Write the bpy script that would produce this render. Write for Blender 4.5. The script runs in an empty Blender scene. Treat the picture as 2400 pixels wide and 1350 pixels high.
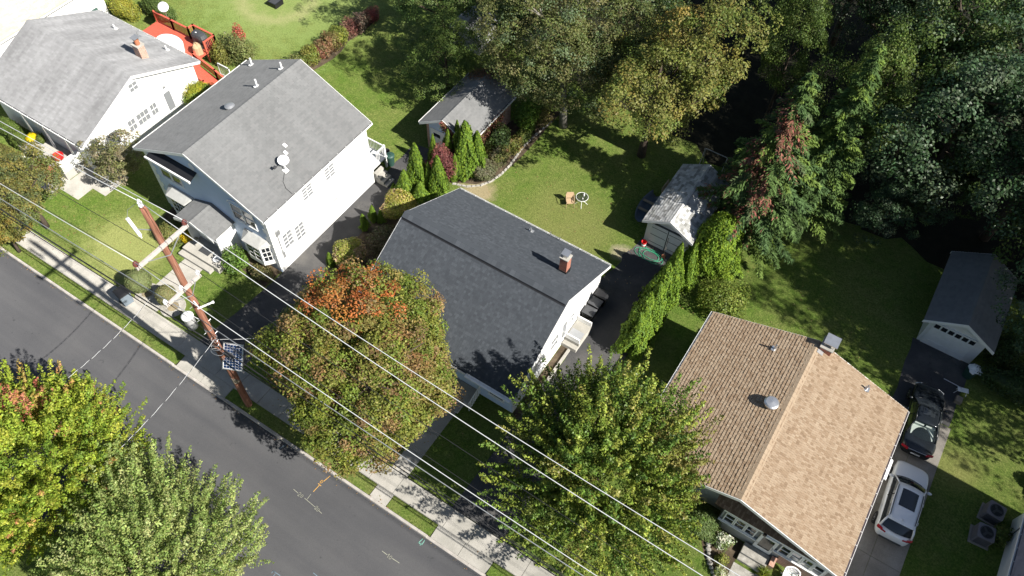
import bpy, math, random
import numpy as np
from mathutils import Vector, Matrix

rad = math.radians
random.seed(11)
rng = np.random.default_rng(11)
sc = bpy.context.scene
col = sc.collection

# ------------------------------------------------------------------ camera, sky, sun, exposure
cam = bpy.data.cameras.new('camera')
cam.lens = 28.0
cam.sensor_width = 36.0
cam.sensor_fit = 'HORIZONTAL'
cam.clip_start = 0.5
cam.clip_end = 2000
cam_ob = bpy.data.objects.new('camera', cam)
col.objects.link(cam_ob)
PITCH, ROLL, YAW, CAM_H = rad(55.012), rad(-2.5886), rad(-30.6736), 40.0
_f = Vector((math.sin(YAW)*math.cos(PITCH), math.cos(YAW)*math.cos(PITCH), -math.sin(PITCH)))
_r = Vector((math.cos(YAW), -math.sin(YAW), 0))
_d = _f.cross(_r)
_r2 = _r*math.cos(ROLL) + _d*math.sin(ROLL)
_d2 = -_r*math.sin(ROLL) + _d*math.cos(ROLL)
_m = Matrix((_r2, -_d2, -_f)).transposed().to_4x4()
_m.translation = Vector((0, 0, CAM_H))
cam_ob.matrix_world = _m
sc.camera = cam_ob

SUN_EL = rad(41.2)
world = bpy.data.worlds.new('World')
sc.world = world
world.use_nodes = True
wn = world.node_tree
sky = wn.nodes.new('ShaderNodeTexSky')
sky.sky_type = 'NISHITA'
sky.sun_disc = False
sky.sun_elevation = SUN_EL
sky.sun_rotation = rad(90)
bg = wn.nodes['Background']
bg.inputs['Strength'].default_value = 0.050
wn.links.new(sky.outputs['Color'], bg.inputs['Color'])

sun = bpy.data.lights.new('sun', 'SUN')
sun.energy = 4.6
sun.angle = rad(0.53)
sun.color = (1.0, 0.955, 0.88)
sun_ob = bpy.data.objects.new('sun', sun)
col.objects.link(sun_ob)
_sd = Vector((math.cos(SUN_EL), -0.034, math.sin(SUN_EL)))
sun_ob.rotation_euler = _sd.to_track_quat('Z', 'Y').to_euler()
sun_ob.location = (40, 10, 60)

sc.view_settings.view_transform = 'Standard'
sc.view_settings.look = 'None'
sc.view_settings.gamma = 1
sc.view_settings.use_curve_mapping = False
sc.view_settings.exposure = 1.1
sc.cycles.max_bounces = 6
sc.cycles.diffuse_bounces = 3
sc.cycles.transparent_max_bounces = 8

# ------------------------------------------------------------------ materials
def _pr(name):
    m = bpy.data.materials.new(name)
    m.use_nodes = True
    nt = m.node_tree
    return m, nt, nt.nodes['Principled BSDF']

def _noise(nt, scale, detail=4, rough=.55, vec=None):
    n = nt.nodes.new('ShaderNodeTexNoise')
    n.inputs['Scale'].default_value = scale
    n.inputs['Detail'].default_value = detail
    n.inputs['Roughness'].default_value = rough
    if vec is not None:
        nt.links.new(vec, n.inputs['Vector'])
    return n

def _ramp(nt, src, stops):
    r = nt.nodes.new('ShaderNodeValToRGB')
    e = r.color_ramp.elements
    while len(e) < len(stops):
        e.new(.5)
    for k, (p, c) in enumerate(stops):
        e[k].position = p
        e[k].color = (*c, 1) if len(c) == 3 else c
    nt.links.new(src, r.inputs['Fac'])
    return r

def _mix(nt, fac, a, b, mode='MIX'):
    n = nt.nodes.new('ShaderNodeMix')
    n.data_type = 'RGBA'
    n.blend_type = mode
    n.clamp_factor = True
    for k, v in ((0, fac), (6, a), (7, b)):
        if isinstance(v, (int, float)):
            n.inputs[k].default_value = v
        elif isinstance(v, tuple):
            n.inputs[k].default_value = (*v, 1)
        else:
            nt.links.new(v, n.inputs[k])
    return n.outputs[2]

def _obj(nt):
    t = nt.nodes.new('ShaderNodeTexCoord')
    return t.outputs['Object']

def _bump(nt, b, src, strength, dist=.02):
    n = nt.nodes.new('ShaderNodeBump')
    n.inputs['Strength'].default_value = strength
    n.inputs['Distance'].default_value = dist
    nt.links.new(src, n.inputs['Height'])
    nt.links.new(n.outputs['Normal'], b.inputs['Normal'])

def pmat(name, c, rough=.6, metal=0.0, c2=None, scale=3.0, bump=0.0, bscale=60.0, spec=.4, coat=0.0):
    m, nt, b = _pr(name)
    b.inputs['Roughness'].default_value = rough
    b.inputs['Metallic'].default_value = metal
    b.inputs['Specular IOR Level'].default_value = spec
    b.inputs['Coat Weight'].default_value = coat
    b.inputs['Coat Roughness'].default_value = .04
    v = _obj(nt)
    if c2 is None:
        c2 = tuple(x*.82 for x in c)
    n = _noise(nt, scale, 6, .62, v)
    r = _ramp(nt, n.outputs['Fac'], [(.3, c2), (.68, c)])
    nt.links.new(r.outputs['Color'], b.inputs['Base Color'])
    if bump:
        n2 = _noise(nt, bscale, 3, .6, v)
        _bump(nt, b, n2.outputs['Fac'], bump)
    return m

def tone_mat(name, c1, c2, c3=None, rough=.9, patch=None, fine=.22):
    """base colour from the per-piece attribute 'tone', with grain and weather streaks"""
    m, nt, b = _pr(name)
    b.inputs['Roughness'].default_value = rough
    b.inputs['Diffuse Roughness'].default_value = .27
    b.inputs['Specular IOR Level'].default_value = .25
    a = nt.nodes.new('ShaderNodeAttribute')
    a.attribute_name = 'tone'
    stops = [(0, c1), (1, c2)] if c3 is None else [(0, c1), (.5, c2), (1, c3)]
    r = _ramp(nt, a.outputs['Fac'], stops)
    v = _obj(nt)
    n = _noise(nt, 45, 3, .7, v)
    g = _ramp(nt, n.outputs['Fac'], [(.25, (1-fine,)*3), (.75, (1+fine*.4,)*3)])
    c = _mix(nt, 1.0, r.outputs['Color'], g.outputs['Color'], 'MULTIPLY')
    if patch:
        if len(patch) > 2:
            mp = nt.nodes.new('ShaderNodeMapping')
            mp.inputs['Scale'].default_value = patch[2]
            nt.links.new(v, mp.inputs['Vector'])
            n3 = _noise(nt, patch[0], 5, .6, mp.outputs[0])
        else:
            n3 = _noise(nt, patch[0], 5, .6, v)
        g3 = _ramp(nt, n3.outputs['Fac'], [(.35, (patch[1],)*3), (.65, (1.0,)*3)])
        c = _mix(nt, 1.0, c, g3.outputs['Color'], 'MULTIPLY')
    nt.links.new(c, b.inputs['Base Color'])
    _bump(nt, b, n.outputs['Fac'], .35, .01)
    return m

def leaf_mat(name, gloss=.5, trans=.30):
    m, nt, b = _pr(name)
    a = nt.nodes.new('ShaderNodeAttribute')
    a.attribute_name = 'leaf_colour'
    b.inputs['Roughness'].default_value = gloss
    b.inputs['Specular IOR Level'].default_value = .2
    nt.links.new(a.outputs['Color'], b.inputs['Base Color'])
    t = nt.nodes.new('ShaderNodeBsdfTranslucent')
    h = nt.nodes.new('ShaderNodeMix')
    h.data_type = 'RGBA'
    h.blend_type = 'MULTIPLY'
    h.inputs[0].default_value = 1
    h.inputs[7].default_value = (1.25, 1.3, .7, 1)
    nt.links.new(a.outputs['Color'], h.inputs[6])
    nt.links.new(h.outputs[2], t.inputs['Color'])
    mx = nt.nodes.new('ShaderNodeMixShader')
    mx.inputs[0].default_value = trans
    nt.links.new(b.outputs[0], mx.inputs[1])
    nt.links.new(t.outputs[0], mx.inputs[2])
    nt.links.new(mx.outputs[0], nt.nodes['Material Output'].inputs['Surface'])
    return m

def siding_mat(name, c, period=.12, rough=.55):
    m, nt, b = _pr(name)
    b.inputs['Roughness'].default_value = rough
    b.inputs['Specular IOR Level'].default_value = .3
    v = _obj(nt)
    n = _noise(nt, 1.2, 5, .6, v)
    r = _ramp(nt, n.outputs['Fac'], [(.3, tuple(x*.9 for x in c)), (.65, c)])
    nt.links.new(r.outputs['Color'], b.inputs['Base Color'])
    w = nt.nodes.new('ShaderNodeTexWave')
    w.wave_type = 'BANDS'
    w.bands_direction = 'Z'
    w.wave_profile = 'SAW'
    w.inputs['Scale'].default_value = .314/period
    nt.links.new(v, w.inputs['Vector'])
    _bump(nt, b, w.outputs['Fac'], .6, .02)
    return m

def grass_mat(name, dry=.45, shade=1.0, spots=()):
    m, nt, b = _pr(name)
    b.inputs['Roughness'].default_value = .95
    b.inputs['Diffuse Roughness'].default_value = .7
    b.inputs['Specular IOR Level'].default_value = .12
    v = _obj(nt)
    big = _noise(nt, .16, 4, .6, v)
    mid = _noise(nt, 1.1, 5, .65, v)
    tuft = _noise(nt, 3.4, 4, .7, v)
    fine = _noise(nt, 9, 4, .75, v)
    tip = _noise(nt, 30, 3, .8, v)
    g1 = _ramp(nt, fine.outputs['Fac'], [(.3, (.042, .085, .013)), (.5, (.095, .160, .024)), (.72, (.175, .235, .052))])
    g2 = _ramp(nt, fine.outputs['Fac'], [(.3, (.080, .105, .026)), (.5, (.158, .188, .050)), (.72, (.27, .275, .10))])
    add = nt.nodes.new('ShaderNodeMath')
    add.operation = 'ADD'
    nt.links.new(big.outputs['Fac'], add.inputs[0])
    nt.links.new(mid.outputs['Fac'], add.inputs[1])
    f = _ramp(nt, add.outputs[0], [(.40 + (.5-dry)*.25, (0, 0, 0)), (.62 + (.5-dry)*.25, (1, 1, 1))])
    mul = nt.nodes.new('ShaderNodeMath')
    mul.operation = 'MULTIPLY'
    mul.inputs[1].default_value = .5
    nt.links.new(add.outputs[0], mul.inputs[0])
    nt.links.new(mul.outputs[0], f.inputs['Fac'])
    c = _mix(nt, f.outputs['Color'], g1.outputs['Color'], g2.outputs['Color'])
    t = _ramp(nt, tip.outputs['Fac'], [(.3, (.62*shade,)*3), (.7, (1.3*shade,)*3)])
    c = _mix(nt, 1.0, c, t.outputs['Color'], 'MULTIPLY')
    t2 = _ramp(nt, tuft.outputs['Fac'], [(.3, (.74, .78, .72)), (.7, (1.2, 1.17, 1.2))])
    c = _mix(nt, 1.0, c, t2.outputs['Color'], 'MULTIPLY')
    for (sx, sy, r0, r1, dc, amt) in spots:
        dd = nt.nodes.new('ShaderNodeVectorMath')
        dd.operation = 'DISTANCE'
        nt.links.new(v, dd.inputs[0])
        dd.inputs[1].default_value = (sx, sy, 0)
        wv = nt.nodes.new('ShaderNodeMath')
        wv.operation = 'MULTIPLY_ADD'
        nt.links.new(mid.outputs['Fac'], wv.inputs[0])
        wv.inputs[1].default_value = (r1-r0)*1.6
        nt.links.new(dd.outputs['Value'], wv.inputs[2])
        o_ = (r1-r0)*.8
        hi = r1+o_+.6
        if r0 <= 0:
            rp = _ramp(nt, wv.outputs[0], [(0, (amt,)*3), (max(.01, (r1*.45+o_)/hi), (amt,)*3), ((r1+o_)/hi, (0, 0, 0))])
        else:
            mm = (r0+r1)/2
            rp = _ramp(nt, wv.outputs[0], [((r0+o_)/hi*.93, (0, 0, 0)), ((mm+o_)/hi, (amt,)*3), ((r1+o_)/hi, (0, 0, 0))])
        dvn = nt.nodes.new('ShaderNodeMath')
        dvn.operation = 'DIVIDE'
        nt.links.new(wv.outputs[0], dvn.inputs[0])
        dvn.inputs[1].default_value = hi
        nt.links.new(dvn.outputs[0], rp.inputs['Fac'])
        sp_ = _ramp(nt, fine.outputs['Fac'], [(.25, tuple(x*.7 for x in dc)), (.75, tuple(x*1.25 for x in dc))])
        c = _mix(nt, rp.outputs['Color'], c, sp_.outputs['Color'])
    nt.links.new(c, b.inputs['Base Color'])
    hh = nt.nodes.new('ShaderNodeMath')
    hh.operation = 'ADD'
    nt.links.new(fine.outputs['Fac'], hh.inputs[0])
    nt.links.new(tip.outputs['Fac'], hh.inputs[1])
    _bump(nt, b, hh.outputs[0], .8, .08)
    return m

def ground_mat(name, cols, s1=.5, s2=25, bump=.5, rough=.95, cracks=0, streak=False):
    m, nt, b = _pr(name)
    b.inputs['Roughness'].default_value = rough
    b.inputs['Diffuse Roughness'].default_value = .6
    b.inputs['Specular IOR Level'].default_value = .2
    v = _obj(nt)
    n1 = _noise(nt, s1, 6, .6, v)
    n2 = _noise(nt, s2, 4, .75, v)
    r1 = _ramp(nt, n1.outputs['Fac'], [(.3, cols[0]), (.5, cols[1]), (.7, cols[2])])
    r2 = _ramp(nt, n2.outputs['Fac'], [(.28, (.78,)*3), (.72, (1.16,)*3)])
    c = _mix(nt, 1.0, r1.outputs['Color'], r2.outputs['Color'], 'MULTIPLY')
    if streak:
        mp = nt.nodes.new('ShaderNodeMapping')
        mp.inputs['Scale'].default_value = (.05, .75, 1)
        nt.links.new(v, mp.inputs['Vector'])
        n5 = _noise(nt, 1.3, 4, .55, mp.outputs[0])
        r5 = _ramp(nt, n5.outputs['Fac'], [(.32, (.86, .86, .87)), (.68, (1.1, 1.09, 1.07))])
        c = _mix(nt, 1.0, c, r5.outputs['Color'], 'MULTIPLY')
        n6 = _noise(nt, 3.1, 2, .5, v)
        r6 = _ramp(nt, n6.outputs['Fac'], [(.22, (.72, .72, .72)), (.30, (1, 1, 1))])
        c = _mix(nt, 1.0, c, r6.outputs['Color'], 'MULTIPLY')
    if cracks:
        vo = nt.nodes.new('ShaderNodeTexVoronoi')
        vo.feature = 'DISTANCE_TO_EDGE'
        vo.inputs['Scale'].default_value = cracks
        dn = _noise(nt, 2.5, 4, .6, v)
        ad = nt.nodes.new('ShaderNodeVectorMath')
        ad.operation = 'ADD'
        nt.links.new(v, ad.inputs[0])
        nt.links.new(dn.outputs['Color'], ad.inputs[1])
        nt.links.new(ad.outputs[0], vo.inputs['Vector'])
        cr = _ramp(nt, vo.outputs['Distance'], [(.0, (.55,)*3), (.006, (1,)*3)])
        c = _mix(nt, 1.0, c, cr.outputs['Color'], 'MULTIPLY')
    nt.links.new(c, b.inputs['Base Color'])
    _bump(nt, b, n2.outputs['Fac'], bump, .01)
    return m

def brick_mat(name, c1, c2, mortar, scale=1.0):
    m, nt, b = _pr(name)
    b.inputs['Roughness'].default_value = .85
    v = _obj(nt)
    sx = nt.nodes.new('ShaderNodeSeparateXYZ')
    nt.links.new(v, sx.inputs[0])
    ad = nt.nodes.new('ShaderNodeMath')
    ad.operation = 'ADD'
    nt.links.new(sx.outputs['X'], ad.inputs[0])
    nt.links.new(sx.outputs['Y'], ad.inputs[1])
    cb = nt.nodes.new('ShaderNodeCombineXYZ')
    nt.links.new(ad.outputs[0], cb.inputs['X'])
    nt.links.new(sx.outputs['Z'], cb.inputs['Y'])
    br = nt.nodes.new('ShaderNodeTexBrick')
    br.inputs['Color1'].default_value = (*c1, 1)
    br.inputs['Color2'].default_value = (*c2, 1)
    br.inputs['Mortar'].default_value = (*mortar, 1)
    br.inputs['Scale'].default_value = scale
    br.inputs['Brick Width'].default_value = .21
    br.inputs['Row Height'].default_value = .075
    br.inputs['Mortar Size'].default_value = .008
    nt.links.new(cb.outputs[0], br.inputs['Vector'])
    nt.links.new(br.outputs['Color'], b.inputs['Base Color'])
    _bump(nt, b, br.outputs['Fac'], -.4, .01)
    return m

def glass_mat(name, c=(.02, .024, .028), rough=.04):
    m, nt, b = _pr(name)
    b.inputs['Base Color'].default_value = (*c, 1)
    b.inputs['Roughness'].default_value = rough
    b.inputs['Specular IOR Level'].default_value = .7
    return m

def clear_glass_mat(name, alpha=.3):
    m, nt, b = _pr(name)
    b.inputs['Base Color'].default_value = (.02, .03, .03, 1)
    b.inputs['Roughness'].default_value = .03
    b.inputs['Alpha'].default_value = alpha
    b.inputs['Specular IOR Level'].default_value = .7
    return m

M = {}
M['lawn'] = grass_mat('lawn_grass', .50, spots=[(-35.8, 13.2, 0, 3.6, (.32, .33, .12), .7), (-45.6, 37.6, 2.0, 3.7, (.33, .27, .16), .9), (-45.0, 38.0, 0, 9.5, (.24, .30, .10), .6),  # the pale green spots paint haze and backscatter brightness onto the left lawns
                        (-20.6, 29.6, 0, 1.5, (.36, .29, .18), .85), (-14, 30.0, 0, 4.2, (.22, .215, .075), .5), (-9.9, 30.2, 0, .9, (.36, .31, .22), .8),
                        (-38.6, 33.0, 0, 1.4, (.36, .29, .2), .7), (12.0, 27.4, 0, 1.6, (.27, .25, .09), .4), (-15.5, 12.2, 0, 2.4, (.22, .18, .10), .6)])
M['verge'] = grass_mat('verge_grass', .56)
M['asphalt'] = ground_mat('street_asphalt', [(.074, .075, .080), (.082, .083, .088), (.091, .091, .095)], .25, 38, .35, .9, streak=True)
M['drive'] = ground_mat('driveway_asphalt', [(.055, .055, .058), (.072, .071, .071), (.115, .11, .104)], .55, 30, .5, .92, .35)
M['concrete'] = ground_mat('sidewalk_concrete', [(.29, .28, .25), (.36, .345, .31), (.42, .40, .365)], .9, 26, .3, .9)
M['concrete_old'] = ground_mat('driveway_concrete', [(.19, .175, .155), (.26, .24, .21), (.34, .32, .285)], .6, 24, .35, .9, .22)
M['kerb'] = ground_mat('kerb_stone', [(.30, .28, .255), (.38, .355, .325), (.45, .42, .39)], 2.0, 30, .3, .9)
M['soil'] = ground_mat('bed_soil', [(.045, .034, .022), (.085, .064, .042), (.16, .125, .085)], 1.4, 14, .9, 1.0)
M['forest'] = ground_mat('forest_soil', [(.012, .012, .008), (.018, .018, .011), (.03, .027, .016)], 1.0, 11, .9, 1.0)  # soil blackened so deep shade under the trees is part of its colour
M['dirt'] = ground_mat('bare_dirt', [(.16, .13, .085), (.24, .20, .13), (.30, .25, .16)], 1.6, 12, .6, 1.0)
M['stone'] = ground_mat('edging_stone', [(.24, .225, .20), (.34, .325, .29), (.46, .44, .40)], 3, 18, .6, .9)
M['white_siding'] = siding_mat('white_siding', (.84, .84, .83), .12)
M['white_wall'] = siding_mat('white_wall', (.84, .835, .82), .2)
M['sky_tinted_siding'] = pmat('sky_tinted_front', (.52, .62, .78), .8, c2=(.48, .58, .74), bump=.3, bscale=35)  # blue skylight on the shaded white fronts is mixed into this colour
M['grey_stucco'] = pmat('grey_stucco', (.42, .42, .40), .85, bump=.3)
M['white_paint'] = pmat('white_paint', (.82, .82, .81), .45, c2=(.74, .74, .72))
M['white_gloss'] = pmat('white_plastic', (.85, .85, .85), .3, c2=(.8, .8, .8))
M['roof_grey'] = tone_mat('grey_shingle', (.172, .175, .175), (.190, .193, .193), (.20, .201, .201), patch=(1.0, .84, (.22, .9, .22)), fine=.12)
M['roof_pale'] = tone_mat('pale_shingle', (.28, .281, .284), (.31, .311, .314), (.34, .341, .344), patch=(1.0, .68, (.9, .2, .2)), fine=.12)
M['roof_dark'] = tone_mat('charcoal_shingle', (.046, .053, .062), (.060, .068, .079), (.080, .090, .103), patch=(.8, .92))
M['roof_brown'] = tone_mat('tan_brown_shingle', (.15, .098, .060), (.275, .195, .127), (.37, .288, .203), patch=(.5, .97), fine=.12)
M['roof_brownbase'] = pmat('roof_felt', (.10, .055, .035), .95)
M['roof_beige'] = tone_mat('beige_shingle', (.46, .43, .34), (.52, .485, .39), (.57, .53, .44), patch=(.4, .94))
M['roof_shed'] = tone_mat('mossy_pale_shingle', (.24, .24, .225), (.44, .44, .425), (.62, .62, .61), patch=(2.0, .85))
M['roof_plum'] = tone_mat('plum_grey_shingle', (.20, .19, .21), (.25, .235, .26), (.29, .275, .30))
M['glass'] = glass_mat('window_glass')
M['glass_pale'] = glass_mat('window_glass_reflect', (.20, .21, .22), .15)  # grey reflection of windows on bright walls is put into the pane colour
M['glass_yellow'] = glass_mat('window_glass_curtain', (.42, .38, .22), .2)
M['clear'] = clear_glass_mat('clear_glass')
M['black'] = pmat('black_plastic', (.018, .018, .02), .45, c2=(.012, .012, .013))
M['charcoal'] = pmat('charcoal_plastic', (.06, .062, .066), .5)
M['metal'] = pmat('galvanised_metal', (.62, .63, .64), .38, .85, bump=.05)
M['dull_metal'] = pmat('dull_metal', (.42, .43, .44), .5, .6)
M['wire'] = pmat('aluminium_wire', (.58, .59, .60), .5, .0)
M['cable'] = pmat('black_cable', (.02, .02, .022), .5)
M['brick'] = brick_mat('red_brick', (.40, .12, .065), (.30, .085, .05), (.34, .27, .22))
M['brick_pale'] = brick_mat('pale_brick', (.44, .26, .19), (.34, .17, .12), (.50, .44, .38))
M['deck_red'] = pmat('red_deck_stain', (.58, .125, .080), .55, c2=(.50, .10, .06), scale=6, bump=.15, bscale=30)
M['bark'] = pmat('bark', (.095, .07, .05), .95, c2=(.045, .034, .026), scale=9, bump=.8, bscale=25)
M['bark_grey'] = pmat('pale_bark', (.26, .24, .21), .9, c2=(.13, .12, .10), scale=7, bump=.6, bscale=20)
M['leaf'] = leaf_mat('leaf')
M['leaf_gloss'] = leaf_mat('glossy_leaf', .42, .18)
M['needle'] = leaf_mat('needle', .7, .12)
M['rubber'] = pmat('tyre_rubber', (.02, .02, .02), .8)
M['alloy'] = pmat('alloy', (.5, .5, .52), .3, .9)
M['car_white'] = pmat('white_car_paint', (.80, .81, .82), .3, c2=(.785, .795, .805), spec=.5, coat=1.0)
M['car_black'] = pmat('black_car_paint', (.010, .013, .016), .25, c2=(.009, .011, .014), spec=.4, coat=.3)
M['red_lens'] = pmat('red_lens', (.45, .015, .02), .15, c2=(.35, .01, .015))
M['terracotta'] = pmat('terracotta', (.45, .17, .09), .8)
M['yellow_bloom'] = pmat('yellow_bloom', (.72, .58, .02), .8)
M['tan'] = pmat('tan_wicker', (.46, .33, .20), .8, c2=(.36, .25, .15), scale=20)
M['green_plastic'] = pmat('green_plastic', (.03, .075, .06), .5)
M['blue_plastic'] = pmat('blue_plastic', (.10, .24, .48), .45)
M['hose_green'] = pmat('hose_green', (.05, .30, .17), .4)
M['red_plastic'] = pmat('red_plastic', (.62, .03, .03), .4)
M['solar'] = pmat('solar_cell', (.012, .03, .085), .12, c2=(.008, .02, .06), scale=12, spec=.6)
M['paint_white'] = pmat('white_road_paint', (.36, .36, .28), .9, c2=(.22, .22, .18), scale=14)
M['paint_orange'] = pmat('orange_road_paint', (.66, .36, .08), .9, c2=(.46, .27, .08), scale=14)
M['paint_green'] = pmat('green_road_paint', (.19, .40, .33), .9, scale=14)
M['paint_blue'] = pmat('blue_road_paint', (.15, .21, .26), .9, scale=14)
M['wood'] = pmat('weathered_wood', (.30, .25, .19), .9, c2=(.2, .165, .13), scale=9)
M['crossarm'] = pmat('pale_crossarm', (.47, .43, .40), .8, c2=(.38, .34, .31), scale=6)
M['insulator'] = pmat('brown_porcelain', (.16, .055, .045), .25, c2=(.12, .04, .035))
M['bin_grey'] = pmat('bluish_grey_plastic', (.20, .245, .29), .5)

def pole_mat():
    m, nt, b = _pr('creosote_pole')
    b.inputs['Roughness'].default_value = .9
    v = _obj(nt)
    mp = nt.nodes.new('ShaderNodeMapping')
    mp.inputs['Scale'].default_value = (9, 9, .5)
    nt.links.new(v, mp.inputs['Vector'])
    n = _noise(nt, 1.6, 6, .7, mp.outputs[0])
    r = _ramp(nt, n.outputs['Fac'], [(.25, (.085, .034, .020)), (.5, (.24, .10, .060)), (.75, (.40, .22, .15))])
    nt.links.new(r.outputs['Color'], b.inputs['Base Color'])
    _bump(nt, b, n.outputs['Fac'], .8, .03)
    return m
M['pole'] = pole_mat()

# ------------------------------------------------------------------ building helpers
def wloc(o):
    p = Vector((0, 0, 0))
    while o is not None:
        p += o.location
        o = o.parent
    return p

def tag(o, label=None, cat=None, group=None, kind=None):
    if label: o['label'] = label
    if cat: o['category'] = cat
    if group: o['group'] = group
    if kind: o['kind'] = kind
    return o

def thing(name, label, cat, loc=(0, 0, 0), group=None, kind=None):
    o = bpy.data.objects.new(name, None)
    o.empty_display_size = .2
    col.objects.link(o)
    o.location = loc
    return tag(o, label, cat, group, kind)

class MB:
    def __init__(s):
        s.v, s.f, s.mi = [], [], []
    def add(s, vs, fs, mi=0):
        n = len(s.v)
        s.v += [tuple(p) for p in vs]
        for f in fs:
            s.f.append(tuple(n+i for i in f))
            s.mi.append(mi)
        return s
    def box(s, x0, x1, y0, y1, z0, z1, mi=0):
        return s.add([(x0, y0, z0), (x1, y0, z0), (x1, y1, z0), (x0, y1, z0), (x0, y0, z1), (x1, y0, z1), (x1, y1, z1), (x0, y1, z1)],
                     [(3, 2, 1, 0), (4, 5, 6, 7), (0, 1, 5, 4), (1, 2, 6, 5), (2, 3, 7, 6), (3, 0, 4, 7)], mi)
    def obox(s, c, ax, ay, az, mi=0):
        c, ax, ay, az = map(Vector, (c, ax, ay, az))
        vs = [c + ax*i + ay*j + az*k for k in (-1, 1) for i, j in ((-1, -1), (1, -1), (1, 1), (-1, 1))]
        return s.add(vs, [(3, 2, 1, 0), (4, 5, 6, 7), (0, 1, 5, 4), (1, 2, 6, 5), (2, 3, 7, 6), (3, 0, 4, 7)], mi)
    def poly(s, pts, mi=0):
        return s.add(pts, [tuple(range(len(pts)))], mi)
    def prism(s, poly, z0, z1, mi=0):
        n = len(poly)
        vs = [(x, y, z0) for x, y in poly] + [(x, y, z1) for x, y in poly]
        fs = [tuple(range(n-1, -1, -1)), tuple(range(n, 2*n))] + [(i, (i+1) % n, n+(i+1) % n, n+i) for i in range(n)]
        return s.add(vs, fs, mi)
    def extrude(s, poly, d, mi=0):
        """closed 3-D polygon pushed along d"""
        n = len(poly)
        d = Vector(d)
        vs = [Vector(p) for p in poly] + [Vector(p)+d for p in poly]
        fs = [tuple(range(n-1, -1, -1)), tuple(range(n, 2*n))] + [(i, (i+1) % n, n+(i+1) % n, n+i) for i in range(n)]
        return s.add(vs, fs, mi)
    def tube(s, pts, r, n=8, mi=0):
        pts = [Vector(p) for p in pts]
        rs = r if isinstance(r, (list, tuple)) else [r]*len(pts)
        vs, fs = [], []
        up = None
        for i, p in enumerate(pts):
            t = (pts[min(i+1, len(pts)-1)] - pts[max(i-1, 0)])
            if t.length < 1e-9: t = Vector((0, 0, 1))
            t.normalize()
            if up is None:
                a = Vector((0, 0, 1)) if abs(t.z) < .9 else Vector((1, 0, 0))
                up = (a - t*a.dot(t)).normalized()
            else:
                up = (up - t*up.dot(t)).normalized()
            w = t.cross(up)
            for k in range(n):
                a = 2*math.pi*k/n
                vs.append(p + (up*math.cos(a) + w*math.sin(a))*rs[i])
        for i in range(len(pts)-1):
            for k in range(n):
                fs.append((i*n+k, i*n+(k+1) % n, (i+1)*n+(k+1) % n, (i+1)*n+k))
        fs.append(tuple(range(n-1, -1, -1)))
        fs.append(tuple((len(pts)-1)*n+k for k in range(n)))
        return s.add(vs, fs, mi)
    def lathe(s, c, prof, n=20, mi=0, squash=(1, 1)):
        vs, fs = [], []
        for r, z in prof:
            for k in range(n):
                a = 2*math.pi*k/n
                vs.append((c[0]+r*math.cos(a)*squash[0], c[1]+r*math.sin(a)*squash[1], c[2]+z))
        for i in range(len(prof)-1):
            for k in range(n):
                fs.append((i*n+k, i*n+(k+1) % n, (i+1)*n+(k+1) % n, (i+1)*n+k))
        fs.append(tuple(range(n-1, -1, -1)))
        fs.append(tuple((len(prof)-1)*n+k for k in range(n)))
        return s.add(vs, fs, mi)
    def build(s, name, mat, parent=None, smooth=False, bevel=0, local=False, kind=None, xf=None):
        off = Vector((0, 0, 0)) if (parent is None or local) else wloc(parent)
        vs = s.v
        if xf is not None:
            vs = [tuple(xf @ Vector(p)) for p in vs]
        me = bpy.data.meshes.new(name)
        me.from_pydata([(p[0]-off.x, p[1]-off.y, p[2]-off.z) for p in vs], [], s.f)
        for m in (mat if isinstance(mat, (list, tuple)) else [mat]):
            me.materials.append(m)
        if isinstance(mat, (list, tuple)):
            me.polygons.foreach_set('material_index', s.mi)
        if smooth:
            me.polygons.foreach_set('use_smooth', [True]*len(me.polygons))
        me.update()
        o = bpy.data.objects.new(name, me)
        col.objects.link(o)
        if parent is not None: o.parent = parent
        if bevel:
            b = o.modifiers.new('edge', 'BEVEL')
            b.width = bevel
            b.segments = 2
            b.limit_method = 'ANGLE'
        if kind: o['kind'] = kind
        return o

def copy_tree(o, loc=None, rotz=None, scale=None, parent=None, label=None):
    c = o.copy()
    col.objects.link(c)
    if parent is not None: c.parent = parent
    for ch in list(o.children):
        copy_tree(ch, parent=c)
    if loc is not None: c.location = loc
    if rotz is not None: c.rotation_euler = (0, 0, rotz)
    if scale is not None: c.scale = scale if isinstance(scale, tuple) else (scale,)*3
    if label: c['label'] = label
    return c

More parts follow.
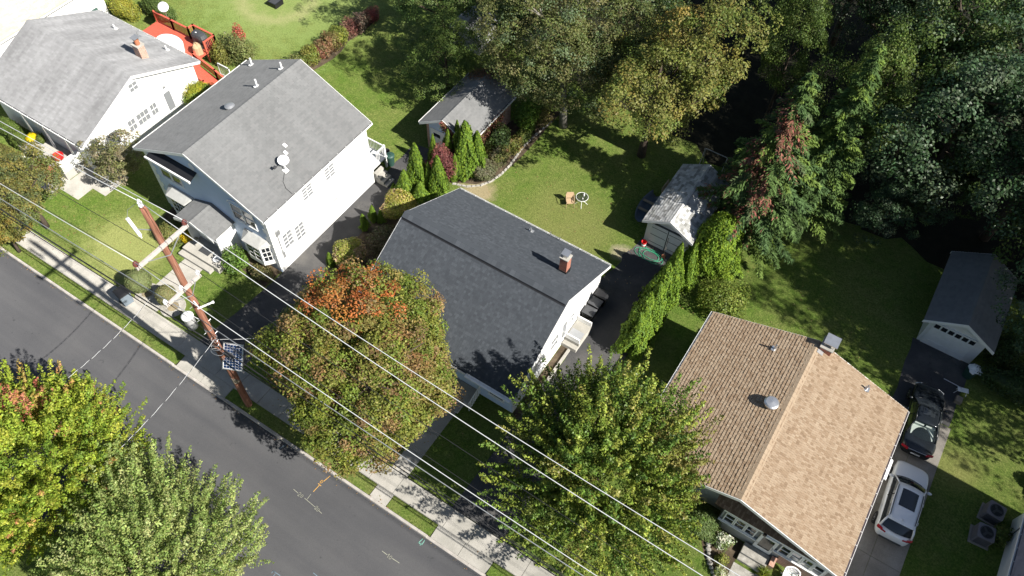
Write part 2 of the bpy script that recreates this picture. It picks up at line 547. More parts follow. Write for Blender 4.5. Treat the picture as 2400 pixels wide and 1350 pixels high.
# ---- roofs
def shingles(parent, P0, U, V, tabw, expo, mat, name='shingles', lift=.018, jit=.0, tones=None, stagger=.5):
    P0, U, V = Vector(P0), Vector(U), Vector(V)
    N = U.cross(V).normalized()
    Lu, Lv = U.length, V.length
    u, v = U/Lu, V/Lv
    nv = max(1, round(Lv/expo))
    ex = Lv/nv
    vs, fs, tn = [], [], []
    for i in range(nv):
        rowt = random.uniform(-.09, .09)
        o0 = -tabw*(stagger*(i % 2)) - random.random()*tabw*jit
        x = o0
        while x < Lu:
            w = tabw*(1 + (random.random()-.5)*jit)
            a, b = max(x, 0), min(x+w-.007, Lu)
            x += w
            if b-a < .02: continue
            t = min(1, max(0, (random.random() if tones is None else random.choice(tones)) + rowt))
            l = lift*(.7+.6*random.random())
            s0, s1 = i*ex, (i+1)*ex+.01
            base = len(vs)
            for (du, dv, dn) in ((a, s0, 0), (b, s0, 0), (a, s0, l), (b, s0, l), (a, s1, .003), (b, s1, .003)):
                vs.append(P0 + u*du + v*dv + N*dn)
            fs.append((base, base+1, base+3, base+2))
            fs.append((base+2, base+3, base+5, base+4))
            tn += [t]*6
    off = wloc(parent)
    me = bpy.data.meshes.new(name)
    me.from_pydata([tuple(p-off) for p in vs], [], fs)
    me.materials.append(mat)
    at = me.attributes.new('tone', 'FLOAT', 'POINT')
    at.data.foreach_set('value', tn)
    o = bpy.data.objects.new(name, me)
    col.objects.link(o)
    o.parent = parent
    o['kind'] = 'stuff'
    return o

def ridge_caps(parent, A, B, w, slope, mat, step=.3, tone=(.4, .8)):
    """folded cap pieces over a ridge from A to B, half width w along each slope (dx, dz)"""
    A, B = Vector(A), Vector(B)
    d = (B-A).normalized()
    side = d.cross(Vector((0, 0, 1))).normalized()
    n = int((B-A).length/step)
    vs, fs, tn = [], [], []
    for i in range(n):
        p, q = A + d*(i*step), A + d*((i+1)*step-.006)
        t = tone[0]+(tone[1]-tone[0])*random.random()
        b = len(vs)
        for pt, l in ((p, .036), (q, .030)):
            vs += [pt + side*w - Vector((0, 0, w*slope)) + Vector((0, 0, l*.8)), pt + Vector((0, 0, l+.006)), pt - side*w - Vector((0, 0, w*slope)) + Vector((0, 0, l*.8))]
        fs += [(b, b+1, b+4, b+3), (b+1, b+2, b+5, b+4)]
        tn += [t]*6
    off = wloc(parent)
    me = bpy.data.meshes.new('ridge_cap')
    me.from_pydata([tuple(p-off) for p in vs], [], fs)
    me.materials.append(mat)
    at = me.attributes.new('tone', 'FLOAT', 'POINT')
    at.data.foreach_set('value', tn)
    o = bpy.data.objects.new('ridge_cap', me)
    col.objects.link(o)
    o.parent = parent
    o['kind'] = 'stuff'
    return o

def gable_roof(house, x0, x1, y0, y1, zE, zR, axis, mat, base=None, tab=(.3, .15), th=.16, trim=None, jit=.3, tones=None, capw=.16, gutter=True, capt=(.4, .8), stagger=.5, lift=.018):
    trim = trim or M['white_paint']
    base = base or mat
    mb = MB()
    if axis == 'x':
        ym = (y0+y1)/2
        prof = [(x0, y0, zE), (x0, ym, zR), (x0, y1, zE), (x0, y1, zE-th), (x0, ym, zR-th), (x0, y0, zE-th)]
        mb.extrude(prof, (x1-x0, 0, 0))
    else:
        xm = (x0+x1)/2
        prof = [(x0, y0, zE), (xm, y0, zR), (x1, y0, zE), (x1, y0, zE-th), (xm, y0, zR-th), (x0, y0, zE-th)]
        mb.extrude(prof, (0, y1-y0, 0))
    roof = mb.build('roof', base, house)
    rise = zR-zE
    if axis == 'x':
        h = (y1-y0)/2
        shingles(roof, (x0, y0, zE+.004), (x1-x0, 0, 0), (0, h, rise), tab[0], tab[1], mat, jit=jit, tones=tones, stagger=stagger, lift=lift)
        shingles(roof, (x1, y1, zE+.004), (x0-x1, 0, 0), (0, -h, rise), tab[0], tab[1], mat, jit=jit, tones=tones, stagger=stagger, lift=lift)
        ridge_caps(roof, (x0, ym, zR), (x1, ym, zR), capw, rise/h, mat, tone=capt)
        for (xa, xb) in ((x0-.03, x0-.002), (x1+.002, x1+.03)):
            f = MB()
            f.extrude([(xa, y0-.03, zE-.015), (xa, ym, zR-.0), (xa, y1+.03, zE-.015), (xa, y1+.03, zE-.22), (xa, ym, zR-.22), (xa, y0-.03, zE-.22)], (xb-xa, 0, 0))
            f.build('fascia', trim, roof)
        if gutter:
            for yy, sg in ((y0, -1), (y1, 1)):
                g = MB()
                a, b = sorted((yy+sg*.012, yy+sg*.115))
                g.box(x0, x1, a, b, zE-.15, zE-.13)
                g.box(x0, x1, yy+sg*.115-.008, yy+sg*.115+.008, zE-.13, zE-.02)
                x = x0+.4
                while x < x1:
                    g.box(x-.012, x+.012, a, b, zE-.035, zE-.02)
                    x += .75
                g.build('gutter', trim, roof)
    else:
        h = (x1-x0)/2
        shingles(roof, (x0, y1, zE+.004), (0, y0-y1, 0), (h, 0, rise), tab[0], tab[1], mat, jit=jit, tones=tones, stagger=stagger, lift=lift)
        shingles(roof, (x1, y0, zE+.004), (0, y1-y0, 0), (-h, 0, rise), tab[0], tab[1], mat, jit=jit, tones=tones, stagger=stagger, lift=lift)
        ridge_caps(roof, (xm, y0, zR), (xm, y1, zR), capw, rise/h, mat, tone=capt)
        for (ya, yb) in ((y0-.03, y0-.002), (y1+.002, y1+.03)):
            f = MB()
            f.extrude([(x0-.03, ya, zE-.015), (xm, ya, zR), (x1+.03, ya, zE-.015), (x1+.03, ya, zE-.22), (xm, ya, zR-.22), (x0-.03, ya, zE-.22)], (0, yb-ya, 0))
            f.build('fascia', trim, roof)
        if gutter:
            for xx, sg in ((x0, -1), (x1, 1)):
                g = MB()
                a, b = sorted((xx+sg*.012, xx+sg*.115))
                g.box(a, b, y0, y1, zE-.15, zE-.13)
                g.box(xx+sg*.115-.008, xx+sg*.115+.008, y0, y1, zE-.13, zE-.02)
                y = y0+.4
                while y < y1:
                    g.box(a, b, y-.012, y+.012, zE-.035, zE-.02)
                    y += .75
                g.build('gutter', trim, roof)
    return roof

def gable_wall(house, x0, x1, y0, y1, zE, zR, axis, mat, name='wall', z0=0):
    mb = MB()
    if axis == 'x':
        ym = (y0+y1)/2
        mb.extrude([(x0, y0, z0), (x0, y1, z0), (x0, y1, zE), (x0, ym, zR), (x0, y0, zE)], (x1-x0, 0, 0))
    else:
        xm = (x0+x1)/2
        mb.extrude([(x0, y0, z0), (x1, y0, z0), (x1, y0, zE), (xm, y0, zR), (x0, y0, zE)], (0, y1-y0, 0))
    return mb.build(name, mat, house)

AX = {'+x': ((0, 1, 0), (1, 0, 0)), '-x': ((0, -1, 0), (-1, 0, 0)), '+y': ((-1, 0, 0), (0, 1, 0)), '-y': ((1, 0, 0), (0, -1, 0))}
def window(parent, c, n, w, h, nx=1, ny=2, fr=.07, glass=None, mat=None, name='window', depth=.05, mun=.025, sill=True):
    u, nn = (Vector(a) for a in (AX[n] if isinstance(n, str) else n))
    c = Vector(c)
    up = Vector((0, 0, 1))
    mb = MB()
    H, W = h/2, w/2
    d = nn*(depth/2)
    for s in (-1, 1):
        mb.obox(c + u*s*(W+fr/2) + d, u*(fr/2), up*(H+fr), nn*(depth/2))
        mb.obox(c + up*s*(H+fr/2) + d, u*W, up*(fr/2), nn*(depth/2))
    for i in range(1, nx):
        mb.obox(c + u*(-W+w*i/nx) + d*.8, u*(mun/2), up*H, nn*(depth*.4))
    for j in range(1, ny):
        t = mun*1.4 if ny == 2 else mun
        mb.obox(c + up*(-H+h*j/ny) + d*.85, u*W, up*(t/2), nn*(depth*.42))
    if sill:
        mb.obox(c - up*(H+fr+.02) + nn*(depth*.8), u*(W+fr+.04), up*.02, nn*(depth*.8))
    o = mb.build(name, mat or M['white_paint'], parent)
    g = glass if isinstance(glass, (list, tuple)) else [glass or M['glass']]*max(1, min(ny, 2))
    k = len(g)
    for j in range(k):
        q = MB()
        z0, z1 = -H+h*j/k, -H+h*(j+1)/k
        q.poly([c - u*W + up*z0 + nn*.012, c + u*W + up*z0 + nn*.012, c + u*W + up*z1 + nn*.012, c - u*W + up*z1 + nn*.012])
        q.build('pane', g[j], o)
    return o

def vent_pipe(parent, x, y, z, h=.4, r=.05, mat=None):
    """a plumbing vent pipe with its flashing on a roof"""
    mb = MB()
    mb.lathe((x, y, z-.15), [(r*1.5, 0), (r*1.3, .22), (r, .25), (r, h+.15), (r*.7, h+.15), (r*.7, h*.6)], 12)
    mb.obox((x, y, z+.03), (.16, 0, 0), (0, .16, 0), (0, 0, .008))
    return mb.build('vent_pipe', mat or M['metal'], parent, smooth=False)

# ------------------------------------------------------------------ foliage
def unit(a):
    return a/np.maximum(np.linalg.norm(a, axis=1, keepdims=True), 1e-9)

def rand_dirs(n):
    return unit(rng.normal(size=(n, 3)))

def leaf_obj(name, pos, nrm, size, colr, parent, mat='leaf', aspect=.62, along=None, extra=None, off=None):
    """thousands of small leaf faces as one crown; each leaf is a pointed, slightly folded blade"""
    n = len(pos)
    nrm = unit(nrm)
    if along is None:
        along = rng.normal(size=(n, 3))
    t = unit(along - nrm*np.sum(along*nrm, axis=1, keepdims=True))
    b = np.cross(nrm, t)
    s = np.asarray(size).reshape(-1, 1)*np.ones((n, 1))
    v = np.empty((n, 4, 3))
    v[:, 0] = pos - t*s*.5
    v[:, 1] = pos + b*s*aspect*.5 + nrm*s*.1 - t*s*.04
    v[:, 2] = pos + t*s*.5
    v[:, 3] = pos - b*s*aspect*.5 + nrm*s*.1 - t*s*.04
    v = v.reshape(-1, 3)
    c4 = np.repeat(np.concatenate([np.clip(colr, .003, .95), np.ones((n, 1))], axis=1), 4, axis=0)
    faces = np.arange(n*4, dtype=np.int32).reshape(n, 4)
    if extra is not None:
        ev, ef, ec = extra
        faces = np.concatenate([faces, np.asarray(ef, dtype=np.int32)+n*4])
        v = np.concatenate([v, ev])
        c4 = np.concatenate([c4, np.concatenate([ec, np.ones((len(ec), 1))], axis=1)])
    if off is None:
        off = np.array(wloc(parent)) if parent is not None else np.zeros(3)
    v = v - off
    me = bpy.data.meshes.new(name)
    nf = len(faces)
    me.vertices.add(len(v))
    me.vertices.foreach_set('co', v.astype(np.float32).ravel())
    me.loops.add(nf*4)
    me.loops.foreach_set('vertex_index', faces.ravel())
    me.polygons.add(nf)
    me.polygons.foreach_set('loop_start', np.arange(nf, dtype=np.int32)*4)
    me.polygons.foreach_set('loop_total', np.full(nf, 4, dtype=np.int32))
    at = me.attributes.new('leaf_colour', 'FLOAT_COLOR', 'POINT')
    at.data.foreach_set('color', c4.astype(np.float32).ravel())
    me.materials.append(M[mat])
    me.update(calc_edges=True)
    o = bpy.data.objects.new(name, me)
    col.objects.link(o)
    if parent is not None: o.parent = parent
    return o

def palette(n, pal, w=None):
    pal = np.array(pal)
    w = np.ones(len(pal)) if w is None else np.array(w, float)
    return pal[rng.choice(len(pal), n, p=w/w.sum())]

def jitter(c, lo=.72, hi=1.3):
    return c*rng.uniform(lo, hi, (len(c), 1))*rng.uniform(.9, 1.1, c.shape)

def lump(d, k=7, amp=.16, seed=1):
    g = np.random.default_rng(seed)
    out = np.ones(len(d))
    for _ in range(k):
        ax = unit(g.normal(size=(1, 3)))[0]
        out += amp*np.cos(g.uniform(2.5, 6)*(d@ax)+g.uniform(0, 6.3))/math.sqrt(k)*1.4
    return out

def core_ellipsoid(c, r, colr, seed=1, n=20, m=12, zmin=-.9, amp=.14):
    """an inner twig mass of a dense shrub, in the same colour as its leaves"""
    vs, fs = [], []
    for j in range(m+1):
        ph = math.asin(zmin) + (math.pi/2-math.asin(zmin))*j/m
        for i in range(n):
            a = 2*math.pi*i/n
            vs.append((math.cos(ph)*math.cos(a), math.cos(ph)*math.sin(a), math.sin(ph)))
    d = np.array(vs)
    vs = np.array(c) + d*lump(d, amp=amp, seed=seed)[:, None]*np.array(r)
    for j in range(m):
        for i in range(n):
            fs.append((j*n+i, j*n+(i+1) % n, (j+1)*n+(i+1) % n, (j+1)*n+i))
    return vs, fs, np.tile(np.array(colr)*.85, (len(vs), 1))

def trunk_obj(parent, base, top, r, limbs=6, spread=2.0, mat='bark', name='trunk', seed=0, lz=(.35, .9)):
    g = random.Random(seed)
    mb = MB()
    base, top = Vector(base), Vector(top)
    pts = [base - Vector((0, 0, .15))] + [base.lerp(top, t) + Vector((g.uniform(-.08, .08), g.uniform(-.08, .08), 0)) for t in (.15, .35, .55, .75, 1)]
    mb.tube(pts, [r*1.25, r, r*.85, r*.65, r*.42, r*.15], 9)
    for i in range(limbs):
        t = g.uniform(*lz)
        a = 2*math.pi*(i+g.random()*.6)/max(limbs, 1)
        p = base.lerp(top, t)
        L = spread*g.uniform(.7, 1.1)*(1.15-t*.5)
        q = p + Vector((math.cos(a)*L*.55, math.sin(a)*L*.55, L*.35))
        e = p + Vector((math.cos(a+.2)*L, math.sin(a+.2)*L, L*.85))
        mb.tube([p, q, e], [r*.45*(1.1-t*.5), r*.28, r*.06], 6)
        for sd in (-.7, .8):
            e2 = q + Vector((math.cos(a+sd)*L*.5, math.sin(a+sd)*L*.5, L*.4))
            mb.tube([q, q.lerp(e2, .5)+Vector((0, 0, .1)), e2], [r*.2, r*.12, r*.03], 5)
    return mb.build(name, M[mat], parent, smooth=True)

def dome_crown(parent, c, r, nclump, per, leaf, pal, w=None, seed=1, clr=(.45, .85), hot=None, mat='leaf', inner=.25, zmin=-.45, lamp=.16, flat=.75, jit=(.7, 1.3), name='crown'):
    """broad crown: bumpy clumps of leaves over a lumpy dome, some inside"""
    d = rand_dirs(nclump*3)
    d = d[d[:, 2] > zmin][:nclump]
    nclump = len(d)
    rr = np.where(rng.random(nclump) < inner, rng.uniform(.35, .8, nclump), rng.uniform(.84, 1.0, nclump))
    cc = np.array(c) + d*np.array(r)*(rr*lump(d, amp=lamp, seed=seed))[:, None]
    cr = rng.uniform(clr[0], clr[1], nclump)
    cp = palette(nclump, pal, w)
    if hot is not None:
        for (hp, hr, hpal) in hot:
            q = np.linalg.norm(cc-np.array(hp), axis=1) < hr*rng.uniform(.3, 1.45, nclump)
            cp[q] = palette(q.sum(), hpal)
    cp = cp*rng.uniform(.8, 1.2, (nclump, 1))
    idx = np.repeat(np.arange(nclump), per)
    n = len(idx)
    e = rand_dirs(n)
    e[:, 2] = np.abs(e[:, 2])*rng.choice([1, 1, 1, -.6], n)
    # leaves sit on the outer shell of their clump
    ed = unit(e + d[idx]*.5)
    pos = cc[idx] + ed*np.array((1, 1, flat))*(cr[idx]*np.sqrt(rng.uniform(.25, 1.0, n)))[:, None]
    nrm = ed*.6 + np.array((0, 0, .55)) + rng.normal(size=(n, 3))*.45
    cl = jitter(cp[idx], *jit)
    return leaf_obj(name, pos, nrm, rng.uniform(leaf*.75, leaf*1.25, n), cl, parent, mat)

def shoot_crown(parent, c, r, nshoot, per, leaf, pal, w=None, seed=1, L=(.8, 1.7), thick=.2, up=.9, mat='leaf', zmin=-.6, hot=None, inner=.35, lamp=.2, tip=None, jit=(.7, 1.3), name='crown'):
    """upright crown made of many leafy shoots that point up and out and end in free tips"""
    d = rand_dirs(nshoot*3)
    d = d[d[:, 2] > zmin][:nshoot]
    nshoot = len(d)
    rr = np.where(rng.random(nshoot) < inner, rng.uniform(.25, .7, nshoot), rng.uniform(.68, .86, nshoot))
    st = np.array(c) + d*np.array(r)*(rr*lump(d, amp=lamp, seed=seed))[:, None]
    dr = unit(d*np.array((1, 1, .6)) + np.array((0, 0, up)) + rng.normal(size=(nshoot, 3))*.22)
    ln = rng.uniform(L[0], L[1], nshoot)
    cp = palette(nshoot, pal, w)*rng.uniform(.8, 1.2, (nshoot, 1))
    if hot is not None:
        for (hp, hr, hpal) in hot:
            q = np.linalg.norm(st-np.array(hp), axis=1) < hr*rng.uniform(.6, 1.2, nshoot)
            cp[q] = palette(q.sum(), hpal)
    idx = np.repeat(np.arange(nshoot), per)
    n = len(idx)
    t = rng.random(n)
    rad_ = thick*(1.15-.85*t)*np.sqrt(rng.uniform(.05, 1, n))
    e = rand_dirs(n)
    ed = unit(e - dr[idx]*np.sum(e*dr[idx], axis=1, keepdims=True))
    pos = st[idx] + dr[idx]*(t*ln[idx])[:, None] + ed*rad_[:, None]
    pos += np.array((0, 0, -.10))*(t*ln[idx])[:, None]
    nrm = ed*.7 + np.array((0, 0, .5)) + rng.normal(size=(n, 3))*.5
    cl = cp[idx].copy()
    if tip is not None:
        q = (t > .55) & (rng.random(nshoot) < tip[1])[idx]
        cl[q] = cl[q]*.3 + palette(q.sum(), tip[0])*.7
    return leaf_obj(name, pos, nrm, rng.uniform(leaf*.7, leaf*1.25, n), jitter(cl, *jit), parent, mat, along=ed+dr[idx]*.4)

def shrub(name, label, cat, p, r, n, leaf, pal, w=None, group=None, mat='leaf', core=True, zc=.75, amp=.14, seed=None, up=.35, jit=(.7, 1.3), stems=True, shell=.72):
    """a bush standing on the ground at p with half-axes r"""
    seed = seed if seed is not None else random.randrange(9999)
    t = thing(name, label, cat, p, group)
    c = np.array(p) + np.array((0, 0, r[2]*zc))
    d = rand_dirs(int(n*1.6))
    d = d[d[:, 2] > -.72][:n]
    n = len(d)
    rr = lump(d, amp=amp, seed=seed)*rng.uniform(shell, 1.04, n)
    pos = c + d*np.array(r)*rr[:, None]
    pos[:, 2] = np.maximum(pos[:, 2], p[2]+.02)
    nb = 26
    sd = rand_dirs(nb)
    near = np.argmax(d@sd.T, axis=1)
    cp = palette(nb, pal, w)*rng.uniform(.85, 1.15, (nb, 1))
    mixp = palette(n, pal, w)
    cl = jitter(cp[near]*.6 + mixp*.4, *jit)
    ex = core_ellipsoid(c, np.array(r)*(shell+.08), np.mean(np.array(pal), axis=0), seed=seed, amp=amp, zmin=-.8) if core else None
    leaf_obj('foliage', pos, d*.8 + np.array((0, 0, up)) + rng.normal(size=(n, 3))*.5, rng.uniform(leaf*.7, leaf*1.3, n), cl, t, mat, extra=ex)
    if stems:
        mb = MB()
        for k in range(3):
            a = k*2.1
            mb.tube([(p[0], p[1], p[2]-.05), (p[0]+.12*r[0]*math.cos(a), p[1]+.12*r[1]*math.sin(a), p[2]+r[2]*.5), (p[0]+.4*r[0]*math.cos(a), p[1]+.4*r[1]*math.sin(a), p[2]+r[2]*1.0)], [.03, .022, .008], 5)
        mb.build('stem', M['bark'], t)
    return t

GREEN_ARB = [(.115, .19, .018), (.09, .155, .017), (.15, .22, .022), (.10, .17, .028)]
def arbor_leaves(n, h, r, pal, seed, leaf=.11, amp=.16, pw=.72):
    g = np.random.default_rng(seed)
    terms = [(g.integers(1, 6), g.uniform(-10, 10), g.uniform(0, 6.3)) for _ in range(7)]
    z = g.power(1.35, n)
    z = 1-z                                        # more leaves low down, where the cone is wide
    a = g.uniform(0, 2*math.pi, n)
    prof = np.minimum(1, (z+.02)/.14)**.5*np.power(np.clip(1-z, 0, 1), pw)
    k = 1+amp*.55*sum(np.cos(m_*a+q_*z+f_) for m_, q_, f_ in terms)/1.4
    fl = 1+.08*np.cos(a*9+3*np.sin(z*9+a*2))
    R = r*prof*k*fl*g.uniform(.8, 1.04, n)+.02
    pos = np.stack([R*np.cos(a), R*np.sin(a), z*h+g.normal(size=n)*.02], 1)
    out = np.stack([np.cos(a), np.sin(a), np.full(n, .45)], 1)
    nrm = out + g.normal(size=(n, 3))*.5
    along = np.stack([np.cos(a)*.35, np.sin(a)*.35, np.full(n, .6)], 1) + g.normal(size=(n, 3))*.55
    pi = (np.floor(a*5+2*np.sin(z*8))+np.floor(z*9+np.sin(a*3))).astype(int) % len(pal)
    cl = np.array(pal)[pi]*g.uniform(.78, 1.22, (n, 1))
    vs, fs = [], []
    m, q = 14, 12
    for j in range(m+1):
        zz = j/m
        pr = min(1, (zz+.02)/.14)**.5*max(1-zz, .004)**pw
        for i in range(q):
            aa = 2*math.pi*i/q
            RR = r*pr*.8*(1+amp*.5*sum(math.cos(m_*aa+q_*zz+f_) for m_, q_, f_ in terms)/1.4)
            vs.append((RR*math.cos(aa), RR*math.sin(aa), zz*h*.97))
    for j in range(m):
        for i in range(q):
            fs.append((j*q+i, j*q+(i+1) % q, (j+1)*q+(i+1) % q, (j+1)*q+i))
    vs = np.array(vs)
    return pos, nrm, along, cl, g.uniform(leaf*.7, leaf*1.3, n), (vs, fs, np.tile(np.array(pal[1])*.9, (len(vs), 1)))

_arb = {}
def arborvitae(label, x, y, h, r, group, kind=0, rot=0.0, cat='evergreen', z=0):
    t = thing('arborvitae', label, cat, (x, y, z), group)
    if kind not in _arb:
        pos, nrm, along, cl, sz, ex = arbor_leaves(6000, 3.0, .8, GREEN_ARB, 40+kind, amp=.26)
        o = leaf_obj('foliage', pos, nrm, sz, cl, None, 'needle', aspect=.75, along=along, extra=ex)
        mb = MB()
        mb.tube([(0, 0, -.1), (0, 0, .5), (0, 0, 1.4)], [.08, .07, .03], 7)
        s = mb.build('stem', M['bark'])
        _arb[kind] = (o, s)
        o.parent = t
        s.parent = t
    else:
        for q in _arb[kind]:
            c = q.copy()
            col.objects.link(c)
            c.parent = t
    t.scale = (r/.8, r/.8, h/3.0)
    t.rotation_euler = (0, 0, rot)
    return t

def conifer_crown(parent, base, h, r, whorls, pal, w=None, leaf=.2, seed=3, per=60, name='crown', hot=None):
    g = np.random.default_rng(seed)
    P, Nn, A, C = [], [], [], []
    b = np.array(base)
    for k in range(whorls):
        t = k/whorls
        z = h*(.08+.9*t)
        L = r*(1-t)**.8*(1.0+.15*g.normal())
        nb = int(9-4*t)
        for i in range(nb):
            a = 2*math.pi*(i+g.random())/nb
            Lb = max(.25, L*g.uniform(.75, 1.15))
            n = int(per*Lb/r*1.6)+14
            s = np.sqrt(g.random(n))
            x = s*Lb
            wd = .10+.30*Lb*(1-s)*.9
            lat = g.normal(size=n)*wd*.55
            zz = z + x*.22 - (x/Lb)**2*Lb*.32 - np.abs(lat)*.25 + g.normal(size=n)*.05
            dirr = np.array((math.cos(a), math.sin(a)))
            per_ = np.array((-dirr[1], dirr[0]))
            xy = dirr*x[:, None] + per_*lat[:, None]
            P.append(np.concatenate([xy, zz[:, None]], 1) + b)
            Nn.append(np.stack([dirr[0]*.3+g.normal(size=n)*.4, dirr[1]*.3+g.normal(size=n)*.4, np.ones(n)], 1))
            A.append(np.stack([dirr[0]+per_[0]*np.sign(lat)*.8, dirr[1]+per_[1]*np.sign(lat)*.8, np.full(n, -.2)], 1))
            cc = np.tile(np.array(pal[g.choice(len(pal), p=None if w is None else np.array(w)/sum(w))]), (n, 1))
            cc = cc*g.uniform(.75, 1.25, (n, 1))
            C.append(cc)
    P, Nn, A, C = map(np.concatenate, (P, Nn, A, C))
    if hot is not None:
        for (hp, hr, hpal, prob) in hot:
            dq = np.linalg.norm(P-np.array(hp), axis=1)/hr
            q = (dq < 1) & (g.random(len(P)) < prob*(1.25-dq)*np.clip(.6+.8*np.sin(P[:, 0]*2.3+P[:, 2]*1.7), 0, 1))
            C[q] = palette(q.sum(), hpal)*rng.uniform(.7, 1.3, (q.sum(), 1))
    return leaf_obj(name, P, Nn, g.uniform(leaf*.7, leaf*1.3, len(P)), C, parent, 'needle', aspect=.32, along=A)

# ------------------------------------------------------------------ the ground, street, sidewalk, driveways
def sheet(name, poly, z, mat, parent=None):
    mb = MB()
    mb.poly([(x, y, z) for x, y in poly])
    return mb.build(name, mat, parent)

KY = 8.83                      # street edge of the kerb
g = MB()
g.poly([(-300, 10.835, 0), (300, 10.835, 0), (300, 300, 0), (-300, 300, 0)])
g.poly([(-300, KY+.16, 0), (-62, KY+.16, 0), (-62, 10.83, 0), (-300, 10.83, 0)])
g.poly([(31, KY+.16, 0), (300, KY+.16, 0), (300, 10.83, 0), (31, 10.83, 0)])
tag(sheet('subsoil', [(-63, KY+.05), (32, KY+.05), (32, 11.2), (-63, 11.2)], -.13, M['soil']), 'bare soil showing in the joints between the sidewalk slabs', 'ground', kind='structure')
g.poly([(-300, -300, 0), (300, -300, 0), (300, -1.2, 0), (-300, -1.2, 0)])
tag(g.build('lawn', M['lawn']), 'mown lawn of green and straw coloured grass round the houses', 'lawn', kind='structure')
tag(sheet('street', [(-300, -1.3), (300, -1.3), (300, KY+.1), (-300, KY+.1)], -.12, M['asphalt']), 'plain grey asphalt street running past the front lawns', 'street', kind='structure')

def wob(a, b, n, amp, seed):
    r_ = random.Random(seed)
    return [(a[0]+(b[0]-a[0])*i/n+r_.uniform(-amp, amp), a[1]+(b[1]-a[1])*i/n+r_.uniform(-amp, amp)) for i in range(n+1)]

# verge of grass between kerb and sidewalk, broken by driveway aprons and a short walk
aprons = [(-27.25, -23.5), (-13.33, -12.27), (-9.45, -6.1), (7.9, 11.3)]
xs = [-62.0] + [v for a in aprons for v in a] + [40.0]
for i in range(0, len(xs), 2):
    sheet_o = MB()
    sheet_o.poly([(x, y, .006) for x, y in [(xs[i]+.02, KY+.17), (xs[i+1]-.02, KY+.17), (xs[i+1]-.02, 9.70), (xs[i]+.02, 9.70)]])
    tag(sheet_o.build('verge', M['verge']), 'narrow grass verge between kerb and sidewalk', 'verge', 'grass verges along the kerb', 'structure')

kerb = thing('kerb', 'pale concrete kerb stones along the street edge', 'kerb', (0, 0, 0), kind='structure')
x = -62.0
while x < 30:
    L = 3.05
    a, b = x, min(x+L-.012, 30)
    low = any(a < p1-.3 and b > p0+.3 for p0, p1 in (aprons[0], aprons[2], aprons[3]))
    mb = MB()
    if not low:
        mb.extrude([(a, KY, -.16), (a, KY+.02, .012), (a, KY+.155, .016), (a, KY+.155, -.16)], (b-a, 0, 0))
    else:
        # a dropped run of kerb, cut where the apron starts and ends
        for p0, p1 in (aprons[0], aprons[2], aprons[3]):
            if a < p1-.3 and b > p0+.3:
                segs = [(a, max(a, p0-.15), .016), (max(a, p0-.15), min(b, p1+.15), -.085), (min(b, p1+.15), b, .016)]
                for (u0, u1, zt) in segs:
                    if u1-u0 > .05:
                        mb.extrude([(u0, KY, -.16), (u0, KY+.02, zt), (u0, KY+.155, zt+.004), (u0, KY+.155, -.16)], (u1-u0, 0, 0))
                break
    mb.build('kerb_stone', M['kerb'], kerb)
    x += L

walk = thing('sidewalk', 'concrete sidewalk of square slabs parallel to the street', 'sidewalk', (0, 0, 0), kind='structure')
x = -61.0
SW0, SW1 = 9.71, 10.84
k = 0
while x < 30:
    L = 1.55 if k % 4 else 1.62
    mb = MB()
    z = .028 + random.uniform(-.006, .008)
    tilt = random.uniform(-.006, .006)
    mb.add([(x+.012, SW0, -.06), (x+L-.012, SW0, -.06), (x+L-.012, SW1, -.06), (x+.012, SW1, -.06),
            (x+.012, SW0, z), (x+L-.012, SW0, z+tilt), (x+L-.012, SW1, z+tilt), (x+.012, SW1, z)],
           [(3, 2, 1, 0), (4, 5, 6, 7), (0, 1, 5, 4), (1, 2, 6, 5), (2, 3, 7, 6), (3, 0, 4, 7)])
    mb.build('slab', M['concrete'], walk)
    x += L
    k += 1

def slab_row(parent, pts_x, y0, y1, z, mat=None, name='slab'):
    for a, b in zip(pts_x[:-1], pts_x[1:]):
        mb = MB()
        mb.box(a+.01, b-.01, y0+.01, y1-.01, -.06, z+random.uniform(-.004, .004))
        mb.build(name, mat or M['concrete'], parent)

# aprons from kerb to sidewalk
for j, (p0, p1) in enumerate(aprons):
    lab = ('concrete apron joining the asphalt driveway beside the white house to the street', 'single concrete slab crossing the verge in front of the charcoal roofed house',
           'concrete apron joining the driveway beside the charcoal roofed house to the street', 'concrete apron joining the driveway of the tan roofed house to the street')[j]
    ap = thing('driveway_apron' if j != 1 else 'verge_slab', lab, 'apron', (0, 0, 0), kind='structure')
    n = 1 if j == 1 else 2
    w = (p1-p0)/n
    for q in range(n):
        mb = MB()
        zk = -.08 if j != 1 else .0
        xa, xb = p0+q*w+.012, p0+(q+1)*w-.012
        mb.add([(xa, KY+.16, -.15), (xb, KY+.16, -.15), (xb, SW0-.012, -.15), (xa, SW0-.012, -.15), (xa, KY+.16, zk+.012), (xb, KY+.16, zk+.012), (xb, SW0-.012, .026), (xa, SW0-.012, .026)],
               [(3, 2, 1, 0), (4, 5, 6, 7), (0, 1, 5, 4), (1, 2, 6, 5), (2, 3, 7, 6), (3, 0, 4, 7)])
        mb.build('slab', M['concrete'], ap)

# driveway beside the white two-storey house
tag(sheet('driveway', [(-27.3, SW1+.01), (-24.0, SW1+.01), (-23.9, 14), (-24.35, 18), (-24.6, 22), (-24.75, 26), (-24.55, 28.6), (-24.6, 30.9)] + wob((-26.6, 30.6), (-26.5, 26.4), 6, .08, 3) + [(-26.66, 26.2), (-26.66, 16.2), (-26.9, 13.5)], .012, M['drive']),
    'dark asphalt driveway between the white house and its hedge', 'driveway', kind='structure')
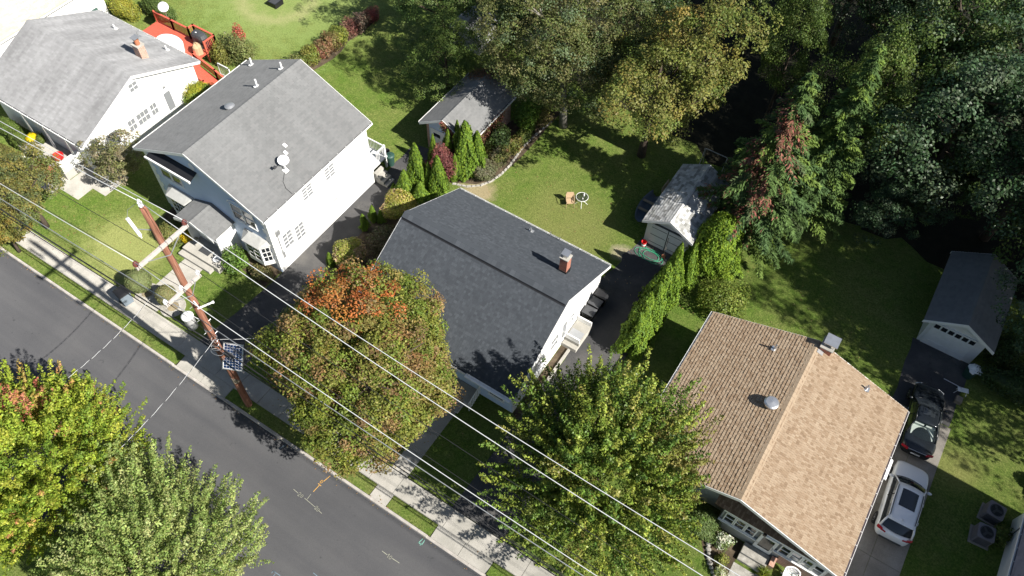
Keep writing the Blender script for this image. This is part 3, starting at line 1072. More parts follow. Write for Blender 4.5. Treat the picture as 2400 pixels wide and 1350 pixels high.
# driveway beside the charcoal-roofed house, back to the old garage
tag(sheet('driveway', [(-9.4, SW1+.01), (-6.3, SW1+.01), (-6.2, 20), (-6.1, 28), (-6.3, 32.5), (-9.4, 32.2)] + wob((-9.5, 31.9), (-10.1, 27.3), 8, .16, 5) + [(-9.68, 26.7), (-9.0, 21.5), (-9.2, 17.4)], .012, M['drive']),
    'dark worn asphalt driveway leading back to the old white garage', 'driveway', kind='structure')
# concrete driveway of the tan-roofed house: cast slabs, then asphalt to the garage
dv = thing('driveway', 'old cracked concrete driveway where two cars are parked', 'driveway', (0, 0, 0), kind='structure')
ys = [SW1+.01, 14.0, 17.2, 20.3, 23.6, 26.9, 29.6]
for a, b in zip(ys[:-1], ys[1:]):
    for (p0, p1) in ((7.75, 9.55), (9.57, 11.08)):
        mb = MB()
        mb.box(p0, p1, a+.012, b-.006, -.08, .022+random.uniform(-.004, .004))
        mb.build('slab', M['concrete_old'], dv)
tag(sheet('driveway_end', wob((7.75, 29.62), (7.6, 34.4), 5, .07, 11) + [(10.95, 34.4)] + wob((11.0, 33.5), (10.95, 29.62), 5, .08, 12), .014, M['drive']), 'worn asphalt apron in front of the white garage door', 'driveway', kind='structure')

# garden walks
w1 = thing('garden_walk', 'pale concrete walk from the sidewalk to the white house steps', 'path', (0, 0, 0), kind='structure')
ys = [SW1+.012, 12.1, 13.4, 14.72]
for a, b in zip(ys[:-1], ys[1:]):
    mb = MB(); mb.box(-32.35, -30.85, a+.01, b-.01, -.05, .02); mb.build('slab', M['concrete'], w1)
w2 = thing('garden_walk', 'concrete walk from sidewalk to the charcoal roofed house, beside the maple', 'path', (0, 0, 0), kind='structure')
ys = [SW1+.012, 12.2, 13.6, 15.0, 16.4]
for a, b in zip(ys[:-1], ys[1:]):
    mb = MB(); mb.box(-13.32, -12.3, a+.01, b-.01, -.05, .02); mb.build('slab', M['concrete'], w2)
w3 = thing('garden_walk', 'concrete path wrapping the brick steps of the pale roofed house', 'path', (0, 0, 0), kind='structure')
for (a, b, c, d) in ((-46.6, -45.1, SW1+.012, 13.0), (-46.6, -45.1, 13.02, 14.4), (-45.08, -43.4, 13.6, 15.1), (-43.38, -41.6, 14.2, 17.2), (-45.08, -43.6, 15.12, 15.4), (-41.58, -40.4, 15.4, 17.4)):
    mb = MB(); mb.box(a, b, c+.006, d-.006, -.05, .02); mb.build('slab', M['concrete'], w3)
w4 = thing('garden_walk', 'flagged path to the steps of the tan roofed house', 'path', (0, 0, 0), kind='structure')
for i, (a, b, c, d) in enumerate(((4.0, 5.9, SW1+.012, 12.6), (4.0, 5.9, 12.62, 14.2), (4.0, 5.1, 14.22, 15.3), (5.12, 6.4, 14.22, 15.5), (3.9, 5.0, 15.32, 16.25), (5.02, 6.9, 15.52, 16.3))):
    mb = MB(); mb.box(a, b, c+.008, d-.008, -.05, .022+random.uniform(-.004, .004)); mb.build('slab', M['stone'], w4)

# planting beds and bare ground
beds = [
 ('planting_bed', [(-24.0, 28.4)]+wob((-24.2, 31), (-22.0, 36.6), 5, .2, 21)+wob((-19.6, 39.8), (-19.9, 32.2), 6, .1, 22)+[(-20.35, 30.6), (-20.9, 29.9), (-22.0, 29.3), (-23.0, 28.6)], 'soil', 'shrub bed beside the small grey garage'),
 ('planting_bed', [(-24.5, 17.6), (-24.75, 22), (-24.8, 26.4), (-24.2, 28.3), (-22.4, 28.6), (-20.7, 27.2), (-20.3, 26.5), (-20.3, 17.4), (-22, 16.9)], 'soil', 'narrow shrub bed between driveway and charcoal roofed house'),
 ('planting_bed', [(-29.6, 16.1), (-29.5, 17.25), (-26.75, 17.25), (-26.8, 15.75), (-28.2, 15.9)], 'soil', 'small front bed under the right bay window'),
 ('planting_bed', [(-36.0, 16.3), (-36.1, 17.25), (-32.6, 17.25), (-32.7, 15.8), (-34.5, 15.6)], 'soil', 'small front bed under the left bay window'),
 ('planting_bed', [(2.2, 17.5), (1.9, 16.6), (2.6, 15.6), (3.9, 14.9), (3.95, 17.4)], 'soil', 'shady front bed beside the stone steps'),
 ('planting_bed', [(-9.66, 17.0), (-9.66, 22.6), (-9.1, 22.6), (-9.25, 16.8)], 'soil', 'thin bed along the side wall of the charcoal roofed house'),
 ('planting_bed', wob((-39.2, 31.6), (-38.5, 40.5), 7, .2, 31)+wob((-37.2, 40.5), (-37.4, 31.5), 7, .25, 32), 'soil', 'shrub border between two back lawns'),
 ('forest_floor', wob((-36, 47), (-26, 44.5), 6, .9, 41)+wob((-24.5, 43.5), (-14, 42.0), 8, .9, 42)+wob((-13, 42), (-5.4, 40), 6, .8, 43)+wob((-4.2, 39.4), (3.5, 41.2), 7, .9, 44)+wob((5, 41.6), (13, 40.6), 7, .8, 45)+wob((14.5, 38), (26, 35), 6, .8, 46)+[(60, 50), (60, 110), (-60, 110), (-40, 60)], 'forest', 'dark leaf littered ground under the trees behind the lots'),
]
for i, (nm, poly, mt, lab) in enumerate(beds):
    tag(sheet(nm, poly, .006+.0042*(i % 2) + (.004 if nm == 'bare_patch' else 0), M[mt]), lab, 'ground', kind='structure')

# fallen leaves: along the kerb and under the trees
n = 1630
px = np.concatenate([rng.uniform(-45, -7, 130), rng.normal(-16.5, 3.0, 500), rng.normal(-3.5, 3.2, 300), rng.normal(-41, 2.5, 300), rng.uniform(-20, 6, 400)])
py = np.concatenate([KY-.02-np.abs(rng.normal(0, .10, 130)), np.maximum(9.0, rng.normal(12.6, 1.9, 500)), np.maximum(9.0, rng.normal(14.5, 2.0, 300)), np.maximum(9.0, rng.normal(12, 1.6, 300)), rng.uniform(27.5, 36, 400)])
pz = np.where(py < KY, -.108, .034)
lv = leaf_obj('fallen_leaves', np.stack([px, py, pz], 1), np.stack([rng.normal(0, .2, n), rng.normal(0, .2, n), np.ones(n)], 1), rng.uniform(.05, .11, n),
              jitter(palette(n, [(.30, .24, .13), (.34, .19, .09), (.22, .2, .09), (.26, .14, .08)])), None)
tag(lv, 'scattered dry fallen leaves on kerb edge and lawns', 'leaves', kind='stuff')

# utility survey paint on the street
ZP = -.112
def strokes(mb, segs, w):
    for pts in segs:
        for (a, b) in zip(pts[:-1], pts[1:]):
            a, b = Vector((*a, 0)), Vector((*b, 0))
            t = (b-a)
            L = t.length
            if L < 1e-6: continue
            t /= L
            nn = Vector((-t.y, t.x, 0))*w/2
            a2, b2 = a - t*w*.3, b + t*w*.3
            mb.poly([(p.x, p.y, ZP) for p in (a2-nn, b2-nn, b2+nn, a2+nn)])
DIG = {
 '2': [[(0, .78), (.12, .95), (.35, 1), (.55, .85), (.5, .6), (0, 0), (.6, 0)]],
 '0': [[(.3, 0), (.05, .2), (.0, .55), (.15, .95), (.4, 1), (.6, .8), (.6, .35), (.3, 0)]],
 '1': [[(.2, .75), (.4, 1), (.4, 0)]],
 '6': [[(.5, 1), (.15, .7), (0, .3), (.2, 0), (.5, .1), (.55, .4), (.3, .55), (.05, .35)]],
}
def digit(mb, ch, x, y, h, w, ang=0):
    ca, sa = math.cos(ang), math.sin(ang)
    strokes(mb, [[(x+(px_*ca-py_*sa)*h, y+(px_*sa+py_*ca)*h) for px_, py_ in s] for s in DIG[ch]], w)
mb = MB()
strokes(mb, [[(-16.84, 7.13), (-16.5, 7.10)], [(-16.05, 7.08), (-15.28, 7.02)], [(-15.9, 7.07), (-15.92, 7.42)], [(-15.02, 6.98), (-14.79, 6.95)]], .024)
digit(mb, '2', -16.46, 7.0, .19, .022)
digit(mb, '0', -16.29, 7.0, .17, .022)
digit(mb, '2', -15.27, 6.93, .19, .022)
digit(mb, '0', -15.12, 6.90, .16, .022)
tag(mb.build('road_marking', M['paint_white']), 'faded pale survey line with 20 sprayed on both sides of a tick', 'road marking', kind='structure')
mb = MB()
strokes(mb, [[(-15.74, 8.72), (-15.82, 8.32)], [(-15.87, 8.06), (-15.90, 7.60)]], .034)
digit(mb, '0', -15.96, 8.14, .18, .035)
strokes(mb, [[(-15.98, 8.07), (-15.78, 8.05)]], .035)
tag(mb.build('road_marking', M['paint_orange']), 'orange sprayed survey line ending at the kerb', 'road marking', kind='structure')
mb = MB()
strokes(mb, [[(-11.04, 7.13), (-10.72, 7.12)], [(-10.40, 7.12), (-9.98, 7.13)]], .028)
digit(mb, '1', -10.72, 7.02, .2, .022)
digit(mb, '0', -10.56, 7.01, .18, .022)
tag(mb.build('road_marking', M['paint_white']), 'short pale survey line with a sprayed 10 in its middle', 'road marking', kind='structure')
mb = MB()
strokes(mb, [[(-9.72, 8.72), (-9.78, 8.45), (-9.58, 8.47), (-9.60, 8.72)], [(-9.66, 8.5), (-9.64, 8.4)]], .04)
tag(mb.build('road_marking', M['paint_green']), 'green sprayed mark beside the end of the kerb', 'road marking', kind='structure')
mb = MB()
strokes(mb, [[(-18.97, 8.42), (-18.86, 8.75)]], .04)
tag(mb.build('road_marking', M['paint_blue']), 'small blue sprayed tick near the kerb under the maple', 'road marking', kind='structure')
mb = MB()
strokes(mb, [[(-14.89, 3.46), (-14.46, 3.48)], [(-14.88, 3.35), (-14.88, 3.47), (-14.75, 3.48)], [(-14.70, 3.25), (-14.71, 3.41)], [(-13.18, 4.46), (-12.88, 4.44)]], .035)
tag(mb.build('road_marking', M['paint_blue']), 'thin blue sprayed arrow on the street beside the lower green tree', 'road marking', kind='structure')

# ------------------------------------------------------------------ buildings
# ---- white two-storey house with grey gable roof, front in shade
h2 = thing('house', 'tall white two-storey house with grey gable roof and satellite dish', 'house', (-31.5, 21.7, 0))
X0, X1, Y0, Y1 = -36.25, -26.65, 17.2, 26.25
gable_wall(h2, X0, X1, Y0+.06, Y1, 5.2, 7.52, 'y', M['white_siding'])
mb = MB()
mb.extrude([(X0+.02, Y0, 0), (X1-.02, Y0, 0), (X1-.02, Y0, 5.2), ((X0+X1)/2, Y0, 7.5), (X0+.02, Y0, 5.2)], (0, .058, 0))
mb.build('front_wall', M['sky_tinted_siding'], h2)
r2 = gable_roof(h2, -36.62, -26.38, 16.88, 26.52, 5.36, 7.78, 'y', M['roof_grey'], tab=(.33, .145), jit=.1, capw=.2)
vent_pipe(r2, -32.33, 23.5, 7.38, .55, .06, M['white_paint'])
vent_pipe(r2, -32.11, 25.45, 7.48, .5, .055, M['white_paint'])
vent_pipe(r2, -35.5, 25.9, 5.88, .55, .06, M['white_paint'])
mb = MB(); mb.lathe((-32.4, 21.3, 7.33), [(.12, -.1), (.12, .1), (.3, .12), (.3, .17), (.16, .24), (.02, .26)], 18); mb.build('turbine_vent', M['dull_metal'], r2, smooth=False)
for (vx, vy) in ((-28.49, 21.38), (-28.18, 21.05)):
    zz = 5.36+(-26.38-vx)/5.12*2.42
    mb = MB(); mb.obox((vx, vy, zz+.03), (.11, 0, -.052), (0, .09, 0), (.01, 0, .03)); mb.obox((vx+.02, vy, zz+.08), (.05, 0, -.02), (0, .04, 0), (.02, 0, .05)); mb.build('roof_bracket', M['white_paint'], r2)
# corner quoins
for (cx, sx) in ((X1, 1), (X0, -1)):
    for i in range(13):
        big = i % 2
        a = .42 if big else .26
        bq = MB()
        z = .35+i*.365
        xa, xb = sorted((cx+sx*.035, cx-sx*a))
        bq.box(xa, xb, Y0-.035, Y0-.002, z, z+.33)
        xa, xb = sorted((cx+sx*.035, cx+sx*.002))
        bq.box(xa, xb, Y0-.002, Y0+(.26 if big else .42), z, z+.33)
        bq.build('quoin', M['white_paint'], h2)
# front windows: pairs with arched head trim
for (cx, cz) in ((-34.45, 4.15), (-28.5, 4.15)):
    for s in (-1, 1):
        window(h2, (cx+s*.46, Y0, cz), '-y', .78, 1.25, 1, 2, .06, [M['glass'], M['glass_yellow'] if cx < -30 else M['glass_pale']])
    mb = MB()
    arc = [(cx+1.0*math.cos(a), Y0-.05, cz+.70+.36*math.sin(a)) for a in [math.pi*k/12 for k in range(13)]]
    mb.tube(arc, .045, 6)
    mb.build('window_arch', M['white_paint'], h2)
mb = MB()
mb.lathe((0, 0, 0), [(.3, 0), (.3, .04), (.24, .05), (.05, .05)], 24, squash=(.7, 1))
o = mb.build('gable_vent', M['white_paint'], h2, local=True)
o.rotation_euler = (rad(90), 0, 0)
o.location = Vector((-31.75, Y0-.01, 6.35)) - wloc(h2)
# awning over the upper left windows
mb = MB()
mb.extrude([(-35.1, Y0-.01, 5.98), (-35.1, Y0-.62, 5.72), (-35.1, Y0-.62, 5.69), (-35.1, Y0-.01, 5.94)], (3.6, 0, 0))
aw = mb.build('awning', M['black'], h2)
mb = MB(); mb.box(-35.12, -31.48, Y0-.72, Y0-.62, 5.66, 5.8); mb.build('awning_bar', M['white_paint'], aw)
# bay windows
def bay(xa, xb, y, z0, z1, d=.55):
    pl = [(xa, y), (xa+.42, y-d), (xb-.42, y-d), (xb, y)]
    mb = MB(); mb.prism(pl[::-1], z0, z0+.32); mb.prism(pl[::-1], z1-.14, z1)
    for (px_, py_) in pl[1:3]:
        mb.box(px_-.05, px_+.05, py_-.0, py_+.08, z0+.32, z1-.14)
    b = mb.build('bay_window', M['white_paint'], h2)
    rf = MB()
    ov = .12
    lo = [(xa-ov, y, z1+.0), (xa+.36, y-d-ov, z1), (xb-.36, y-d-ov, z1), (xb+ov, y, z1)]
    hi = [(xa+.1, y, z1+.34), (xa+.5, y-.12, z1+.34), (xb-.5, y-.12, z1+.34), (xb-.1, y, z1+.34)]
    lo2 = [(p[0], p[1], p[2]+.05) for p in lo]
    rf.add(lo+lo2+hi, [(0, 1, 2, 3), (0, 4, 5, 1), (1, 5, 6, 2), (2, 6, 7, 3), (4, 8, 9, 5), (5, 9, 10, 6), (6, 10, 11, 7), (8, 11, 10, 9)])
    rf.build('bay_roof', M['grey_stucco'], b)
    for (p, q) in zip(pl[:-1], pl[1:]):
        p3, q3 = Vector((*p, 0)), Vector((*q, 0))
        u = (q3-p3).normalized()
        nn = Vector((u.y, -u.x, 0))
        c = (p3+q3)/2 + Vector((0, 0, (z0+z1)/2+.09)) - nn*.02
        L = (q3-p3).length-.2
        m2 = MB()
        H = (z1-z0-.5)/2
        nxx = 2 if L < 1.2 else 4
        for i in range(nxx+1):
            m2.obox(c+u*(-L/2+L*i/nxx), u*.018, Vector((0, 0, H)), nn*.02)
        for jz in (-H, -H*.33, H*.33, H):
            m2.obox(c+Vector((0, 0, jz)), u*(L/2), Vector((0, 0, .018)), nn*.02)
        m2.build('muntin', M['white_paint'], b)
        gq = MB(); gq.poly([c-u*L/2-Vector((0, 0, H)), c+u*L/2-Vector((0, 0, H)), c+u*L/2+Vector((0, 0, H)), c-u*L/2+Vector((0, 0, H))]); gq.build('pane', M['glass'], b)
bay(-35.25, -33.0, Y0, .75, 2.5)
bay(-28.95, -26.95, Y0, .75, 2.5)
# entry portico with its own small gable roof
mb = MB()
mb.box(-30.02, -29.9, 15.75, Y0-.002, .0, 2.85)
mb.box(-32.6, -32.46, 15.75, Y0-.002, .0, 2.85)
mb.extrude([(-32.46, 16.25, 0), (-30.02, 16.25, 0), (-30.02, 16.25, 2.9), (-31.3, 16.25, 3.45), (-32.46, 16.25, 2.9)], (0, .1, 0))
po = mb.build('portico', M['white_wall'], h2)
dr = MB(); dr.box(-31.8, -30.85, 16.19, 16.246, .55, 2.6); dr = dr.build('door', M['grey_stucco'], po)
for s in (0, 1):
    sl = MB(); sl.box(-32.28+s*1.65, -31.92+s*1.65, 16.18, 16.246, .75, 2.5); sl.build('sidelight', M['white_paint'], po)
wr = MB()
wr.tube([(-31.32+.2*math.cos(a), 16.16, 1.95+.2*math.sin(a)) for a in [2*math.pi*k/14 for k in range(15)]], .05, 6)
wr.build('wreath', pmat('wreath_green', (.10, .16, .08), .9), po)
gable_roof(h2, -32.88, -29.68, 15.42, Y0-.01, 2.86, 3.5, 'y', M['roof_grey'], tab=(.33, .145), th=.12, gutter=False, capw=.14).name = 'portico_roof'
st = MB(); st.box(-32.75, -29.75, 14.98, 16.26, -.05, .5); st.box(-32.85, -30.2, 14.62, 14.975, -.05, .25)
st = st.build('stoop', M['concrete'], h2, bevel=.02)
# side windows (bright wall)
for (cy, cz, w, h) in ((18.3, 2.15, .7, 1.25), (19.3, 1.9, .7, 1.25), (20.6, 4.25, .8, .95), (22.6, 4.2, .8, .95), (22.4, 1.95, .6, .6)):
    window(h2, (X1, cy, cz), '+x', w, h, 2, 4, .06, M['glass_pale'], mun=.03)
# service hardware at the front corner
mb = MB(); mb.box(X1, X1+.14, 17.55, 17.85, 3.2, 3.6); mb.box(X1, X1+.1, 17.6, 17.75, 1.1, 1.6); mb.tube([(X1+.05, 17.66, 1.2), (X1+.05, 17.66, 3.3)], .025, 6); mb.build('meter_box', M['dull_metal'], h2)
# downpipe
mb = MB(); mb.box(X1, X1+.07, 26.08, 26.18, .1, 5.1); mb.build('downpipe', M['white_paint'], h2)
# back landing with white railing and stair
lp = MB(); lp.box(-29.1, -26.75, 26.26, 27.9, .95, 1.05)
for (px_, py_) in ((-29, 27.8), (-26.85, 27.8), (-26.85, 26.4)):
    lp.box(px_-.06, px_+.06, py_-.06, py_+.06, -.05, 2.05)
lp.box(-29.05, -26.8, 27.76, 27.84, 1.95, 2.0)
lp.box(-26.89, -26.81, 26.9, 27.8, 1.95, 2.0)
lp = lp.build('back_landing', M['white_paint'], h2)
for i in range(16):
    b = MB(); b.box(-28.95+i*.13, -28.915+i*.13, 27.785, 27.815, 1.06, 1.96); b.build('baluster', M['white_paint'], lp)
for i in range(7):
    b = MB(); b.box(-26.865, -26.835, 26.95+i*.13, 26.985+i*.13, 1.06, 1.96); b.build('baluster', M['white_paint'], lp)
for i in range(4):
    b = MB(); b.box(-26.7+i*.27, -26.43+i*.27, 26.3, 27.1, -.02, .8-i*.22); b.build('step', M['concrete'], lp)

dish = thing('satellite_dish', 'white oval satellite dish on the grey roof slope', 'satellite dish', (-27.55, 20.2, 5.9))
DX, DY = 1.0, -.15
dz = 5.36+(-26.38+27.55)/5.12*2.42
mb = MB(); mb.tube([(-27.5, 20.2, dz-.1), (-27.5, 20.2, dz+.3), (-27.66, 20.38, dz+.5)], .03, 8); mb.build('mast', M['metal'], dish)
mb = MB()
prof = [(.02, .0), (.15, .02), (.28, .07), (.335, .115), (.345, .125), (.33, .128), (.265, .09), (.15, .04), (.02, .022)]
mb.lathe((0, 0, 0), prof, 28, squash=(1, .88))
o = mb.build('reflector', M['white_gloss'], dish, smooth=True, local=True)
nv_ = Vector((.28, -.45, .85)).normalized()
o.rotation_euler = nv_.to_track_quat('Z', 'Y').to_euler()
o.location = Vector((-27.7, 20.42, dz+.5)) - wloc(dish)
mb = MB(); mb.tube([(-27.66, 20.38, dz+.4), (-27.75, 19.75, dz+.5)], .018, 6); mb.obox((-27.75, 19.72, dz+.52), (.07, 0, 0), (0, .09, 0), (0, 0, .06)); mb.build('feed_arm', M['charcoal'], dish)
mb = MB(); mb.obox((-27.5, 20.2, dz+.0), (.13, 0, -.061), (0, .15, 0), (.01, 0, .02)); mb.build('foot', M['white_paint'], dish)
mb = MB(); mb.tube([(-27.5, 20.15, dz+.04), (-27.15, 19.55, 5.36+.77*.4727+.04), (-26.8, 19.35, 5.36+.42*.4727+.04), (-26.36, 19.35, 5.40)], .012, 5); mb.build('lead', M['cable'], dish)

# ---- pale-roofed ranch house at the upper left
h1 = thing('house', 'low white house with pale grey streaked roof and brick chimney', 'house', (-46.8, 21.25, 0))
gable_wall(h1, -51.5, -42.12, 16.62, 25.95, 2.85, 4.98, 'x', M['white_siding'])
r1 = gable_roof(h1, -51.85, -41.78, 16.2, 26.3, 3.02, 5.22, 'x', M['roof_pale'], tab=(.33, .14), jit=.1, capw=.2, capt=(.5, .9))
for (vx, vy, m_) in ((-48.5, 25.1, 'white_paint'), (-46.8, 25.6, 'dull_metal'), (-44.13, 25.7, 'white_paint')):
    vent_pipe(r1, vx, vy, 3.02+(26.3-vy)/5.05*2.2, .4, .05, M[m_])
ch = MB(); ch.box(-44.2, -43.6, 23.45, 23.95, 3.6, 5.15); ch = ch.build('chimney', M['brick_pale'], r1)
c2 = MB(); c2.box(-44.25, -43.55, 23.4, 24.0, 5.152, 5.23); c2.build('chimney_cap', M['concrete'], r1)
c3 = MB(); c3.lathe((-43.85, 23.7, 5.22), [(.17, 0), (.16, .4), (.13, .4), (.13, .3)], 14); c3.build('flue', M['terracotta'], r1)
c4 = MB(); c4.obox((-43.85, 23.7, 5.78), (.24, 0, 0), (0, .24, 0), (0, 0, .015)); c4.box(-44.02, -43.98, 23.55, 23.59, 5.6, 5.77); c4.box(-43.72, -43.68, 23.8, 23.84, 5.6, 5.77); c4.build('rain_cap', M['dull_metal'], r1)
WX = -42.12
window(h1, (WX, 21.25, 4.2), '+x', .62, .62, 2, 2, .07, M['glass_pale'])
window(h1, (WX, 18.45, 1.75), '+x', .85, 1.15, 2, 2, .07, M['glass_pale'])
window(h1, (WX, 20.05, 1.75), '+x', .55, .9, 2, 2, .07, M['glass_pale'])
window(h1, (WX, 21.0, 1.75), '+x', .95, .9, 3, 2, .07, M['glass_pale'])
window(h1, (WX, 21.95, 1.75), '+x', .5, .9, 2, 2, .07, M['glass_pale'])
window(h1, (WX, 17.3, 1.6), '+x', .6, 1.0, 2, 2, .07, M['glass_pale'])
dd = MB(); dd.box(WX, WX+.05, 22.85, 23.65, .55, 2.5); dd = dd.build('side_door', M['white_paint'], h1)
d3 = MB(); d3.box(WX+.05, WX+.058, 22.98, 23.52, .8, 2.3); d3.build('pane', M['glass_pale'], dd)
lt = MB(); lt.box(WX, WX+.12, 23.15, 23.3, 2.68, 2.85); lt.build('wall_lamp', M['dull_metal'], h1)
dp = MB(); dp.box(WX+.0, WX+.07, 16.68, 16.78, .1, 2.8); dp.build('downpipe', M['dull_metal'], h1)
# front porch: grey deck, brick steps, white half wall, black rail
pp = MB(); pp.box(-48.2, -43.45, 15.0, 16.6, -.05, .62); pp = pp.build('porch', M['concrete'], h1)
q = MB(); q.box(-43.85, -43.45, 15.02, 16.58, .622, 1.3); q.build('half_wall', M['white_paint'], pp, bevel=.03)
for i in range(3):
    s_ = MB(); s_.box(-46.1, -44.4, 14.72-.28*i, 14.995-.28*i, -.05, .46-.17*i); s_.build('brick_step', M['brick'], pp)
rl = MB()
for xx in (-46.1, -45.4, -44.7, -44.1):
    rl.box(xx-.02, xx+.02, 15.02, 15.06, .62, 1.5)
rl.box(-48.0, -44.05, 15.02, 15.06, 1.46, 1.5)
for i in range(28):
    rl.box(-48.0+i*.14-.008, -48.0+i*.14+.008, 15.03, 15.05, .66, 1.46)
rl.tube([(-46.1, 15.04, 1.48), (-46.1, 14.1, .95)], .02, 6); rl.tube([(-44.4, 15.04, 1.48), (-44.4, 14.1, .95)], .02, 6)
rl.build('porch_rail', M['black'], pp)
for xx in (-48.0, -45.9, -43.7):
    po_ = MB(); po_.box(xx-.06, xx+.06, 16.2, 16.32, .622, 2.82); po_.build('porch_post', M['white_paint'], pp)

# red deck behind it
dk = thing('deck', 'red stained wooden deck with railing and ramp behind the pale house', 'deck', (-47, 28, 0))
fl = MB()
yy = 26.35
while yy < 29.4:
    fl.box(-50.3, -44.4, yy, yy+.135, .78, .82)
    yy += .145
while yy < 29.95:
    fl.box(-46.6, -44.4, yy, yy+.135, .78, .82)
    yy += .145
fl.build('deck_boards', M['deck_red'], dk, kind='stuff')
def rail(pts, z0, z1, parent, post=True, zs=None):
    for i, ((xa, ya), (xb, yb)) in enumerate(zip(pts[:-1], pts[1:])):
        za0, zb0 = (z0, z0) if zs is None else zs[i]
        A, B = Vector((xa, ya, 0)), Vector((xb, yb, 0))
        u = (B-A); L = u.length; u.normalize()
        nn = Vector((-u.y, u.x, 0))
        h = z1-z0
        t = MB()
        up0, up1 = Vector((0, 0, za0+h)), Vector((0, 0, zb0+h))
        for (a_, b_) in (((A+up0), (B+up1)), ((A+Vector((0, 0, za0+.12))), (B+Vector((0, 0, zb0+.12))))):
            wd = .07 if a_.z > za0+.3 else .02
            t.extrude([a_-nn*wd, a_+nn*wd, a_+nn*wd+Vector((0, 0, .04)), a_-nn*wd+Vector((0, 0, .04))], b_-a_)
        t.build('rail', M['deck_red'], parent)
        n = max(1, int(L/.14))
        for k in range(1, n):
            p = A.lerp(B, k/n)
            zz = za0+(zb0-za0)*k/n
            b = MB(); b.box(p.x-.018, p.x+.018, p.y-.018, p.y+.018, zz+.12, zz+h); b.build('baluster', M['deck_red'], parent)
        if post:
            for (p, zz) in ((A, za0), (B, zb0)):
                b = MB(); b.box(p.x-.055, p.x+.055, p.y-.055, p.y+.055, -.02, zz+h+.08); b.build('rail_post', M['deck_red'], parent)
rail([(-50.2, 29.4), (-48.4, 29.42), (-46.62, 29.42), (-46.62, 29.92), (-44.45, 29.92), (-44.45, 28.9)], .8, 1.75, dk)
rail([(-44.45, 27.9), (-44.45, 27.75), (-42.2, 27.55), (-40.6, 27.4)], .8, 1.55, dk, zs=[(.8, .8), (.8, .45), (.45, .1)])
rail([(-44.4, 26.5), (-42.2, 26.35), (-41.2, 26.3)], .8, 1.4, dk, zs=[(.8, .4), (.4, .15)])
rp = MB()
n = 26
for i in range(n):
    xa = -44.4+i*.148
    z = .80-i*.03
    rp.box(xa, xa+.138, 26.45-.05*i/n, 27.65-.2*i/n, z-.04, z)
rp.build('ramp_boards', M['deck_red'], dk, kind='stuff')
lt = MB()
for i in range(9):
    a = i*.13
    lt.tube([(-42.75+a, 28.3, .15), (-42.75+min(1.1, a+.55), 28.3, .15+min(.9, (1.1-a)*.9))], .014, 4)
    lt.tube([(-42.75+a, 28.31, 1.05), (-42.75+min(1.1, a+.55), 28.31, 1.05-min(.9, (1.1-a)*.9))], .014, 4)
lt.box(-42.78, -42.72, 28.27, 28.34, 0, 1.1); lt.box(-41.66, -41.6, 28.27, 28.34, 0, 1.1); lt.box(-42.78, -41.6, 28.27, 28.34, 1.06, 1.1); lt.box(-42.78, -41.6, 28.27, 28.34, .1, .14)
tag(lt.build('lattice_panel', M['white_paint']), 'white diamond lattice panel beside the red ramp', 'lattice')

# ---- house at the upper left corner: only its beige roof and bright wall
h0 = thing('house', 'white house with plain beige roof, cut off by the top left corner', 'house', (-58, 20, 0))
gable_wall(h0, -62.2, -55.0, 13, 28.6, 2.9, 4.6, 'y', M['white_wall'])
gable_roof(h0, -62.5, -54.75, 12.6, 28.95, 3.0, 4.75, 'y', M['roof_beige'], tab=(.33, .145), jit=.1)
window(h0, (-55.0, 17.6, 1.6), '+x', 1.2, 1.1, 2, 2, .07, M['glass_pale'])
mb = MB(); mb.box(-54.9, -53.4, 15.6, 17.0, -.05, .35); mb.box(-54.9, -53.9, 15.6, 17.0, .35, .6); mb.build('side_step', M['concrete'], h0)

# ---- charcoal-roofed house in the middle
h3 = thing('house', 'house with broad charcoal shingle roof and bright white end wall', 'house', (-14.7, 21.7, 0))
gable_wall(h3, -19.85, -9.7, 17.0, 26.65, 2.65, 5.3, 'x', M['white_siding'])
r3 = gable_roof(h3, -20.1, -9.36, 16.45, 26.92, 2.82, 5.62, 'x', M['roof_dark'], tab=(.16, .145), jit=.5, capw=.17, capt=(.25, .75), lift=.010, tones=[.2, .35, .4, .5, .55, .6, .8])
# raised ridge vent: a long low cap with black strips drawn in for the shadow beside it
mb = MB()
xm0, xm1, ymid = -20.08, -9.38, (16.45+26.92)/2
mb.extrude([(xm0, ymid-.30, 5.55), (xm0, ymid-.30, 5.575), (xm0, ymid, 5.735), (xm0, ymid+.34, 5.555), (xm0, ymid+.34, 5.535), (xm0, ymid, 5.70)], (xm1-xm0, 0, 0))
rv = mb.build('ridge_vent', M['roof_dark'], r3)
sl = MB()
for yy_, hh_ in ((ymid-.33, .09), (ymid+.37, .045)):
    zz_ = 5.62-abs(yy_-ymid)*.535+.028
    s_ = .535 if yy_ < ymid else -.535
    sl.add([(xm0+.02, yy_-hh_/2, zz_-s_*hh_/2), (xm1-.02, yy_-hh_/2, zz_-s_*hh_/2), (xm1-.02, yy_+hh_/2, zz_+s_*hh_/2), (xm0+.02, yy_+hh_/2, zz_+s_*hh_/2)], [(0, 1, 2, 3)])
sl.build('vent_shadow_strip', M['black'], r3)
at = rv.data.attributes.new('tone', 'FLOAT', 'POINT')
at.data.foreach_set('value', [.35]*len(rv.data.vertices))
for i in range(36):
    if random.random() < .4:
        xx = -20+i*.295
        mb = MB(); mb.add([(xx, ymid-.29, 5.585), (xx+.28, ymid-.29, 5.585), (xx+.28, ymid-.02, 5.730), (xx, ymid-.02, 5.730)], [(0, 1, 2, 3)])
        c_ = mb.build('ridge_vent_cap', M['roof_dark'], r3)
        at = c_.data.attributes.new('tone', 'FLOAT', 'POINT')
        at.data.foreach_set('value', [random.uniform(.6, 1.0)]*4)
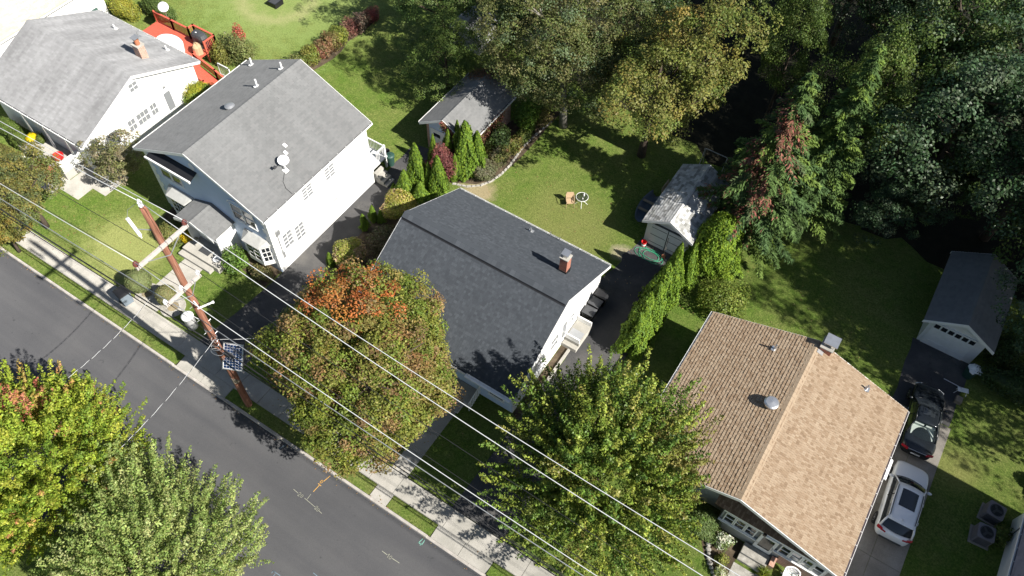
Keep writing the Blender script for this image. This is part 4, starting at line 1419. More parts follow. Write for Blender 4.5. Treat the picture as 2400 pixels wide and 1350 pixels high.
ch = MB(); ch.box(-11.18, -10.72, 23.82, 24.28, 4.3, 5.62); ch = ch.build('chimney', M['brick'], r3)
q = MB(); q.box(-11.21, -10.69, 23.79, 24.31, 4.0, 4.62); q.build('flashing', M['black'], r3)
q = MB(); q.box(-11.22, -10.68, 23.78, 24.32, 5.622, 5.69); q.build('chimney_crown', M['concrete'], r3)
q = MB(); q.box(-11.08, -10.82, 23.92, 24.18, 5.72, 5.95); q.obox((-10.95, 24.05, 6.0), (.22, 0, 0), (0, .21, .03), (0, -.003, .018)); q.build('rain_cap', M['metal'], r3)
vent_pipe(r3, -14.42, 26.2, 3.2, .35, .045, M['dull_metal'])
mb = MB(); mb.tube([(-13.4, 26.8, 2.9), (-13.4, 26.8, 3.3)], .02, 6); mb.tube([(-12.75, 26.8, 2.9), (-12.75, 26.8, 3.25)], .02, 6); mb.tube([(-13.4, 26.8, 3.1), (-12.75, 26.8, 3.1)], .015, 6); mb.build('antenna_bracket', M['metal'], r3)
WX = -9.7
for (cy, cz, w, h, nx, ny) in ((23.05, 1.75, .6, .9, 1, 2), (21.2, 1.7, .75, 1.15, 1, 2), (19.7, 1.7, .75, 1.15, 1, 2), (18.4, 1.7, .6, 1.0, 1, 2)):
    window(h3, (WX, cy, cz), '+x', w, h, nx, ny, .08, M['glass_pale'])
d = MB(); d.box(WX, WX+.05, 21.95, 22.65, .7, 2.55); d = d.build('side_door', M['white_paint'], h3)
p_ = MB(); p_.box(WX+.05, WX+.058, 22.08, 22.52, .95, 2.4); p_.build('pane', M['glass_pale'], d)
sp = MB(); sp.box(-9.66, -8.72, 22.55, 24.05, -.05, .55); sp.box(-9.66, -8.72, 22.25, 22.545, -.05, .3)
sp = sp.build('side_stoop', M['concrete'], h3)
tr = MB(); tr.box(-9.6, -8.8, 22.75, 23.35, .552, .565); tr.build('door_grate', M['dull_metal'], sp)
for (ya, yb) in ((22.55, 22.63), (23.97, 24.05)):
    w_ = MB(); w_.box(-9.66, -8.72, ya, yb, .552, .95); w_.build('stoop_wall', M['white_paint'], sp)
ff = MB(); ff.box(-19.8, -9.72, 16.92, 16.998, .2, 2.6); ff.build('front_wall', M['sky_tinted_siding'], h3)
fb = MB(); fb.box(-19.9, -9.5, 16.5, 16.55, 2.32, 2.64); fb.build('front_fascia', M['white_paint'], h3)
sf = MB(); sf.box(-12.3, -9.45, 16.2, 16.44, 2.72, 2.8); sf.build('front_gutter', M['white_paint'], h3)
for cx in (-18.3, -16.2, -14.2, -10.7):
    window(h3, (cx, 16.92, 1.55), '-y', .85, 1.1, 1, 2, .07, M['glass'])
fp = MB(); fp.box(-13.5, -11.9, 15.9, 16.9, -.05, .55); fp.box(-13.3, -12.2, 15.6, 15.895, -.05, .36); fp.box(-13.3, -12.2, 15.3, 15.595, -.05, .18); fp = fp.build('front_stoop', M['concrete'], h3)
rl = MB()
for i in range(9):
    t = i/8
    rl.box(-11.76, -11.72, 15.75+t*1.2, 15.79+t*1.2, .1+.45*t, 1.0+.35*t)
rl.tube([(-11.74, 15.75, 1.0), (-11.74, 16.99, 1.36)], .03, 6); rl.tube([(-11.74, 15.75, .25), (-11.74, 16.99, .62)], .02, 6)
rl.build('stair_rail', M['white_paint'], fp)
ed = MB(); ed.box(-9.2, -9.05, 17.2, 22.2, -.05, .16); tag(ed.build('garden_edging', M['concrete']), 'low concrete edging along the driveway bed by the charcoal roofed house', 'edging')

# ---- tan-roofed house at the lower right, with enclosed front porch
h4 = thing('house', 'house with tan and brown shingle roof and enclosed window porch', 'house', (2.5, 22, 0))
gable_wall(h4, -2.6, 7.72, 18.3, 26.95, 2.75, 4.55, 'y', M['grey_stucco'])
r4 = gable_roof(h4, -2.95, 8.07, 17.02, 27.2, 2.98, 4.93, 'y', M['roof_brown'], base=M['roof_brownbase'], tab=(.12, .168), jit=.2, tones=[.38, .5, .58, .64, .7, .72, .76, .8, .84, .9], capw=.24, capt=(.80, .95), lift=.034)
vent_pipe(r4, .81, 25.85, 4.32, .4, .05, M['metal'])
vent_pipe(r4, 5.71, 26.6, 3.83, .35, .05, M['metal'])
mb = MB(); mb.lathe((1.85, 22.45, 4.6), [(.16, -.1), (.16, .22), (.36, .24), (.37, .36), (.30, .42), (.04, .45)], 26); mb.build('turbine_vent', M['metal'], r4, smooth=False)
ch = MB(); ch.box(2.75, 3.35, 26.75, 27.45, 2.5, 5.1); ch = ch.build('chimney', M['brick'], r4)
q = MB(); q.obox((3.12, 27.2, 5.42), (.36, 0, 0), (0, .36, 0), (0, 0, .02)); q.box(2.85, 2.88, 26.9, 26.93, 5.1, 5.41); q.box(3.3, 3.33, 27.4, 27.43, 5.1, 5.41); q.box(2.85, 2.88, 27.4, 27.43, 5.1, 5.41); q.box(3.3, 3.33, 26.9, 26.93, 5.1, 5.41); q.build('chimney_hood', M['metal'], r4)
q = MB(); q.box(2.7, 3.4, 26.7, 27.5, 5.1, 5.16); q.build('chimney_crown', M['concrete'], r4)
q = MB(); q.obox((2.85, 26.62, 4.87), (.16, 0, -.057), (0, .14, 0), (.006, 0, .018)); q.build('flashing', M['metal'], r4)
# porch across the right half of the front
px0, px1 = 2.3, 7.7
mb = MB(); mb.box(px0, px1, 17.46, 18.29, 0, .98); mb.box(px0, px0+.1, 17.52, 18.29, .98, 2.3); mb.box(px1-.1, px1, 17.52, 18.29, .98, 2.3); mb.box(px0+.1, px1-.1, 17.55, 17.58, .98, 2.3); pw = mb.build('porch_wall', M['grey_stucco'], h4)
mb = MB(); mb.add([(1.75, 17.38, 2.40), (7.95, 17.38, 2.40), (7.95, 18.29, 2.95), (1.75, 18.29, 2.95), (1.75, 17.38, 2.33), (7.95, 17.38, 2.33), (7.95, 18.29, 2.88), (1.75, 18.29, 2.88)],
                  [(0, 1, 2, 3), (7, 6, 5, 4), (0, 4, 5, 1), (1, 5, 6, 2), (2, 6, 7, 3), (3, 7, 4, 0)])
pr = mb.build('porch_roof', M['roof_brownbase'], h4)
shingles(pr, (1.75, 17.38, 2.404), (6.2, 0, 0), (0, .91, .55), .105, .168, M['roof_brown'], jit=.15, tones=[.05, .2, .35, .5])  # tones darker than the main roof paint in this slope's grazing light
mb = MB(); mb.box(px0, px1, 17.42, 17.5, 2.1, 2.3); mb.build('porch_header', M['white_paint'], pw)
mb = MB(); mb.box(px0-.04, px1+.04, 17.36, 17.47, .98, 1.05); mb.build('porch_sill', M['white_paint'], pw)
wins = [2.72, 3.28, 3.84, 5.62, 6.18, 6.74, 7.3]
for cx in wins:
    window(h4, (cx, 17.47, 1.56), '-y', .42, .86, 1, 2, .06, [M['glass_pale'] if cx > 6 else M['glass'], M['glass']], sill=False, name='porch_window')
dd = MB(); dd.box(4.3, 5.2, 17.36, 17.455, .38, 2.12); dd = dd.build('front_door', M['white_paint'], h4)
p_ = MB(); p_.box(4.45, 5.05, 17.35, 17.358, .75, 1.95); p_.build('pane', M['glass'], dd)
p_ = MB(); p_.box(5.09, 5.15, 17.32, 17.36, 1.18, 1.3); p_.build('handle', M['dull_metal'], dd)
mb = MB(); mb.box(4.35, 4.5, 17.3, 17.46, 2.12, 2.3); mb.build('porch_lamp', M['black'], h4)
mb = MB(); mb.box(3.95, 5.3, 16.75, 17.34, -.05, .36); mb.box(3.95, 5.5, 16.42, 16.745, -.05, .19); mb.build('front_stoop', M['stone'], h4, bevel=.015)
mb = MB(); mb.box(5.35, 5.6, 16.85, 17.38, -.03, .5); mb.build('stoop_wall', M['brick_pale'], h4)
lb = MB(); lb.box(5.6, 7.7, 17.38, 17.455, 0, .97); lb.build('porch_brick', M['brick_pale'], h4)
for (cy) in (19.6, 21.8, 25.6):
    window(h4, (7.72, cy, 1.6), '+x', .8, 1.0, 1, 2, .07, M['glass'])
mb = MB(); mb.extrude([(7.74, 23.35, 2.42), (8.46, 23.35, 2.16), (8.5, 23.35, 2.1), (7.74, 23.35, 2.36)], (0, 1.25, 0)); mb.build('door_awning', M['white_gloss'], h4)
mb = MB(); mb.box(7.72, 7.77, 23.6, 24.4, .3, 2.2); mb.build('side_door', M['white_paint'], h4)

# ---- small grey garage behind the white house
g1 = thing('garage', 'small brick garage with grey roof, half covered by shrubs and creeper', 'garage', (-24, 33.6, 0))
gable_wall(g1, -25.65, -22.3, 30.95, 36.3, 2.25, 3.3, 'y', M['brick_pale'])
gable_roof(g1, -25.95, -22.05, 30.62, 36.6, 2.42, 3.6, 'y', M['roof_grey'], tab=(.33, .145), jit=.1, gutter=True)
mb = MB(); mb.extrude([(-25.4, 30.9, .02), (-22.5, 30.9, .02), (-22.5, 30.9, 2.3), (-23.98, 30.9, 3.2), (-25.4, 30.9, 2.3)], (0, .045, 0)); mb.build('front_wall', M['sky_tinted_siding'], g1)
d = MB(); d.box(-25.25, -22.65, 30.83, 30.9, .02, 2.12); d = d.build('garage_door', M['white_paint'], g1)
for i in range(3):
    q = MB(); q.box(-25.0+i*.85, -24.45+i*.85, 30.815, 30.828, 1.5, 1.8); q.build('pane', M['glass'], d)

# ---- old white garage with double doors behind the charcoal-roofed house
g2 = thing('garage', 'old white wooden garage with sagging double doors and mossy roof', 'garage', (-7.85, 34.2, 0))
gable_wall(g2, -9.3, -6.4, 31.95, 37.0, 2.15, 2.98, 'y', M['white_wall'])
gable_roof(g2, -9.52, -6.14, 31.55, 37.25, 2.26, 3.2, 'y', M['roof_shed'], tab=(.24, .2), jit=.3, gutter=False, lift=.035, capt=(.5, 1))
for (xa, xb, sg) in ((-8.98, -7.86, 1), (-7.80, -6.72, -1)):
    d = MB(); d.box(xa, xb, 31.87, 31.945, .03, 1.98); d = d.build('garage_door', M['white_paint'], g2)
    for k in range(7):
        wd = (xb-xa)/7
        q = MB(); q.box(xa+k*wd+.006, xa+(k+1)*wd-.006, 31.855, 31.869, .05, 1.96); q.build('plank', M['white_paint'], d)
    for zz in (.35, 1.05, 1.7):
        q = MB(); q.box(xa+.04, xb-.04, 31.845, 31.854, zz-.018, zz+.018); q.build('strap_hinge', M['charcoal'], d)
q = MB(); q.box(-9.05, -6.65, 31.86, 31.948, 1.99, 2.07); q.build('door_lintel', M['charcoal'], g2)
q = MB(); q.box(-7.855, -7.805, 31.86, 31.946, .03, 1.98); q.build('door_gap', M['black'], g2)

# ---- white garage with a windowed door at the right
g3 = thing('garage', 'shaded white garage with six small door windows at the end of the drive', 'garage', (9.25, 37, 0))
gable_wall(g3, 7.75, 10.85, 34.4, 39.5, 2.3, 3.25, 'y', M['white_wall'])
gable_roof(g3, 7.28, 11.2, 33.85, 39.75, 2.42, 3.55, 'y', M['roof_grey'], tab=(.24, .16), jit=.3, gutter=False)
d = MB(); d.box(7.95, 10.35, 34.33, 34.395, .03, 2.1); d = d.build('garage_door', M['white_paint'], g3)
for r_ in range(4):
    for c_ in range(6):
        xa = 7.98+c_*.395
        za = .06+r_*.51
        q = MB()
        if r_ == 3:
            q.box(xa+.05, xa+.345, 34.312, 34.329, za+.08, za+.40); q.build('pane', M['glass'], d)
        else:
            q.box(xa+.03, xa+.365, 34.318, 34.329, za+.05, za+.44); q.build('panel', M['white_paint'], d)

# ---- house cut off at the lower right corner
h5 = thing('house', 'house with plum grey roof and white wall, cut off by the right edge', 'house', (19, 20, 0))
gable_wall(h5, 15.2, 23.0, 14, 26.2, 2.85, 9.6, 'y', M['white_siding'])
gable_roof(h5, 14.62, 23.6, 13.6, 26.5, 3.0, 10.3, 'y', M['roof_plum'], tab=(.33, .145), jit=.1)
mb = MB(); mb.tube([(15.12, 25.2, 1.6), (15.12, 25.0, .6), (14.6, 25.3, .3)], .03, 6); mb.build('refrigerant_line', M['cable'], h5)

# pale shed glimpsed under the trees at the top
sh = thing('shed', 'pale blue grey shed roof glimpsed under the trees at the top', 'shed', (-29.4, 41.9, 0))
gable_wall(sh, -30.6, -28.2, 41.0, 43.4, 1.7, 2.2, 'y', M['grey_stucco'])
gable_roof(sh, -30.8, -28.0, 40.8, 43.6, 1.8, 2.4, 'y', M['roof_pale'], tab=(.33, .145), gutter=False)

# ------------------------------------------------------------------ utility pole, wires, solar panel
PX, PY = -22.1, 9.45
up_ = thing('utility_pole', 'tall reddish brown wooden utility pole with two pale crossarms', 'utility pole', (PX, PY, 0))
mb = MB()
g_ = random.Random(4)
pts, rs = [], []
for i in range(15):
    z = -.4+i*(16.55+.4)/14
    pts.append((PX+g_.uniform(-.02, .02), PY+g_.uniform(-.02, .02), z)); rs.append(.205-.07*i/14)
mb.tube(pts, rs, 14)
mb.build('pole', M['pole'], up_, smooth=True)
def crossarm(x, y0, y1, z, hw=.065):
    mb = MB(); mb.box(x-hw, x+hw, y0, y1, z-.085, z+.085)
    a = mb.build('crossarm', M['crossarm'], up_, bevel=.012)
    for s, ye in ((-1, y0+.35*(y1-y0)*.55), (1, y1-.35*(y1-y0)*.55)):
        b = MB(); b.tube([(x+.075, ye, z-.02), (PX+.16, PY, z-.75)], .024, 6); b.build('brace', M['dull_metal'], a)
    for yb in (PY-.25, PY+.3):
        b = MB(); b.box(x-hw-.01, x+hw+.01, yb-.02, yb+.02, z-.095, z+.095); b.build('band', M['dull_metal'], a)
    return a
AXX = PX+.2
a1 = crossarm(AXX, 7.95, 10.66, 14.4)
a2 = crossarm(AXX, 8.2, 10.2, 11.45, .06)
def insulator(x, y, z, parent, mat='insulator', s=1.0):
    mb = MB(); mb.lathe((x, y, z), [(.02, 0), (.02, .06), (.10*s, .07), (.115*s, .12), (.06*s, .14), (.10*s, .17), (.105*s, .21), (.05*s, .24), (.065*s, .28), (.04*s, .31), (.01, .31)], 16)
    return mb.build('insulator', M[mat], parent, smooth=False)
insulator(AXX, 8.02, 14.485, a1)
insulator(AXX, 10.58, 14.485, a1)
mb = MB(); mb.lathe((PX-.02, PY-.03, 16.5), [(.03, -.1), (.03, .1), (.09, .12), (.10, .2), (.05, .24), (.09, .28), (.09, .34), (.04, .38), (.06, .44), (.03, .5), (.01, .5)], 16); mb.build('insulator', M['white_gloss'], up_)
insulator(AXX, 8.26, 11.535, a2, 'white_gloss', .8)
insulator(AXX, 9.15, 11.535, a2, 'white_gloss', .8)
insulator(AXX, 10.12, 11.535, a2, 'white_gloss', .8)
# surge arrester / cut-out hanging on the left
mb = MB(); mb.tube([(-22.95, 9.05, 15.7), (-22.75, 9.08, 14.75)], .075, 10); mb.tube([(-22.75, 9.08, 14.75), (-22.74, 9.08, 14.6)], .03, 6)
mb.build('cutout', M['white_gloss'], up_)
mb = MB(); mb.tube([(-22.82, 9.08, 15.1), (PX, PY, 15.15)], .022, 6); mb.tube([(-22.95, 9.05, 15.7), (-22.9, 9.2, 16.1), (-22.4, 9.4, 16.6)], .01, 5); mb.build('bracket', M['dull_metal'], up_)
mb = MB(); mb.tube([(PX+.1, PY-.05, 10.35), (-21.45, 9.25, 10.35)], .03, 8); mb.tube([(-21.5, 9.2, 10.35), (-21.1, 9.75, 10.5)], .045, 10); mb.tube([(-21.11, 9.74, 10.49), (-21.07, 9.79, 10.51)], .065, 10); mb.build('standoff_arm', M['white_gloss'], up_)
mb = MB()
for k in range(7):
    z = 2.6+k*.55
    s = 1 if k % 2 else -1
    mb.tube([(PX, PY+s*.18, z+4), (PX, PY+s*.32, z+4.02)], .012, 5)
mb.build('climbing_step', M['metal'], up_)
mb = MB(); mb.tube([(PX-.16, PY-.12, 0), (PX-.16, PY-.12, 7.2)], .03, 8); mb.build('conduit', M['wood'], up_)
mb = MB()
for z in (4.7, 5.3, 7.0, 7.8):
    mb.lathe((PX, PY, z), [(.19, 0), (.195, .04), (.19, .05)], 14)
mb.build('band', M['metal'], up_)
mb = MB(); mb.lathe((PX, PY, 2.7), [(.195, 0), (.2, .01), (.2, .5), (.195, .51)], 14); mb.build('tag_wrap', M['wood'], up_)
# coils at the junction
jn = (-21.75, 9.3, 7.35)
mb = MB()
for k in range(4):
    rr = .18+.05*k
    mb.tube([(jn[0]+rr*math.cos(a)+.1*k, jn[1]-.1*k+rr*.6*math.sin(a), jn[2]-.15*k+rr*.4*math.sin(a+k)) for a in [2*math.pi*i/16 for i in range(17)]], .013, 5)
mb.build('cable_coil', M['metal'], up_)
mb = MB(); mb.obox((-20.95, 9.25, 6.75), (.28, .02, -.02), (0, .08, 0), (.01, 0, .09)); mb.build('splice_case', M['charcoal'], up_)

sp = thing('solar_panel', 'tilted blue solar panel with white frame mounted on the utility pole', 'solar panel', (-21.7, 9.6, 5.3))
q0, q1, q2, q3 = (Vector(p) for p in ((-22.25, 9.85, 5.85), (-21.34, 10.26, 5.85), (-20.96, 9.45, 4.85), (-21.88, 9.03, 4.85)))
u, v = q1-q0, q3-q0
nn = v.cross(u).normalized()
if nn.z < 0: nn = -nn
c = (q0+q2)/2
mb = MB(); mb.obox(c, u*.5*.955, v*.5*.96, nn*.012); mb.build('backing', M['white_paint'], sp)
mb = MB()
for s in (-1, 1):
    mb.obox(c+u*.5*s, u*.022, v*.53, nn*.025); mb.obox(c+v*.5*s, u*.5, v*.018, nn*.0247)
mb.build('frame', M['metal'], sp)
for i in range(6):
    for j in range(9):
        b = MB(); b.obox(c + u*(-.5+.04+.92*(i+.5)/6) + v*(-.5+.03+.94*(j+.5)/9) + nn*.014, u*(.46/6*.93), v*(.47/9*.93), nn*.003)
        b.build('cell', M['solar'], sp)
mb = MB(); mb.tube([c-nn*.02, Vector((PX, PY, 5.0))], .035, 8); mb.tube([c-nn*.02-v*.3, Vector((PX, PY, 4.6))], .025, 8); mb.build('mount', M['dull_metal'], sp)

def sag(a, b, s, n=24):
    a, b = Vector(a), Vector(b)
    return [a.lerp(b, t/n) - Vector((0, 0, 4*s*(t/n)*(1-t/n))) for t in range(n+1)]
def wire(label, runs, r, mat, cat='power line', group=None, name='power_line'):
    mb = MB()
    for (a, b, s) in runs:
        mb.tube(sag(a, b, s), r, 6)
    return tag(mb.build(name, M[mat], None, smooth=True), label, cat, group)
E0 = 30.0
wire('highest bright overhead wire, tied to the tip of the pole', [((-75, 9.4, 15.6), (PX, 9.4, 16.95), 1.4), ((PX, 9.4, 16.95), (E0, 9.4, 16.0), 2.0)], .015, 'wire')
wire('bright overhead wire on the house side end of the upper crossarm', [((-75, 10.6, 13.6), (AXX, 10.58, 14.78), 1.2), ((AXX, 10.58, 14.78), (E0, 10.6, 15.0), 1.75)], .015, 'wire')
wire('bright overhead wire on the street side end of the upper crossarm', [((-75, 8.0, 14.2), (AXX, 8.02, 14.78), 1.3), ((AXX, 8.02, 14.78), (E0, 8.0, 14.6), 1.7)], .015, 'wire')
wire('thin dark wire on the street side end of the lower crossarm', [((-75, 8.25, 10.9), (AXX, 8.26, 11.8), 1.0), ((AXX, 8.26, 11.8), (E0, 8.25, 11.4), 1.6)], .013, 'cable')
wire('thin dark wire on the middle of the lower crossarm', [((-75, 9.1, 10.6), (AXX, 9.15, 11.8), 1.3), ((AXX, 9.15, 11.8), (E0, 9.1, 11.2), 1.6)], .013, 'cable')
wire('thin dark wire on the house side end of the lower crossarm', [((-75, 10.15, 10.8), (AXX, 10.12, 11.8), 1.1), ((AXX, 10.12, 11.8), (E0, 10.15, 11.2), 1.5)], .013, 'cable')
wire('twisted grey service cable with pale splices, just below the crossarms', [((PX, 9.3, 8.9), (E0, 9.3, 9.3), 1.35), ((-75, 9.2, 8.6), (PX, 9.25, 8.9), 1.2)], .022, 'dull_metal')
wire('thick black communication cable, upper of the bundle over the sidewalk', [((-75, 9.05, 7.4), (PX, 9.2, 7.1), .9), ((PX, 9.2, 7.1), (E0, 9.15, 7.6), .75)], .026, 'cable', 'cable')
wire('black communication cable hanging lowest over the sidewalk', [((-75, 9.1, 6.7), (PX, 9.2, 6.5), .8), ((PX, 9.2, 6.5), (E0, 9.2, 7.0), .8)], .024, 'cable', 'cable')
wire('thin black cable lashed beside the thick communication cable', [((-75, 9.25, 7.15), (PX, 9.3, 6.85), .95), ((PX, 9.3, 6.85), (E0, 9.3, 7.3), .9)], .012, 'cable', 'cable')
# service drops over the street, twisted pairs seen as broken bright dashes
def twisted(label, a, b, s, r=.010):
    pts = sag(a, b, s, 90)
    d = (Vector(b)-Vector(a)).normalized()
    sd = d.cross(Vector((0, 0, 1))).normalized()
    mb = MB()
    for ph, mi in ((0, 0), (math.pi, 1)):
        mb.tube([p + sd*.009*math.cos(i*.55+ph) + Vector((0, 0, .009*math.sin(i*.55+ph))) for i, p in enumerate(pts)], r, 5, mi)
    return tag(mb.build('service_drop', [M['wire'], M['cable']], None, smooth=True), label, 'service wire')
twisted('twisted service wire from the pole across the street toward the lower left', jn, (-21.88, 2.22, 6.30), .35)
twisted('twisted service wire crossing the street from the white house side', (-26.45, 9.42, 6.80), (-26.71, 4.26, 6.20), .25)
twisted('short twisted service wire from the pole toward the charcoal roofed house', jn, (-17.0, 16.6, 3.2), .3, .008)

# ------------------------------------------------------------------ the two parked cars
def car(name, label, loc, rot, paint, L, W, H, kind):
    t = thing(name, label, 'car', (0, 0, 0))
    hw = W/2
    if kind == 'suv':
        st = [(-L/2, .70, .42, .80, .86), (-L/2+.06, .82, .32, .92, 1.0), (-L/2+.25, .95, .28, 1.0, 1.08), (-1.55, 1.0, .24, 1.0, 1.10), (-.6, 1.0, .24, 1.0, 1.06), (.4, 1.0, .24, .98, 1.02),
              (1.0, .99, .24, .97, 1.03), (1.5, .98, .25, .92, .99), (1.95, .93, .28, .85, .92), (L/2-.1, .80, .32, .70, .78), (L/2, .62, .40, .58, .62)]
        wsb, wst, rt, rb = (1.12, .42), None, -1.62, -2.08
        zb, zr, wr = 1.0, H, .66
        rbz = 1.10
    else:
        st = [(-L/2, .66, .42, .72, .80), (-L/2+.06, .80, .30, .82, .93), (-L/2+.3, .92, .25, .88, 1.0), (-1.5, .98, .22, .90, .98), (-.6, 1.0, .22, .90, .95), (.4, 1.0, .22, .88, .93),
              (1.0, .99, .22, .87, .93), (1.5, .97, .24, .83, .90), (1.95, .91, .26, .74, .81), (L/2-.1, .78, .30, .60, .66), (L/2, .58, .38, .50, .54)]
        wsb, rt, rb = (1.05, .28), -.72, -1.5
        zb, zr, wr = .90, H, .60
        rbz = .99
    vs, fs = [], []
    nr = 13
    for (y, k, zl, zt, zd) in st:
        w = hw*k
        half = [(w*.80, zl-.02), (w*.95, zl+.08), (w*1.0, zl+.3*(zt-zl)+.1), (w*.985, zt-.06), (w*.90, zt+.45*(zd-zt)), (w*.55, zd)]
        row = [(-a, y, b) for a, b in half] + [(0, y, zd+.012)] + [(a, y, b) for a, b in half[::-1]]
        vs += row
    for i in range(len(st)-1):
        for j in range(nr-1):
            fs.append((i*nr+j, i*nr+j+1, (i+1)*nr+j+1, (i+1)*nr+j))
        fs.append((i*nr+nr-1, i*nr, (i+1)*nr, (i+1)*nr+nr-1))
    fs.append(tuple(range(nr-1, -1, -1)))
    fs.append(tuple((len(st)-1)*nr+j for j in range(nr)))
    mb = MB(); mb.add(vs, fs)
    body = mb.build('body', paint, t, smooth=True)
    s = body.modifiers.new('round', 'SUBSURF'); s.levels = 1; s.render_levels = 2
    # greenhouse
    wb = hw*.90
    wt = hw*wr/ .92
    y0, y1 = wsb[0], wsb[1]
    def grid(name, fn, mat, nu=8, nv=4, parent=t):
        v_ = [fn(i/nu, j/nv) for j in range(nv+1) for i in range(nu+1)]
        f_ = [(j*(nu+1)+i, j*(nu+1)+i+1, (j+1)*(nu+1)+i+1, (j+1)*(nu+1)+i) for j in range(nv) for i in range(nu)]
        m = MB(); m.add(v_, f_)
        return m.build(name, mat, parent, smooth=True)
    def lerp(a, b, s_): return a+(b-a)*s_
    def ws(a, b):
        x = lerp(-1, 1, a)
        w = lerp(wb*.93, wt*.93, b)
        return (x*w, lerp(y0, y1, b)+.16*(1-x*x)*(1-b*.5)-.10, lerp(zb+.03, zr-.05, b)+.05*math.sin(b*math.pi)+.025*(1-x*x))
    grid('windshield', ws, M['glass'], 10, 5)
    def rw(a, b):
        x = lerp(-1, 1, a)
        w = lerp(wb*.88, wt*.92, b)
        return (x*w, lerp(rb, rt, b)-.13*(1-x*x)*(1-b*.5)+.09, lerp(rbz, zr-.05, b)+.04*math.sin(b*math.pi)+.02*(1-x*x))
    if kind == 'suv':
        grid('rear_window', rw, M['glass'], 10, 5)
    else:
        grid('rear_window', rw, M['clear'], 10, 5)
        m = MB(); m.obox((0, -1.05, .95), (.58, 0, 0), (0, .36, 0), (0, 0, .015)); m.build('parcel_shelf', M['shelf'], t)
        for sx in (-.3, .3):
            m = MB(); m.obox((sx, -.72, 1.0), (.24, 0, 0), (0, .05, .02), (0, -.03, .2)); m.build('rear_seat', M['shelf'], t)
        m = MB(); m.box(-.62, .62, -1.3, .9, .84, .86); m.build('cabin_floor', M['black'], t)
    for sx in (-1, 1):
        def sw(a, b, sx=sx):
            yy = lerp(lerp(rb+.12, rt+.02, b), lerp(y0-.12, y1-.02, b), a)
            return (sx*(lerp(wb*1.0, wt*1.0, b)+.02*math.sin(b*math.pi)), yy, lerp(zb, zr-.06, b))
        grid('side_window', sw, M['glass'], 8, 4)
        m = MB()
        m.tube([(sx*wb*.97, y0-.06, zb+.0), (sx*lerp(wb, wt, .55)*.99, lerp(y0, y1, .55)-.05, lerp(zb, zr, .56)), (sx*wt*.97, y1-.02, zr-.05)], .035, 7)
        m.tube([(sx*wt*.97, y1-.02, zr-.05), (sx*wt*1.0, (y1+rt)/2, zr-.04), (sx*wt*.96, rt, zr-.055)], .035, 7)
        m.tube([(sx*wt*.96, rt, zr-.055), (sx*lerp(wt, wb, .5)*.98, lerp(rt, rb, .5)+.03, lerp(zr-.05, rbz, .48)), (sx*wb*.94, rb+.06, rbz-.04)], .055 if kind == 'suv' else .045, 7)
        m.build('pillar', paint, t, smooth=True)
        m = MB(); m.tube([(sx*wb*1.015, -.25, zb), (sx*wt*1.02, -.3, zr-.06)], .028, 6); m.build('door_pillar', M['black'], t)
        # mirror, lights, wheels
        m = MB(); m.lathe((0, 0, 0), [(.02, -.06), (.1, -.04), (.12, .02), (.1, .07), (.03, .1)], 12, squash=(1, .6)); m.box(-.16 if sx > 0 else .05, -.05 if sx > 0 else .16, -.02, .02, -.03, .0)
        o = m.build('mirror', paint, t, smooth=True, local=True); o.location = (sx*(hw+.06), y0-.28, zb+.07)
        m = MB(); m.obox((sx*hw*.68, L/2-.16, .66 if kind == 'suv' else .58), (.17, -sx*.07, 0), (0, .05, -.02), (0, 0, .06)); m.build('headlight', M['lens'], t, bevel=.02)
        m = MB()
        if kind == 'suv':
            m.obox((sx*hw*.80, -L/2+.155, .97), (.13, -sx*-.06, 0), (0, .05, .02), (0, -.01, .10))
            m.obox((sx*hw*.58, -L/2+.075, .955), (.11, -sx*-.02, 0), (0, .03, .01), (0, -.01, .05))
        else:
            m.obox((sx*hw*.72, -L/2+.10, .84), (.17, sx*.06, 0), (0, .05, .01), (0, -.01, .07))
        m.build('tail_light', M['red_lens'], t, bevel=.015)
        for yw in (L/2-.86, -L/2+.88):
            m = MB()
            R_ = .34 if kind == 'suv' else .32
            prof = [(R_*.62, -.10), (R_*.93, -.105), (R_, -.07), (R_, .07), (R_*.93, .105), (R_*.62, .10)]
            m.lathe((0, 0, 0), prof, 24)
            w_ = m.build('wheel', M['rubber'], t, smooth=False, local=True)
            w_.rotation_euler = (0, rad(90)*sx, 0)
            w_.location = (sx*(hw-.06), yw, R_)
            m = MB(); m.lathe((0, 0, .075), [(R_*.6, 0), (R_*.6, .02), (R_*.5, .03), (R_*.2, .01), (.05, .035), (.01, .035)], 20)
            m.build('rim', M['alloy'], w_, local=True)
        m = MB()
        for yd in (.35, -.75):
            m.obox((sx*(hw*.995+.012), yd-.2, zb-.12), (.012, 0, 0), (0, .09, 0), (0, 0, .012))
        m.build('door_handle', paint if kind == 'suv' else M['metal'], t)
        if kind == 'suv':
            m = MB(); m.tube([(sx*wt*.94, y1-.15, zr-.02), (sx*wt*.96, (y1+rt)/2, zr+.02), (sx*wt*.93, rt+.1, zr-.01)], .018, 6); m.build('roof_rail', M['black'], t)
    def rf(a, b):
        x = lerp(-1, 1, a)
        yy = lerp(rt-(.12 if kind == 'suv' else .02), y1+.02, b)
        e = min(1, math.sin(max(.0001, b)*math.pi)*2.2+.15)
        return (x*wt*.98, yy + .05*(1-x*x)*(1 if b > .5 else -.6), zr-.05+.05*(1-x*x)*(.4+.6*e)+.012*e)
    roof = grid('roof', rf, paint, 10, 10)
    so = roof.modifiers.new('thick', 'SOLIDIFY'); so.thickness = .02; so.offset = -1
    # sunroof, slightly proud glass
    b0, b1, xw = (.42, .86, .62) if kind == 'suv' else (.5, .84, .55)
    def sr(a, b):
        p = rf(.5+(a-.5)*xw*1.0, lerp(b0, b1, b))
        return (p[0], p[1], p[2]+.012)
